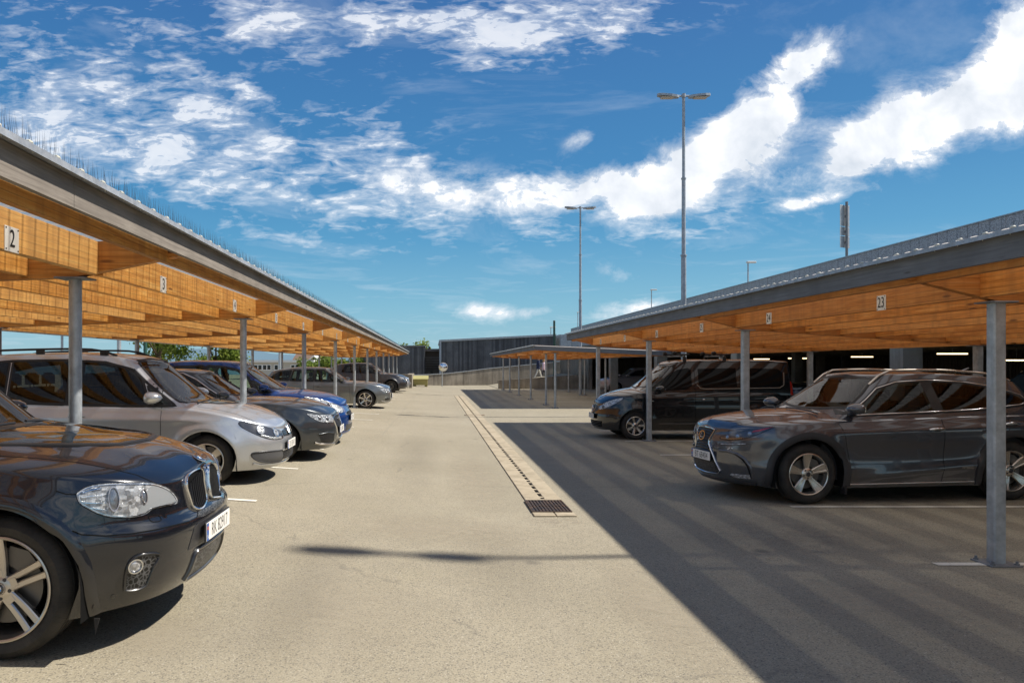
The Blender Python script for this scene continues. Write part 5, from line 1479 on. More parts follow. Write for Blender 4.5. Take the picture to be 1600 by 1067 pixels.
hp = [(120, 772.6), (124.3, 767.7), (136.5, 761), (156, 756.7), (190, 755), (222, 754.6), (240, 756), (258.3, 762), (270.5, 771), (276.6, 785), (253.5, 791.3), (237.6, 795), (227.9, 802.3), (212, 807.2), (185.2, 808.4), (160.9, 804.7), (138.9, 795), (124.3, 785.2)]
hp = catmull(hp, 4, True)
for sd in (-1, 1):
    hl = B.patch('headlight', hp, 'px', M['bowl'], .003, 5., sd, skirt=.004)
    B.patch('lamp_eyelid', [(236, 757), (257, 763), (268.5, 772), (274, 783), (253, 789), (236, 793), (226, 800), (214, 803), (222, 785), (228, 768)], 'px', mat('lamp_shroud', (.30, .31, .32), .3, .1), .0065, 5., sd, hl, skirt=.002)
    for (qx, qy, r) in ((177, 779.5, .068), (224, 775.5, .040)):
        disc_on(B, 'projector', (qx, qy), 'px', r, mat('ring_chrome', (.6, .6, .62), .2, .8), .005, .010, sd, hl, hollow=r * .88, sx=.42)
        disc_on(B, 'projector_lens', (qx, qy), 'px', r * .86, mat('projector_glass', (.20, .22, .25), .1, .5, coat=1), .004, .003, sd, hl, dome=.008, sx=.42)
    for l_ in ([(129, 770), (143, 765.5), (158, 763)], [(127, 777), (142, 775), (160, 774)], [(130, 785), (145, 786), (160, 786)], [(141, 793), (152, 795), (166, 797)]): B.strip('reflector_bar', l_, 'px', M['chrome'], .010, .010, sd, hl)
    B.strip('lamp_rim', [(p[0] * .955 + 8.8, p[1] * .94 + 46.8) for p in hp], 'px', M['chrome'], .006, .009, sd, hl, closed=True)
    B.patch('lens', hp, 'px', M['lens'], .016, 5., sd, hl, skirt=.010)
    B.strip('lamp_gap', hp, 'px', M['void'], .009, .0025, sd, hl, closed=True)
kp = [(280.2, 750.5), (282.5, 745.7), (293.7, 740.2), (309.6, 736.2), (317.6, 737), (322.0, 742.5), (323.6, 753.7), (324.0, 772.8), (320.6, 784), (306.4, 791.1), (295.3, 794.3), (291.3, 790.3), (285.7, 772.8), (281.8, 758.5)]
# kidneys in body coordinates (y, z)
KY = catmull([(.045, .70), (.048, .80), (.060, .872), (.10, .886), (.21, .880), (.290, .864), (.318, .825), (.300, .74), (.272, .675), (.22, .655), (.12, .665), (.07, .675)], 4, True)
for sd in (-1, 1):
    k_ = B.patch('kidney_grille', KY, 'front', M['void'], .004, .02, sd, skirt=.002)
    B.strip('grille_frame', KY, 'front', M['chrome'], .015, .020, sd, k_, closed=True)
    mb = MB()
    for i in range(8):
        y = .075 + i * .0285; zt = .872 - .045 * max(0, (y - .1) / .19); zb_ = .668 + (.02 if y < .08 or y > .26 else 0) + max(0, (y - .25) * .6)
        q = B.strip('', [(y, zb_), (y - .0, (zb_ + zt) / 2), (y, zt)], 'front', None, .010, .02, sd, obj=False, prof=[(-.5, -.002), (-.2, .019), (.2, .019), (.5, -.002)]); mb.add(q.v, q.f)
    mb.obj('grille_slat', M['satin'], k_, smooth=40)
em_ = disc_on(B, 'roundel_badge', (-.105, 0), 'top', .045, M['chrome'], .001, .005)
mt = B.frame_of((-.105, 0), 'top', 1, .0062)
q = MB(); q.lathe([(.0004, .0012), (.036, 0)], 32); q.lathe([(.036, 0), (.036, -.004)], 32); o = q.obj('badge_face', M['roundel'], em_)
# badge_face lies in x-z of its own frame, turned onto the hood
o.data.transform(Matrix.Scale(1, 4)); o.matrix_local = mt @ Matrix.Rotation(pi / 2, 4, 'X')
# bumper seams, hood shut line
B.seam('shut_line', [[(-.60, .93), (-.80, .97), (-1.15, 1.0)]][:0] + [], 'side') if False else None
B.seam('panel_gap', [[(120, 772), (104, 772), (88, 767)], [(245, 756), (214, 742), (178, 733), (120, 722), (60, 716), (0, 712)]], 'px', .0055, sides=(-1, 1))
B.seam('bumper_gap', [[(113, 829), (127, 835), (165, 837), (207, 833.5), (250, 826), (296, 814.5)]], 'px', .007, sides=(-1, 1))
# lower bumper, darker satin below the crease
cut = [(113, 830), (127, 836), (165, 838), (207, 834.5), (250, 827), (296, 815.5)]
# fender edge trim
for sd in (-1, 1):
    for xw in (B.xf, B.xr):
        pts = [(xw + B.Ra + .028, .22)] + arcpts(xw, B.Rt, B.Ra + .028, 0, 180, 30) + [(xw - B.Ra - .028, .22)]
        B.strip('wheel_arch_trim', pts, 'side', bp, .062, .02, sd, prof=[(-.5, -.012), (-.5, .014), (-.3, .018), (.2, .016), (.5, .010), (.5, -.004)])
fog = [(193.7, 918.6), (195, 903), (197.7, 889), (204, 876), (212.5, 869), (226, 865.5), (241, 864), (249, 868), (240, 884), (232, 905), (226, 915), (212, 921), (197, 922)]
for sd in (-1, 1):
    f_ = B.patch('fog_lamp_recess', catmull(fog, 3, True), 'px', M['mesh'], .002, 4., sd, skirt=.002)
    B.strip('recess_lip', catmull(fog, 3, True), 'px', lower, .016, .012, sd, f_, closed=True)
    disc_on(B, 'fog_lamp', (210, 883), 'px', .041, M['chrome'], .004, .016, sd, f_, hollow=.035)
    disc_on(B, 'fog_lens', (210, 883), 'px', .035, M['bowl'], .004, .006, sd, f_, dome=.01)
    disc_on(B, 'parking_sensor', (176.5, 931), 'px', .011, lower, .001, .003, sd)
    w_ = B.strip('washer_cover', catmull([(232, 806), (240, 804.5), (248, 805), (252, 811), (249, 814), (240, 815), (235, 813)], 3, True), 'px', M['void'], .005, .002, sd, closed=True)
IN = [(-.34, .27), (-.30, .40), (-.27, .43), (.27, .43), (.30, .40), (.34, .27), (.30, .255), (-.30, .255)]
it = B.patch('lower_intake', IN, 'front', M['mesh'], .003, .03); B.strip('intake_lip', IN, 'front', lower, .022, .016, 1, it, closed=True)
up = B.patch('upper_intake', [(-.30, .625), (-.26, .65), (.26, .65), (.30, .625), (.22, .615), (-.22, .615)], 'front', M['mesh'], .003, .02)
B.patch('plate_recess', [(-.40, .455), (-.36, .575), (-.30, .595), (.30, .595), (.36, .575), (.40, .455)], 'front', M['satin'], .003, .03)
B.plate('RK 82917', .525, .012)
WS = [(-.69, 1.10), (-.60, 1.42), (-.50, 1.60), (0, 1.63), (.50, 1.60), (.60, 1.42), (.69, 1.10), (.3, 1.06), (-.3, 1.06)]
w_ = B.patch('windscreen', WS, 'front', M['screen'], .004, .05); B.strip('screen_seal', WS, 'front', M['black'], .03, .008, 1, w_, closed=True)
mb = MB(); y0 = -.62
cw = B.patch('cowl_panel', [(-1.36, -.74), (-1.24, -.60), (-1.19, 0), (-1.24, .60), (-1.36, .74), (-1.40, .6), (-1.35, 0), (-1.40, -.6)][::1], 'top', M['black'], .004, .05)
for a, b in (((-1.25, -.05), (-1.33, -.62)), ((-1.26, .10), (-1.35, .66))):
    pts = [];
    for i in range(8):
        t = i / 7; h = B.proj((a[0] + (b[0] - a[0]) * t, a[1] + (b[1] - a[1]) * t), 'top'); pts.append(h[0] + Vector((0, 0, .022)))
    mb = MB(); mb.tube(pts, .009, 6); mb.obj('wiper', M['black'], B.root, smooth=60)
SW = [(-1.75, 1.09), (-2.35, 1.56), (-2.9, 1.60), (-3.4, 1.60), (-3.4, 1.10)]
for sd in (1, -1):
    B.patch('side_window', [(-1.62, 1.10), (-2.05, 1.45), (-2.3, 1.57), (-2.75, 1.61), (-2.75, 1.10)], 'side', M['glass'], .004, .05, sd); B.patch('side_window', [(-2.82, 1.10), (-2.82, 1.61), (-3.5, 1.59), (-3.72, 1.12)], 'side', M['glass'], .004, .05, sd)
    B.patch('side_window', [(-3.78, 1.13), (-3.58, 1.58), (-4.1, 1.53), (-4.35, 1.2)], 'side', M['glass'], .004, .05, sd)
    B.patch('tail_lamp', [(-4.5, .85), (-4.5, 1.02), (-4.72, 1.03), (-4.78, .86)], 'side', M['red_lens'], .005, .04, sd)
B.mirror_part(-1.82, 1.14, bp)
B.seam('door_gap', [[(-1.45, .28), (-1.42, .95), (-1.5, 1.03)], [(-2.62, .28), (-2.62, 1.04)], [(-3.5, .75), (-3.7, 1.04)]], 'side')
B.handle(-2.45, .93); B.handle(-3.45, .96)
# torn splash guard hanging behind the bumper corner
q = MB(); h = Vector((-.385, -.88, .215)); q.add([h, h + Vector((.03, 0, 0)), h + Vector((.012, -.01, -.085)), h + Vector((0, .006, 0)), h + Vector((.03, .006, 0))], [(0, 1, 2), (3, 2, 4), (0, 2, 3), (1, 4, 2), (0, 3, 4, 1)]); q.obj('mud_flap', M['rubber'], B.root)

B.open_cabin()
# ---------------------------------------------------------------- silver MPV
sp = dict(L=4.40, hw=.897, of=.86, wb=2.68, Rt=.316, Ra=.365, zb=.19, wang=.35,
    plan=[(0, 0), (-.012, .22), (-.05, .42), (-.12, .58), (-.24, .715), (-.42, .81), (-.66, .868), (-1.0, .89), (-1.7, .897), (-2.6, .897), (-3.4, .893), (-3.9, .87), (-4.2, .80), (-4.34, .62), (-4.39, .3), (-4.40, 0)],
    side=[(.15, .95), (.25, .975), (.4, .99), (.55, 1.), (.7, .998), (.82, .985), (.92, .965), (1.02, .94)],
    zs=[(0, .66), (-.05, .68), (-.14, .72), (-.3, .78), (-.5, .84), (-.8, .895), (-1.1, .93), (-1.8, .95), (-3, .97), (-4.4, .98)],
    zc=[(0, .72), (-.08, .76), (-.2, .82), (-.4, .895), (-.65, .965), (-.9, 1.015), (-1.15, 1.05), (-1.5, 1.06), (-4.4, 1.06)],
    nose=[(.15, .12), (.24, .045), (.32, .0), (.5, .0), (.58, .02), (.66, .055), (.75, .11), (.9, .17)],
    camber=.05, crown=2.3, flare=.022, crease=[(-.5, .80, -4.2, .86, .012, .04)],
    feat=lambda x, y: .014 * smooth01((x + 1.3) / .3 if x < -1 else 1) * exp(-((abs(y) - (.42 + .16 * min(1, -x / 1.1))) / .06) ** 2) * smooth01((-x - .05) / .3),
    gh=dict(plan=GPLAN, z0=.93, hb=.84, hr=.66, zr=[(-.8, .98), (-1.3, 1.27), (-1.75, 1.49), (-2.1, 1.575), (-2.6, 1.60), (-3.4, 1.585), (-4.0, 1.53), (-4.35, 1.44)], xf=[(0, -.90), (.12, -.97), (1, -1.74)], xr=[(0, -4.36), (1, -4.12)]))
tp_ = paint('silver_paint', (.58, .595, .61), .7, .30, .05)
T = Car('mpv_car', 'silver MPV with black roof rails and black door mirror base, next to the foreground SUV', sp, (-1.90, 9.28 + .9, .185), 0, tp_)
T.pxside = -1; T.arches(); T.wheels(('wide', 5), .212, .205, near=-1, badge=M['alloy'])
for sd in (-1, 1):
    hq = catmull([(.60, .715), (.46, .675), (.30, .635), (.285, .56), (.34, .545), (.56, .55), (.74, .60), (.90, .70), (.95, .765), (.90, .79), (.76, .76)], 4, True)
    hl = T.patch('headlight', hq, 'wrap', M['bowl_dk'], .003, .025, sd, skirt=.004)
    for q in (.46, .70): disc_on(T, 'reflector', (q, .62 + (q - .42) * .22), 'wrap', .052, M['bowl'], .004, .006, sd, hl); disc_on(T, 'bulb_ring', (q, .62 + (q - .42) * .22), 'wrap', .058, M['chrome'], .004, .010, sd, hl, hollow=.05)
    T.strip('lamp_trim', [(.36, .56), (.56, .565), (.73, .615)], 'wrap', M['bowl'], .03, .008, sd, hl)
    T.patch('lens', hq, 'wrap', M['lens'], .014, .025, sd, hl, skirt=.01); T.strip('lamp_gap', hq, 'wrap', M['void'], .008, .003, sd, hl, closed=True)
    fq = catmull([(.32, .27), (.34, .385), (.46, .40), (.72, .41), (.88, .40), (.86, .335), (.74, .285), (.48, .265)], 3, True)
    f_ = T.patch('fog_lamp_recess', fq, 'wrap', mat('grey_plastic', (.07, .07, .072), .5), .003, .03, sd); T.strip('recess_lip', fq, 'wrap', M['satin'], .016, .010, sd, f_, closed=True)
    T.strip('chin_ridge', [(0, .225), (.4, .23), (.75, .25), (.85, .27)], 'wrap', tp_, .03, .014, sd)
up = T.patch('upper_grille', [(-.255, .565), (-.27, .635), (0, .665), (.27, .635), (.255, .565), (0, .555)], 'wrap', M['black'], .003, .03)
for z in (.585, .608, .631): T.strip('grille_bar', [(-.255, z), (0, z + .012), (.255, z)], 'wrap', M['chrome'], .008, .010, 1, up)
lw = T.patch('lower_grille', [(-.30, .27), (-.32, .385), (.32, .385), (.30, .27)], 'wrap', M['black'], .003, .03)
for i in range(5): T.strip('grille_bar', [(-.31, .285 + i * .022), (.31, .285 + i * .022)], 'wrap', M['satin'], .006, .012, 1, lw)
bd = disc_on(T, 'round_badge', (0, .625), 'wrap', .064, M['chrome'], .008, .010, hollow=.054); disc_on(T, 'badge_back', (0, .625), 'wrap', .054, M['bowl_dk'], .008, .004, parent=bd)
mt = T.frame_of((0, .625), 'wrap', 1, .014); q = MB()
for (a, b) in (((-.018, .046), (0, .004)), ((.018, .046), (0, .004)), ((-.044, .026), (-.018, -.044)), ((-.018, -.044), (0, -.004)), ((0, -.004), (.018, -.044)), ((.018, -.044), (.044, .026))): q.cyl((a[0], a[1], 0), (b[0], b[1], 0), .006, n=6)
o = q.obj('badge_letters', M['chrome'], bd); o.data.transform(mt)
T.plate('DL 82410', .455, .008)
WS = [(-.70, 1.03), (-.66, 1.15), (-.57, 1.40), (-.52, 1.53), (0, 1.57), (.52, 1.53), (.57, 1.40), (.66, 1.15), (.70, 1.03), (.35, .99), (0, .98), (-.35, .99)]
w_ = T.patch('windscreen', WS, 'front', M['screen'], .004, .05); T.strip('screen_seal', WS, 'front', M['black'], .025, .007, 1, w_, closed=True)
for a, b in (((-.93, -.05), (-1.02, -.66)), ((-.95, .10), (-1.05, .66))):
    pts = [T.proj((a[0] + (b[0] - a[0]) * i / 7, a[1] + (b[1] - a[1]) * i / 7), 'top')[0] + Vector((0, 0, .02)) for i in range(8)]
    mb = MB(); mb.tube(pts, .008, 6); mb.obj('wiper', M['black'], T.root, smooth=60)
for sd in (1, -1):
    wl_ = [(-1.02, .985), (-1.42, 1.25), (-1.80, 1.42), (-2.15, 1.515), (-2.7, 1.54), (-3.3, 1.53), (-3.75, 1.49), (-4.12, 1.40), (-4.16, 1.12), (-3.95, 1.06), (-3.0, 1.02), (-1.9, .99)]
    sn = T.strip('window_surround', wl_, 'side', M['black'], .035, .006, sd, closed=True)
    T.patch('quarter_window', [(-1.12, 1.01), (-1.42, 1.215), (-1.42, 1.0)], 'side', M['glass_g'], .004, .04, sd)
    T.patch('pillar_trim', [(-1.43, 1.0), (-1.43, 1.225), (-1.56, 1.29), (-1.56, 1.0)], 'side', M['black'], .004, .04, sd)
    T.patch('side_window', [(-1.57, 1.0), (-1.57, 1.30), (-1.85, 1.425), (-2.15, 1.50), (-2.42, 1.52), (-2.42, 1.01)], 'side', M['glass'], .005, .04, sd)
    T.patch('pillar_trim', [(-2.43, 1.01), (-2.43, 1.522), (-2.58, 1.53), (-2.58, 1.015)], 'side', M['black'], .004, .04, sd)
    T.patch('side_window', [(-2.59, 1.015), (-2.59, 1.53), (-3.28, 1.52), (-3.28, 1.035)], 'side', M['glass'], .005, .04, sd)
    T.patch('quarter_window', [(-3.35, 1.04), (-3.35, 1.515), (-3.72, 1.48), (-4.08, 1.39), (-4.12, 1.13), (-3.9, 1.075)], 'side', M['glass'], .005, .04, sd)
    pts = []
    for i in range(13):
        t = i / 12; h = T.proj((-2.05 - 1.9 * t, .60 - .03 * abs(t - .5)), 'top', sd); pts.append(h[0] + Vector((0, 0, .055 * min(1, 9 * min(t, 1 - t)) + .004)))
    mb = MB(); mb.tube(pts, .014, 8); rr_ = mb.obj('roof_rail', M['black'], T.root, smooth=60)
    q = MB()
    for i in (1, 6, 11): q.box((pts[i].x - .05, pts[i].y - .012, pts[i].z - .06), (pts[i].x + .05, pts[i].y + .012, pts[i].z)); 
    q.obj('rail_foot', M['black'], rr_)
T.mirror_part(-1.52, 1.0, tp_, k=1.2); T.handle(-2.42, .86); T.handle(-3.4, .88)
T.seam('door_gap', [[(-1.28, .26), (-1.40, .5), (-1.40, .985)], [(-2.50, .26), (-2.50, 1.0)], [(-3.35, .62), (-3.5, 1.02)]], 'side'); T.seam('hood_gap', [[(-.18, .60), (-.35, .665), (-.6, .69), (-.85, .71), (-1.0, .72)]], 'top')
q = MB(); q.tube([(-3.9, 0, 1.62), (-3.98, 0, 1.72)], [.03, .006], 6); q.obj('aerial', M['black'], T.root)

T.open_cabin()
# ---------------------------------------------------------------- generic spec builder for the other cars
def mk(L, hw, H, of, wb, Rt, hood=.95, nose=.70, cowl=-1.05, roofx=-1.85, rear=(-.1, -.5), belt=.93, kind='hatch', tum=.64, **k):
    Ra = Rt + .05; b = hw / .95
    zr = [(cowl + .1, hood), (cowl - (cowl - roofx) * .55, hood + (H - hood) * .58), (roofx, H - .085), (roofx - .35, H - .045), (roofx - 1.0, H - .035), (-L + .95, H - .09 if kind == 'hatch' else H - .05), (-L + .3, H - .2 if kind == 'hatch' else H - .12)]
    d = dict(L=L, hw=hw, of=of, wb=wb, Rt=Rt, Ra=Ra, zb=k.get('zb', .18),
        plan=[(0, 0), (-.012, .24 * b), (-.05, .45 * b), (-.13, .63 * b), (-.26, .76 * b), (-.45, .86 * b), (-.7, .918 * b), (-1.05, .94 * b), (-1.7, .95 * b), (-L * .6, .95 * b), (-L + .9, .935 * b), (-L + .45, .88 * b), (-L + .16, .72 * b), (-L + .03, .4 * b), (-L, 0)],
        side=[(.15, .95), (.28, .975), (.45, .995), (.6, 1.), (.72, .99), (.85, .965), (.95, .93), (1.1, .90)],
        zs=[(0, nose - .06), (-.05, nose - .04), (-.15, nose), (-.35, nose + (belt - nose) * .35), (-.7, nose + (belt - nose) * .7), (-1.1, belt - .02), (-L * .5, belt), (-L, belt + .03)],
        zc=[(0, nose), (-.08, nose + .04), (-.25, nose + (hood - nose) * .45), (-.5, nose + (hood - nose) * .75), (-.8, nose + (hood - nose) * .93), (cowl, hood + .01), (cowl - .4, hood + .02), (-L, hood + .02)],
        nose=k.get('nosef', [(.15, .13), (.24, .05), (.32, .0), (.48, .0), (.58, .025), (.68, .06), (.85, .14)]), camber=.05, crown=2.3, flare=k.get('flare', .016),
        crease=[(-.5, belt - .12, -L + .3, belt - .06, .012, .035), (-1.5, .36, -L + 1., .42, .010, .05)],
        gh=dict(plan=GPLAN, z0=belt - .05, hb=hw - .07, hr=tum, zr=zr, xf=[(0, cowl + .02), (.12, cowl - .05), (1, roofx)], xr=[(0, -L + rear[0] + .12), (1, -L - rear[1])]))
    d.update({q: v for q, v in k.items() if q in ('wang', 'cat', 'archk', 'feat', 'zbf', 'Ra', 'gh', 'side', 'zs', 'zc', 'plan', 'crease', 'Ra')})
    return d
def dress(c, win, ws, lampq, txt, pz, chrome_win=False, headm='bowl', gr=None, low=None, mir=None, doors=(), handles=(), wheel=(('ysplit', 5), None), glassm='glass', tail=True, fog=None, extra_seam=()):
    near = c.pxside; c.arches(); st, mats = wheel; c.wheels(st, c.Rt * .70, .225, mats, near=near)
    for sd in (1, -1):
        for nm, poly in win: c.patch(nm, poly, 'side', M[glassm] if 'window' in nm else M['black'], .004 if 'window' in nm else .003, .05, sd)
        if chrome_win: c.strip('window_trim', chrome_win, 'side', M['chrome'], .016, .008, sd)
        if lampq:
            hq = catmull(lampq, 4, True); hl = c.patch('headlight', hq, 'wrap', M[headm], .003, .03, sd, skirt=.004)
            cx = sum(p[0] for p in lampq) / len(lampq); cz = sum(p[1] for p in lampq) / len(lampq)
            disc_on(c, 'projector', (cx - .07, cz), 'wrap', .036, M['bowl_dk'], .004, .004, sd, hl, dome=.012); disc_on(c, 'projector', (cx + .09, cz + .01), 'wrap', .030, M['bowl_dk'], .004, .004, sd, hl, dome=.01)
            c.patch('lens', hq, 'wrap', M['lens'], .012, .03, sd, hl, skirt=.008); c.strip('lamp_gap', hq, 'wrap', M['void'], .008, .003, sd, hl, closed=True)
        if fog:
            f_ = c.patch('fog_lamp_recess', fog, 'wrap', M['black'], .003, .03, sd); c.strip('recess_lip', fog[:4], 'wrap', c.paint, .02, .012, sd, f_)
        if tail: zt = c.f_zs(-c.L + .3) - .05; c.patch('tail_lamp', [(-c.L + .42, zt - .13), (-c.L + .42, zt), (-c.L + .16, zt), (-c.L + .12, zt - .13)], 'side', M['red_lens'], .004, .04, sd)
    w_ = c.patch('windscreen', ws, 'front', M['screen'], .004, .05); c.strip('screen_seal', ws, 'front', M['black'], .025, .007, 1, w_, closed=True)
    if gr:
        gq = catmull(gr, 3, True); g_ = c.patch('grille', gq, 'wrap', M['black'], .004, .03); c.strip('grille_frame', gq, 'wrap', M['chrome'], .016, .014, 1, g_, closed=True)
        z0, z1 = min(p[1] for p in gr), max(p[1] for p in gr); x1 = max(p[0] for p in gr)
        for i in range(1, 6): z = z0 + (z1 - z0) * i / 6; c.strip('grille_bar', [(-x1 * .82, z), (x1 * .82, z)], 'wrap', M['satin'], .01, .012, 1, g_)
    if low: c.patch('lower_intake', low, 'wrap', M['mesh'], .004, .03)
    if txt: c.plate(txt, pz, .01)
    if mir: c.mirror_part(mir[0], mir[1], c.paint)
    if doors: c.seam('door_gap', doors, 'side')
    for x, z in handles: c.handle(x, z)
    c.seam('hood_gap', [[(-.2, c.sp['hw'] * .62), (-.45, c.sp['hw'] * .73), (-.8, c.sp['hw'] * .80), (-1.0, c.sp['hw'] * .82)]], 'top')
def wsq(zb, zt, yb, yt): return [(-yb, zb + .03), (-(yb + yt) / 2 - .02, (zb + zt) / 2), (-yt, zt - .03), (0, zt), (yt, zt - .03), ((yb + yt) / 2 + .02, (zb + zt) / 2), (yb, zb + .03), (yb / 2, zb), (0, zb - .01), (-yb / 2, zb)]

# dark grey estate
sp = mk(4.73, .92, 1.43, .88, 2.82, .325, hood=.98, nose=.73, cowl=-1.28, roofx=-2.15, belt=.92, tum=.60, rear=(-.05, -.35), wang=.6)
A = Car('estate_car', 'dark grey estate car with chrome window trim between the silver and the blue MPV', sp, (-1.53, 12.66, .17), 0, paint('graphite_paint', (.055, .062, .068), .6, .28, .05)); A.pxside = -1
dress(A, [('side_window', [(-1.55, .97), (-2.0, 1.22), (-2.4, 1.345), (-2.62, 1.355), (-2.62, .98)]), ('side_window', [(-2.7, .98), (-2.7, 1.36), (-3.4, 1.34), (-3.5, 1.0)]), ('side_window', [(-3.56, 1.0), (-3.48, 1.335), (-3.9, 1.30), (-4.25, 1.08)]), ('pillar_trim', [(-2.62, .98), (-2.62, 1.357), (-2.7, 1.36), (-2.7, .98)])],
      wsq(1.02, 1.36, .64, .50), [(.40, .70), (.37, .62), (.42, .585), (.62, .60), (.74, .615), (.86, .68), (.92, .745), (.72, .72)], 'EL 50437', .46,
      chrome_win=[(-1.45, .955), (-1.75, 1.12), (-2.05, 1.27), (-2.4, 1.37), (-2.9, 1.39), (-3.5, 1.365), (-4.0, 1.29), (-4.3, 1.07)],
      gr=[(-.33, .66), (-.36, .60), (-.28, .40), (-.22, .33), (.22, .33), (.28, .40), (.36, .60), (.33, .66), (0, .69)], low=[(-.26, .22), (-.28, .30), (.28, .30), (.26, .22)], mir=(-1.72, .96), doors=[[(-1.38, .26), (-1.45, .93)], [(-2.66, .26), (-2.66, .97)]], handles=[(-2.5, .80), (-3.5, .82)],
      wheel=(('wide', 5), None), fog=[(.45, .27), (.45, .42), (.62, .44), (.80, .42), (.76, .30), (.6, .26)])
mt = A.frame_of((0, .62), 'wrap', 1, .022); q = MB()
for i in range(4): q.tube([(-.06 + .04 * i + .027 * cos(a), .027 * sin(a), 0) for a in [2 * pi * j / 20 for j in range(20)]], .0035, 6, closed=True)
o = q.obj('ring_badge', M['chrome'], A.root); o.data.transform(mt)
for sd in (1, -1): A.strip('bumper_blade', [(.30, .245), (.5, .25), (.75, .265), (.86, .29)], 'wrap', M['alloy'], .03, .018, sd)

A.open_cabin()
# blue MPV
sp = mk(4.60, .888, 1.58, .97, 2.78, .318, hood=1.03, nose=.78, cowl=-.98, roofx=-2.02, belt=.96, tum=.60, rear=(-.05, -.35), nosef=[(.15, .12), (.24, .04), (.32, .0), (.5, .0), (.6, .03), (.72, .09), (.9, .18)])
V = Car('mpv_car', 'deep blue MPV with long swept back clear headlights, beyond the dark grey estate', sp, (-1.60, 14.98, .165), 0, paint('blue_paint', (.010, .055, .23), .5, .25, .06)); V.pxside = -1
dress(V, [('quarter_window', [(-1.2, 1.0), (-1.60, 1.21), (-1.60, 1.0)]), ('side_window', [(-1.70, 1.0), (-1.70, 1.26), (-2.05, 1.41), (-2.4, 1.47), (-2.62, 1.48), (-2.62, 1.01)]), ('side_window', [(-2.70, 1.01), (-2.70, 1.48), (-3.4, 1.45), (-3.45, 1.03)]), ('side_window', [(-3.52, 1.04), (-3.5, 1.44), (-4.0, 1.36), (-4.3, 1.12)]), ('pillar_trim', [(-2.62, 1.01), (-2.62, 1.48), (-2.7, 1.48), (-2.7, 1.01)])],
      wsq(1.04, 1.50, .66, .48), [(.44, .70), (.47, .62), (.62, .61), (.84, .69), (1.06, .80), (1.28, .905), (1.18, .93), (.92, .88), (.66, .79)], 'EK 71926', .50, gr=[(-.36, .56), (-.34, .61), (0, .63), (.34, .61), (.36, .56), (0, .55)], low=[(-.42, .26), (-.46, .38), (.46, .38), (.42, .26)], mir=(-1.55, 1.02), doors=[[(-1.35, .26), (-1.42, .96)], [(-2.66, .26), (-2.66, 1.0)]], handles=[(-2.5, .86), (-3.5, .88)], glassm='glass_g', wheel=(('ysplit', 5), None))
disc_on(V, 'oval_badge', (0, .69), 'wrap', .05, M['chrome'], .004, .008, sx=1.4, hollow=.042)
V.strip('chin_ridge', [(-.8, .24), (-.4, .225), (0, .22), (.4, .225), (.8, .24)], 'wrap', V.paint, .05, .02)

V.open_cabin()
# silver-grey estate further on
sp = mk(4.70, .913, 1.44, .87, 2.81, .325, hood=.95, nose=.72, cowl=-1.28, roofx=-2.15, belt=.90, tum=.60, rear=(-.05, -.42), wang=.2)
E = Car('estate_car', 'silver-grey estate car with sunlit nose behind two carport posts, farther along the left row', sp, (-1.49, 27.55, .145), 0, paint('grey_green_paint', (.20, .21, .205), .7, .3, .05)); E.pxside = -1
dress(E, [('side_window', [(-1.5, .95), (-1.95, 1.20), (-2.35, 1.335), (-2.62, 1.345), (-2.62, .96)]), ('side_window', [(-2.7, .96), (-2.7, 1.35), (-3.4, 1.33), (-3.5, .98)]), ('side_window', [(-3.56, .98), (-3.48, 1.325), (-3.9, 1.28), (-4.25, 1.05)]), ('pillar_trim', [(-2.62, .96), (-2.62, 1.347), (-2.7, 1.35), (-2.7, .96)])],
      wsq(1.0, 1.36, .64, .50), [(.36, .66), (.35, .58), (.42, .55), (.64, .56), (.80, .60), (.88, .69), (.70, .70)], 'DN 46172', .44, gr=[(-.30, .64), (-.30, .42), (-.20, .34), (.20, .34), (.30, .42), (.30, .64)], low=[(-.26, .22), (-.28, .30), (.28, .30), (.26, .22)], mir=(-1.72, .94), doors=[[(-1.38, .26), (-1.45, .91)], [(-2.66, .26), (-2.66, .95)]], handles=[(-2.5, .78)], glassm='glass_g',
      wheel=(('twin', 6), (M['alloy_br'], M['alloy_dk'])), fog=[(.42, .27), (.42, .36), (.62, .38), (.74, .37), (.72, .29)])
for sd in (1, -1): E.strip('bumper_blade', [(.30, .225), (.5, .23), (.75, .245), (.86, .27)], 'wrap', M['alloy_br'], .03, .018, sd)

E.open_cabin()
# dark SUV
sp = mk(4.55, .92, 1.66, .88, 2.70, .355, hood=1.10, nose=.86, cowl=-1.2, roofx=-1.95, belt=1.05, tum=.60, zb=.23, rear=(-.05, -.45), flare=.03)
D = Car('suv_car', 'brown-grey SUV with black wheels near the far end of the left row', sp, (-1.45, 43.0, .12), 0, paint('brown_grey_paint', (.055, .052, .052), .6, .3, .05)); D.pxside = -1
dress(D, [('side_window', [(-1.5, 1.10), (-2.0, 1.42), (-2.3, 1.53), (-2.62, 1.55), (-2.62, 1.11)]), ('side_window', [(-2.7, 1.11), (-2.7, 1.55), (-3.4, 1.52), (-3.6, 1.16)]), ('pillar_trim', [(-2.62, 1.11), (-2.62, 1.552), (-2.7, 1.55), (-2.7, 1.11)])],
      wsq(1.14, 1.56, .64, .50), [(.42, .85), (.42, .79), (.66, .78), (.84, .84), (.82, .89), (.6, .88)], 'EB 93018', .55, gr=[(-.36, .82), (-.34, .68), (-.24, .60), (.24, .60), (.34, .68), (.36, .82)], low=[(-.4, .30), (-.45, .44), (.45, .44), (.4, .30)], mir=(-1.72, 1.10), doors=[[(-1.38, .3), (-1.45, 1.03)], [(-2.66, .3), (-2.66, 1.08)]], wheel=(('ysplit', 5), (M['alloy_dk'], M['alloy_dk'])))
arch_trim(D, M['satin'], .07, .012)
D.open_cabin()
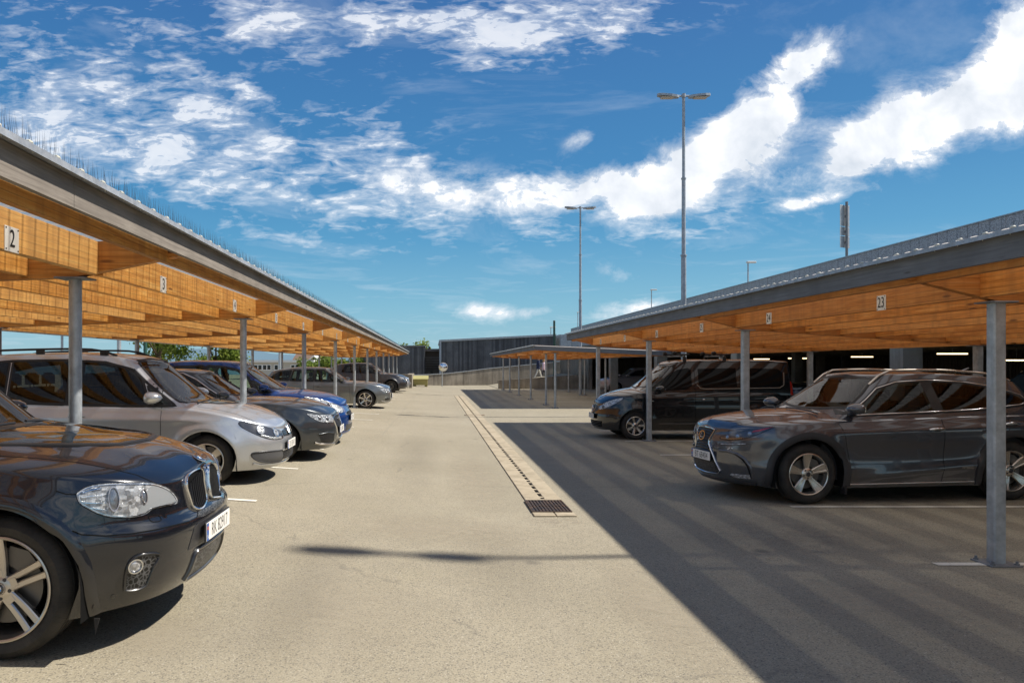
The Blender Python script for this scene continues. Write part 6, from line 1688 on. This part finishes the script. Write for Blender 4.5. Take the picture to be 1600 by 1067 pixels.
# last car, pale
sp = mk(4.3, .90, 1.50, .85, 2.62, .32, hood=.98, nose=.74, cowl=-1.1, roofx=-1.9, belt=.93, tum=.60)
W = Car('hatchback_car', 'pale silver hatchback peeping out behind the brown-grey SUV', sp, (-1.38, 45.9, .11), 0, paint('pale_silver_paint', (.42, .42, .43), .6, .3, .05)); W.pxside = -1
dress(W, [('side_window', [(-1.4, .98), (-1.9, 1.28), (-2.4, 1.40), (-2.4, .99)]), ('side_window', [(-2.5, .99), (-2.5, 1.40), (-3.3, 1.36), (-3.5, 1.05)])], wsq(1.02, 1.42, .64, .50), [(.42, .71), (.42, .64), (.66, .64), (.84, .72), (.7, .75)], 'DP 20845', .46, low=[(-.4, .26), (-.45, .40), (.45, .40), (.4, .26)], mir=(-1.6, .98))

# ---------------------------------------------------------------- grey SUV on the right
def lex_feat(x, y):
    ay = abs(y); f = 0
    if x > -1.5:
        line = .34 + .22 * min(1., -x / 1.2); f += .016 * smooth01((-x - .05) / .3) * exp(-((ay - line) / .05) ** 2) + .014 * smooth01((line - ay) / .1) * smooth01((-x - .02) / .2)
    return f
sp = dict(L=4.63, hw=.922, of=.985, wb=2.66, Rt=.363, Ra=.425, zb=.205, wang=.02, cat='car',
    plan=[(-.085, 0), (-.095, .20), (-.135, .38), (-.205, .55), (-.31, .68), (-.45, .79), (-.63, .86), (-.9, .905), (-1.5, .918), (-2.4, .922), (-3.4, .918), (-4.0, .90), (-4.35, .82), (-4.54, .64), (-4.61, .34), (-4.63, 0)],
    side=[(.15, .93), (.22, .955), (.32, .98), (.42, .992), (.52, .98), (.65, .985), (.78, 1.0), (.88, .99), (.97, .955), (1.05, .925)],
    zs=[(0, .80), (-.05, .82), (-.15, .855), (-.32, .885), (-.55, .915), (-.85, .945), (-1.2, .965), (-2, .99), (-3.2, 1.03), (-4.63, 1.04)],
    zc=[(0, .87), (-.06, .905), (-.16, .945), (-.32, .985), (-.6, 1.03), (-.9, 1.065), (-1.2, 1.088), (-1.5, 1.09), (-4.63, 1.12)],
    nose=[(.15, .16), (.22, .10), (.28, .045), (.36, .02), (.48, .0), (.6, .0), (.72, .015), (.82, .04), (.95, .09)],
    zbf=[(0, .22), (-.25, .22), (-.5, .19), (-5, .20)], camber=.05, crown=2.4, feat=lex_feat, flare=.02, crease=[(-1.6, .30, -3.6, .50, .020, .05), (-1.2, .84, -4.3, .93, .014, .04)],
    gh=dict(plan=GPLAN, z0=.97, hb=.845, hr=.60, crownh=.035, zr=[(-1.15, 1.12), (-1.7, 1.41), (-2.0, 1.50), (-2.35, 1.545), (-2.8, 1.55), (-3.4, 1.52), (-3.9, 1.46), (-4.35, 1.35), (-4.6, 1.25)], xf=[(0, -1.16), (.15, -1.26), (1, -2.06)], xr=[(0, -4.56), (1, -4.15)]))
lp = paint('grey_metallic_paint', (.095, .102, .118), .6, .24, .06)
rot = pi + radians(-3.4) + radians(10.1) * 0
LA = radians(6.4)
# front hub (near side) at (4.42, 9.11): front tip of the centre line
fx_, fy_ = 4.49, 9.16
hd = Vector((-cos(LA), -sin(LA), 0)); lat = Vector((sin(LA), -cos(LA), 0))     # heading, towards camera side
tip = Vector((fx_, fy_, 0)) + hd * .985 - lat * .90
G = Car('suv_car', 'metallic grey SUV with spindle grille under sign 23, parked on the right', sp, (tip.x, tip.y, 0), atan2(hd.y, hd.x), lp); G.pxside = 1
G.arches(); G.wheels(('star', 5), .248, .225, (M['alloy_br'], M['alloy_dk']), near=1, inset=.012)
arch_trim(G, mat('arch_plastic', (.035, .034, .036), .5), .085, .016)
SPN = [(0, .87), (.15, .865), (.225, .85), (.20, .80), (.15, .72), (.155, .67), (.23, .56), (.31, .43), (.345, .35), (.30, .31), (0, .295)]
spn = SPN + [(-x, z) for x, z in SPN[-2:0:-1]]
g_ = G.patch('spindle_grille', spn, 'front', M['black'], .004, .025)
G.strip('grille_frame', SPN, 'front', M['chrome'], .016, .018, 1, g_); G.strip('grille_frame', SPN, 'front', M['chrome'], .016, .018, -1, g_)
for z, w_ in ((.835, .20), (.80, .185), (.765, .165), (.73, .14), (.695, .135), (.66, .145), (.625, .165), (.59, .185)):
    G.strip('grille_bar', [(-w_, z - .012), (0, z), (w_, z - .012)], 'front', M['satin'], .014, .026, 1, g_, prof=[(-.5, -.002), (-.4, .022), (.2, .028), (.5, .004)])
G.patch('honeycomb_intake', [(-.30, .335), (-.25, .44), (.25, .44), (.30, .335), (.2, .315), (-.2, .315)], 'front', M['mesh'], .007, .03)
bd = disc_on(G, 'oval_badge', (0, .755), 'front', .062, M['chrome'], .030, .010, sx=1.25, hollow=.053)
mt = G.frame_of((0, .755), 'front', 1, .036); q = MB(); q.tube([(-.022, .040, 0), (-.030, -.022, 0), (.045, -.020, 0)], .0055, 6); o = q.obj('badge_letter', M['chrome'], bd); o.data.transform(mt)
G.plate('BT 68404', .515, .02)
HQ = [(.335, .765), (.37, .745), (.50, .742), (.66, .765), (.80, .82), (.93, .885), (1.02, .93), (.86, .905), (.68, .865), (.50, .82), (.40, .79)]
for sd in (1, -1):
    hq = catmull(HQ, 4, True); hl = G.patch('headlight', hq, 'wrap', M['bowl_dk'], .003, .02, sd, skirt=.004)
    for q, z in ((.46, .775), (.60, .795), (.74, .835)): disc_on(G, 'projector', (q, z), 'wrap', .024, mat('blue_projector', (.25, .32, .42), .1, .6), .004, .004, sd, hl, dome=.008)
    G.strip('lamp_trim', [(.37, .757), (.50, .755), (.66, .778)], 'wrap', mat('bronze_trim', (.30, .17, .08), .3, .8), .016, .008, sd, hl)
    G.patch('side_marker', [(.76, .855), (.84, .865), (1.0, .925), (.90, .905), (.78, .875)], 'wrap', M['red_lens'], .007, .02, sd, hl, skirt=.003)
    G.patch('lens', hq, 'wrap', M['lens'], .012, .02, sd, hl, skirt=.008); G.strip('lamp_gap', hq, 'wrap', M['void'], .008, .003, sd, hl, closed=True)
    dr = catmull([(.33, .665), (.40, .70), (.55, .715), (.78, .722), (.74, .705), (.56, .675), (.42, .66)], 3, True)
    d_ = G.patch('running_light', dr, 'wrap', M['bowl_dk'], .003, .02, sd); G.strip('light_strip', [(.38, .685), (.55, .696), (.72, .712)], 'wrap', M['bowl'], .012, .008, sd, d_)
    sc = catmull([(.52, .598), (.61, .585), (.70, .535), (.755, .45), (.775, .32), (.765, .31), (.738, .44), (.685, .515), (.60, .568)], 3, True)
    G.patch('bumper_scoop', sc, 'wrap', M['void'], .002, .025, sd, skirt=0)
    G.strip('scoop_ridge', [(.36, .60), (.50, .605), (.62, .585), (.72, .53), (.78, .44), (.80, .30)], 'wrap', lp, .03, .012, sd)
    fl_ = G.patch('fog_lamp', [(.50, .315), (.53, .335), (.76, .335), (.76, .29), (.56, .29)], 'wrap', M['bowl'], .006, .025, sd)
    G.strip('lip_spoiler', [(0, .215), (.35, .22), (.6, .23), (.80, .23)], 'wrap', M['satin'], .05, .016, sd)
    WT = [(-1.36, 1.055), (-1.66, 1.25), (-1.95, 1.38), (-2.28, 1.455), (-2.7, 1.48), (-3.2, 1.455), (-3.6, 1.395), (-3.97, 1.29), (-4.05, 1.215), (-3.9, 1.17), (-3.2, 1.115), (-2.4, 1.085), (-1.9, 1.07)]
    G.strip('window_trim', WT, 'side', M['chrome'], .014, .010, sd, closed=True); G.strip('window_seal', WT, 'side', M['black'], .045, .005, sd, closed=True)
    G.patch('pillar_trim', [(-1.46, 1.065), (-1.63, 1.20), (-1.63, 1.07)], 'side', M['black'], .004, .03, sd)
    G.patch('side_window', [(-1.64, 1.075), (-1.64, 1.22), (-1.95, 1.355), (-2.28, 1.43), (-2.60, 1.455), (-2.66, 1.095)], 'side', M['glass_g'], .0045, .04, sd)
    G.patch('pillar_trim', [(-2.66, 1.095), (-2.60, 1.455), (-2.74, 1.458), (-2.80, 1.10)], 'side', M['black'], .004, .03, sd)
    G.patch('side_window', [(-2.80, 1.10), (-2.74, 1.458), (-3.2, 1.43), (-3.52, 1.38), (-3.62, 1.145)], 'side', M['glass'], .0045, .04, sd)
    G.patch('quarter_window', [(-3.66, 1.15), (-3.56, 1.37), (-3.85, 1.295), (-3.99, 1.22), (-3.9, 1.18)], 'side', M['glass'], .0045, .03, sd)
    G.strip('side_sill_trim', [(-1.50, .235), (-3.15, .245)], 'side', M['chrome'], .014, .010, sd)
    G.patch('tail_lamp', [(-4.15, 1.0), (-4.2, 1.1), (-4.50, 1.08), (-4.52, .95), (-4.4, .92)], 'side', M['red_lens'], .005, .03, sd)
    pts = []
    for i in range(15):
        t = i / 14; h = G.proj((-1.98 - 1.95 * t, .565 - .02 * t), 'top', sd); pts.append(h[0] + Vector((0, 0, .035 * min(1, 9 * min(t, 1 - t)) + .006)))
    mb = MB(); mb.tube(pts, .016, 8); mb.obj('roof_rail', M['alloy_br'], G.root, smooth=60)
WS = wsq(1.12, 1.515, .68, .51); w_ = G.patch('windscreen', WS, 'front', M['screen'], .004, .05); G.strip('screen_seal', WS, 'front', M['black'], .03, .007, 1, w_, closed=True)
G.mirror_part(-1.60, 1.06, lp, k=1.1); G.handle(-2.62, .885, m=M['chrome'], L=.21); G.handle(-3.62, .93, m=M['chrome'], L=.21)
G.seam('door_gap', [[(-1.44, .25), (-1.49, .5), (-1.42, .85), (-1.36, .985)], [(-2.70, .24), (-2.72, .7), (-2.72, 1.03)], [(-3.22, .3), (-3.36, .62), (-3.55, .80), (-3.66, 1.08)]], 'side')
G.seam('hood_gap', [[(-.20, .44), (-.36, .55), (-.6, .66), (-.9, .735), (-1.22, .765), (-1.26, .72)]], 'top')
mt = G.frame_of((-3.02, .42), 'side', 1, .004); text_mesh('hybrid_badge', 'HYBRID', .042, mt, M['chrome'], G.root, sx=1.05, ext=.001)
q = MB(); q.tube([(-3.75, 0, 1.575), (-3.85, 0, 1.63)], [.025, .006], 6); q.obj('aerial', lp, G.root)
for i in (0, 1):
    y = -.1 + i * .2; pts = [G.proj((-1.14 - .10 * j / 7 - (.03 if i else 0), (y - .55 * j / 7) if i == 0 else (y + .52 * j / 7)), 'top')[0] + Vector((0, 0, .02)) for j in range(8)]
    mb = MB(); mb.tube(pts, .008, 6); mb.obj('wiper', M['black'], G.root, smooth=60)
for sd in (1, -1):
    for xw in (G.xf, G.xr):
        q = MB(); y = sd * .80; q.bbox((xw - G.Ra - .05, min(y, y + sd * .11) , .12), (xw - G.Ra - .02, max(y, y + sd * .11), .34), .006); q.obj('mud_flap', M['rubber'], G.root)

G.open_cabin()
# ---------------------------------------------------------------- black van
sp = dict(L=4.40, hw=.848, of=.80, wb=2.725, Rt=.312, Ra=.36, zb=.21, cat='van', wang=.25,
    plan=[(0, 0), (-.02, .22), (-.07, .42), (-.16, .58), (-.30, .70), (-.50, .785), (-.8, .832), (-1.2, .846), (-2.4, .848), (-3.6, .846), (-4.1, .83), (-4.32, .74), (-4.38, .45), (-4.40, 0)],
    side=[(.15, .95), (.3, .985), (.5, 1.), (.7, 1.), (.85, .99), (1.0, .97), (1.1, .95)],
    zs=[(0, .74), (-.05, .76), (-.16, .81), (-.35, .88), (-.6, .96), (-.9, 1.02), (-1.3, 1.05), (-4.4, 1.06)], zc=[(0, .82), (-.08, .87), (-.25, .97), (-.5, 1.06), (-.75, 1.12), (-1.0, 1.15), (-4.4, 1.15)],
    nose=[(.15, .10), (.25, .03), (.35, .0), (.5, .0), (.62, .02), (.75, .06), (.9, .13)], camber=.07, crown=2.3, flare=.018, crease=[(-.5, .92, -4.2, 1.0, .010, .04), (-1.4, .34, -3.3, .34, .012, .03)],
    gh=dict(plan=[(0, 0), (.006, .4), (.02, .66), (.05, .85), (.09, .94), (.16, .985), (.3, 1.0), (.5, 1.0), (.85, 1.), (.95, .985), (.985, .93), (.996, .7), (1., 0)], z0=1.0, hb=.815, hr=.69, tp=1.6, zr=[(-.6, 1.10), (-1.1, 1.43), (-1.5, 1.63), (-1.85, 1.72), (-2.4, 1.75), (-3.4, 1.75), (-4.3, 1.72)], xf=[(0, -.62), (.15, -.74), (1, -1.62)], xr=[(0, -4.38), (1, -4.30)]))
N_ = Car('van', 'black compact van with roof bars parked beyond the grey SUV under sign 27', sp, (3.70, 17.05 + .83, 0), pi, paint('black_paint', (.006, .007, .010), .3, .22, .04)); N_.pxside = 1
N_.arches(); N_.wheels(('twin', 7), .205, .195, (M['alloy_br'], M['alloy_dk']), near=1)
for sd in (1, -1):
    hq = catmull([(.34, .70), (.36, .66), (.46, .66), (.64, .72), (.82, .82), (.95, .92), (.88, .93), (.70, .88), (.5, .80)], 4, True)
    hl = N_.patch('headlight', hq, 'wrap', M['bowl'], .003, .025, sd); N_.patch('lens', hq, 'wrap', M['lens'], .012, .025, sd, hl, skirt=.008)
    disc_on(N_, 'reflector', (.50, .72), 'wrap', .04, M['bowl_dk'], .004, .005, sd, hl, dome=.01)
    N_.patch('side_window', [(-1.30, 1.14), (-1.45, 1.40), (-1.75, 1.56), (-1.98, 1.60), (-2.05, 1.56), (-2.05, 1.20), (-1.95, 1.12), (-1.4, 1.09)], 'side', M['privacy'], .004, .04, sd)
    N_.patch('quarter_window', [(-.98, 1.10), (-1.36, 1.36), (-1.22, 1.10)], 'side', M['glass_g'], .004, .03, sd)
    N_.patch('side_window', [(-2.20, 1.24), (-2.20, 1.58), (-3.05, 1.60), (-3.05, 1.18), (-2.3, 1.16)], 'side', M['privacy'], .004, .05, sd)
    N_.patch('side_window', [(-3.20, 1.18), (-3.20, 1.60), (-3.98, 1.58), (-4.08, 1.50), (-4.05, 1.20)], 'side', M['privacy'], .004, .05, sd)
    N_.strip('window_trim', [(-2.16, 1.24), (-2.24, 1.15), (-2.35, 1.135), (-3.1, 1.145), (-4.0, 1.16), (-4.1, 1.22), (-4.12, 1.5)], 'side', M['alloy'], .010, .006, sd)
    N_.strip('slide_rail', [(-2.95, .86), (-4.1, .86)], 'side', M['satin'], .02, .01, sd)
    N_.strip('side_crease', [(-1.3, .36), (-3.3, .36)], 'side', N_.paint, .03, .012, sd)
    N_.patch('tail_lamp', [(-4.25, 1.0), (-4.25, 1.3), (-4.34, 1.3), (-4.34, 1.0)], 'side', M['red_lens'], .005, .03, sd)
    N_.patch('side_repeater', [(-1.12, .86), (-1.12, .875), (-1.2, .875), (-1.2, .86)], 'side', M['bowl'], .005, .03, sd)
WS = wsq(1.16, 1.66, .66, .55); w_ = N_.patch('windscreen', WS, 'front', M['screen'], .004, .05); N_.strip('screen_seal', WS, 'front', M['black'], .03, .007, 1, w_, closed=True)
gq = [(-.33, .64), (-.34, .72), (0, .76), (.34, .72), (.33, .64), (.12, .56), (-.12, .56)]; g_ = N_.patch('grille', gq, 'wrap', M['black'], .004, .03)
for z in (.66, .69, .72): N_.strip('grille_bar', [(-.32, z), (0, z + .02), (.32, z)], 'wrap', M['satin'], .008, .010, 1, g_)
for sd in (1, -1): N_.strip('chrome_vee', [(.20, .72), (.13, .62), (0, .575)], 'wrap', M['chrome'], .02, .016, sd, g_)
bd = disc_on(N_, 'round_badge', (0, .67), 'wrap', .058, M['chrome'], .014, .010, hollow=.046); mt = N_.frame_of((0, .67), 'wrap', 1, .022); q = MB(); q.bbox((-.075, -.013, 0), (.075, .013, .006), .002); o = q.obj('badge_bar', M['chrome'], bd); o.data.transform(mt)
lw = N_.patch('lower_intake', [(-.50, .27), (-.54, .40), (.54, .40), (.50, .27)], 'wrap', M['void'], .004, .03)
for z in (.30, .335, .37): N_.strip('intake_bar', [(-.50, z), (.50, z)], 'wrap', M['satin'], .012, .012, 1, lw)
N_.plate('BT 41375', .50, .01)
N_.mirror_part(-1.36, 1.06, N_.paint, k=1.1); N_.handle(-1.95, .90, m=M['satin']); N_.handle(-2.3, .90, m=M['chrome'], L=.06)
N_.seam('door_gap', [[(-1.14, .26), (-1.22, .6), (-1.22, 1.06)], [(-2.12, .25), (-2.12, 1.62)], [(-3.12, .25), (-3.12, 1.62)]], 'side', .008)
for k, x in enumerate((-1.95, -2.85)):
    q = MB(); z = 1.865; q.cyl((x, -.62, z), (x, .62, z), .019, n=10); o = q.obj('roof_bar', M['satin'], N_.root, smooth=40)
    q = MB()
    for sd in (1, -1): q.bbox((x - .035, sd * .60 - .03, 1.745), (x + .035, sd * .60 + .03, z - .01), .008)
    q.obj('bar_foot', M['black'], o)
    if k == 0 or 1:
        for sd in (-.36, .36):
            q = MB(); q.bbox((x - .20, sd - .03, z + .02), (x + .20, sd + .03, z + .06), .012); q.bbox((x + .10, sd - .04, z + .055), (x + .20, sd + .04, z + .11), .02); q.obj('ski_clamp', M['black'], o)

N_.open_cabin()
# ---------------------------------------------------------------- cars inside the parking house and on its deck
def simple(name, label, pos, rz, col, H=1.5, **k):
    sp = mk(4.45, .90, H, .88, 2.68, .325, hood=H * .66, nose=H * .50, cowl=-1.15, roofx=-1.95, belt=H * .63, tum=.60, **k)
    c = Car(name, label, sp, pos, rz, col); c.arches(); c.wheels(('ysplit', 5), .22, .21); b = H * .63
    for sd in (1, -1):
        c.patch('side_window', [(-1.5, b + .05), (-2.1, H * .88), (-2.6, H * .92), (-2.6, b + .05)], 'side', M['glass'], .004, .08, sd); c.patch('side_window', [(-2.7, b + .05), (-2.7, H * .92), (-3.4, H * .90), (-3.7, b + .08)], 'side', M['glass'], .004, .08, sd)
        c.patch('headlight', [(.38, H * .44), (.38, H * .48), (.62, H * .49), (.80, H * .50), (.78, H * .46), (.6, H * .43)], 'wrap', M['bowl'], .005, .05, sd)
        c.patch('tail_lamp', [(-4.05, b - .1), (-4.05, b + .02), (-4.33, b + .02), (-4.33, b - .1)], 'side', M['red_lens'], .005, .04, sd)
    c.patch('windscreen', wsq(H * .70, H * .93, .62, .50), 'front', M['screen'], .004, .08)
    c.patch('grille', [(-.3, H * .36), (-.3, H * .43), (.3, H * .43), (.3, H * .36)], 'wrap', M['black'], .004, .05); c.plate('CV 31480', H * .29, .01); c.mirror_part(-1.6, b + .02, col)
    return c
dkp = paint('dark_car_paint', (.02, .02, .024), .4, .3, .04)
simple('parked_car', 'dark car deep in the parking house seen between the van and the grey SUV', ((1228 - PX0) * 32 / F, 32, 0), pi, dkp)
simple('parked_car', 'pale car facing out of the parking house beside the smaller carport', ((929 - PX0) * 46 / F + .3, 46.5, 0), pi, paint('pale_car_paint', (.35, .30, .29), .5, .3, .04))
simple('parked_car', 'black car in the bay beyond the grey SUV at the picture edge', (9.6, 14.6, 0), pi, dkp, 1.62)
simple('parked_car', 'black car on the upper deck, only its roof above the parapet', (11.9, 21.8, 3.72), pi, dkp, 1.62)

# ---------------------------------------------------------------- two walkers on the ramp
def person(label, x, y, z, h, skin, top, legs, hair, rz, stride, headx=0., hairlong=False, coat=False):
    r = empty('person', (x, y, z), rz, label, 'person', 'people walking on the ramp')
    k = h / 1.72; V_ = []; E_ = []; R_ = []
    def a(p, rad, par=None):
        V_.append((p[0] * k, p[1] * k, p[2] * k)); R_.append(rad * k)
        if par is not None: E_.append((par, len(V_) - 1))
        return len(V_) - 1
    pel = a((0, 0, .93), .125); sp1 = a((0, 0, 1.10), .115, pel); ch = a((.01, 0, 1.30), .145, sp1); nk = a((.02, 0, 1.47), .055, ch); hd_ = a((.04, 0, 1.56), .080, nk); a((.05, 0, 1.65), .082, hd_)
    hands = []
    for s_ in (1, -1):
        hip = a((0, s_ * .09, .88), .09, pel); kn = a((.03 + .14 * s_ * stride, s_ * .09, .50), .06, hip); an = a((-.02 + .30 * s_ * stride, s_ * .09, .09), .04, kn); a((.12 + .30 * s_ * stride, s_ * .10, .035), .035, an)
        sh = a((0, s_ * .17, 1.41), .055, ch); el_ = a((-.03 - .06 * s_ * stride, s_ * .23, 1.14), .042, sh); wr = a((.06 - .12 * s_ * stride, s_ * .24, .92), .028, el_); pa_ = a((.075 - .12 * s_ * stride, s_ * .24, .85), .026, wr)
        for f_ in range(5): a((.10 - .12 * s_ * stride - .018 * f_, s_ * (.24 if f_ else .21), .77 + (.03 if f_ in (0, 4) else 0)), .009, pa_)
    me = bpy.data.meshes.new('body'); me.from_pydata(V_, E_, []); o = bpy.data.objects.new('body', me); COL.objects.link(o); o.parent = r
    md = o.modifiers.new('skin', 'SKIN'); 
    for i, sv in enumerate(me.skin_vertices[0].data): sv.radius = (R_[i], R_[i]); sv.use_root = (i == 0)
    sb = o.modifiers.new('sub', 'SUBSURF'); sb.levels = 1; sb.render_levels = 1
    bpy.context.view_layer.update(); dg = bpy.context.evaluated_depsgraph_get(); m2 = bpy.data.meshes.new_from_object(o.evaluated_get(dg)); o.modifiers.clear(); o.data = m2
    m2.materials.clear()
    for mm in (skin, top, legs): m2.materials.append(mm)
    for p in m2.polygons:
        c = p.center / k; p.use_smooth = True
        p.material_index = 0 if c.z > 1.49 or (abs(c.y) > .19 and c.z < .93) else (1 if c.z > .90 else 2)
    hb = MB()
    for i in range(9):
        for j in range(14):
            t1, t2 = pi * i / 8, 2 * pi * j / 14
            hb.v.append(((.035 + .098 * sin(t1) * cos(t2)) * k, .092 * sin(t1) * sin(t2) * k, (1.665 + .085 * cos(t1) - (.20 if hairlong and cos(t2) < .2 and t1 > 1.6 else 0)) * k))
    for i in range(8):
        for j in range(14): hb.f.append((i * 14 + j, i * 14 + (j + 1) % 14, (i + 1) * 14 + (j + 1) % 14, (i + 1) * 14 + j)); hb.m.append(0)
    q = hb.obj('hair', hair, r, smooth=True); q.location = (-.03 * k, 0, .015 * k)
    if coat:
        c_ = MB(); pr = [(.20, .78), (.19, .95), (.16, 1.12), (.18, 1.3), (.16, 1.42), (.07, 1.47)]; n = 16
        for (rr_, zz) in pr: c_.v += [(rr_ * .75 * cos(2 * pi * i / n) * k, rr_ * sin(2 * pi * i / n) * k, zz * k) for i in range(n)]
        for j in range(len(pr) - 1):
            for i in range(n): c_.f.append((j * n + i, j * n + (i + 1) % n, (j + 1) * n + (i + 1) % n, (j + 1) * n + i)); c_.m.append(0)
        c_.obj('jacket', top, r, smooth=True)
    return r
skin = mat('skin', (.50, .30, .21), .5)
YP = 59.; zf = .02 + (P(842, 0, YP).x - 4.5) / 5.95 * .93
person('person in dark blue jacket and white trousers walking up the ramp', P(841, 0, YP).x, YP, zf, 1.66, skin, mat('navy_cloth', (.012, .02, .06), .8), mat('white_cloth', (.70, .66, .58), .8), mat('dark_hair', (.02, .015, .012), .7), 0., 1.0, coat=True)
person('fair haired person in pale pink top walking behind the one in dark blue', P(849.5, 0, YP + .8).x, YP + .8, zf, 1.50, skin, mat('pink_cloth', (.60, .45, .50), .8), mat('dark_trousers', (.05, .045, .06), .8), mat('fair_hair', (.55, .33, .12), .7), 0., -.8, hairlong=True, coat=True)
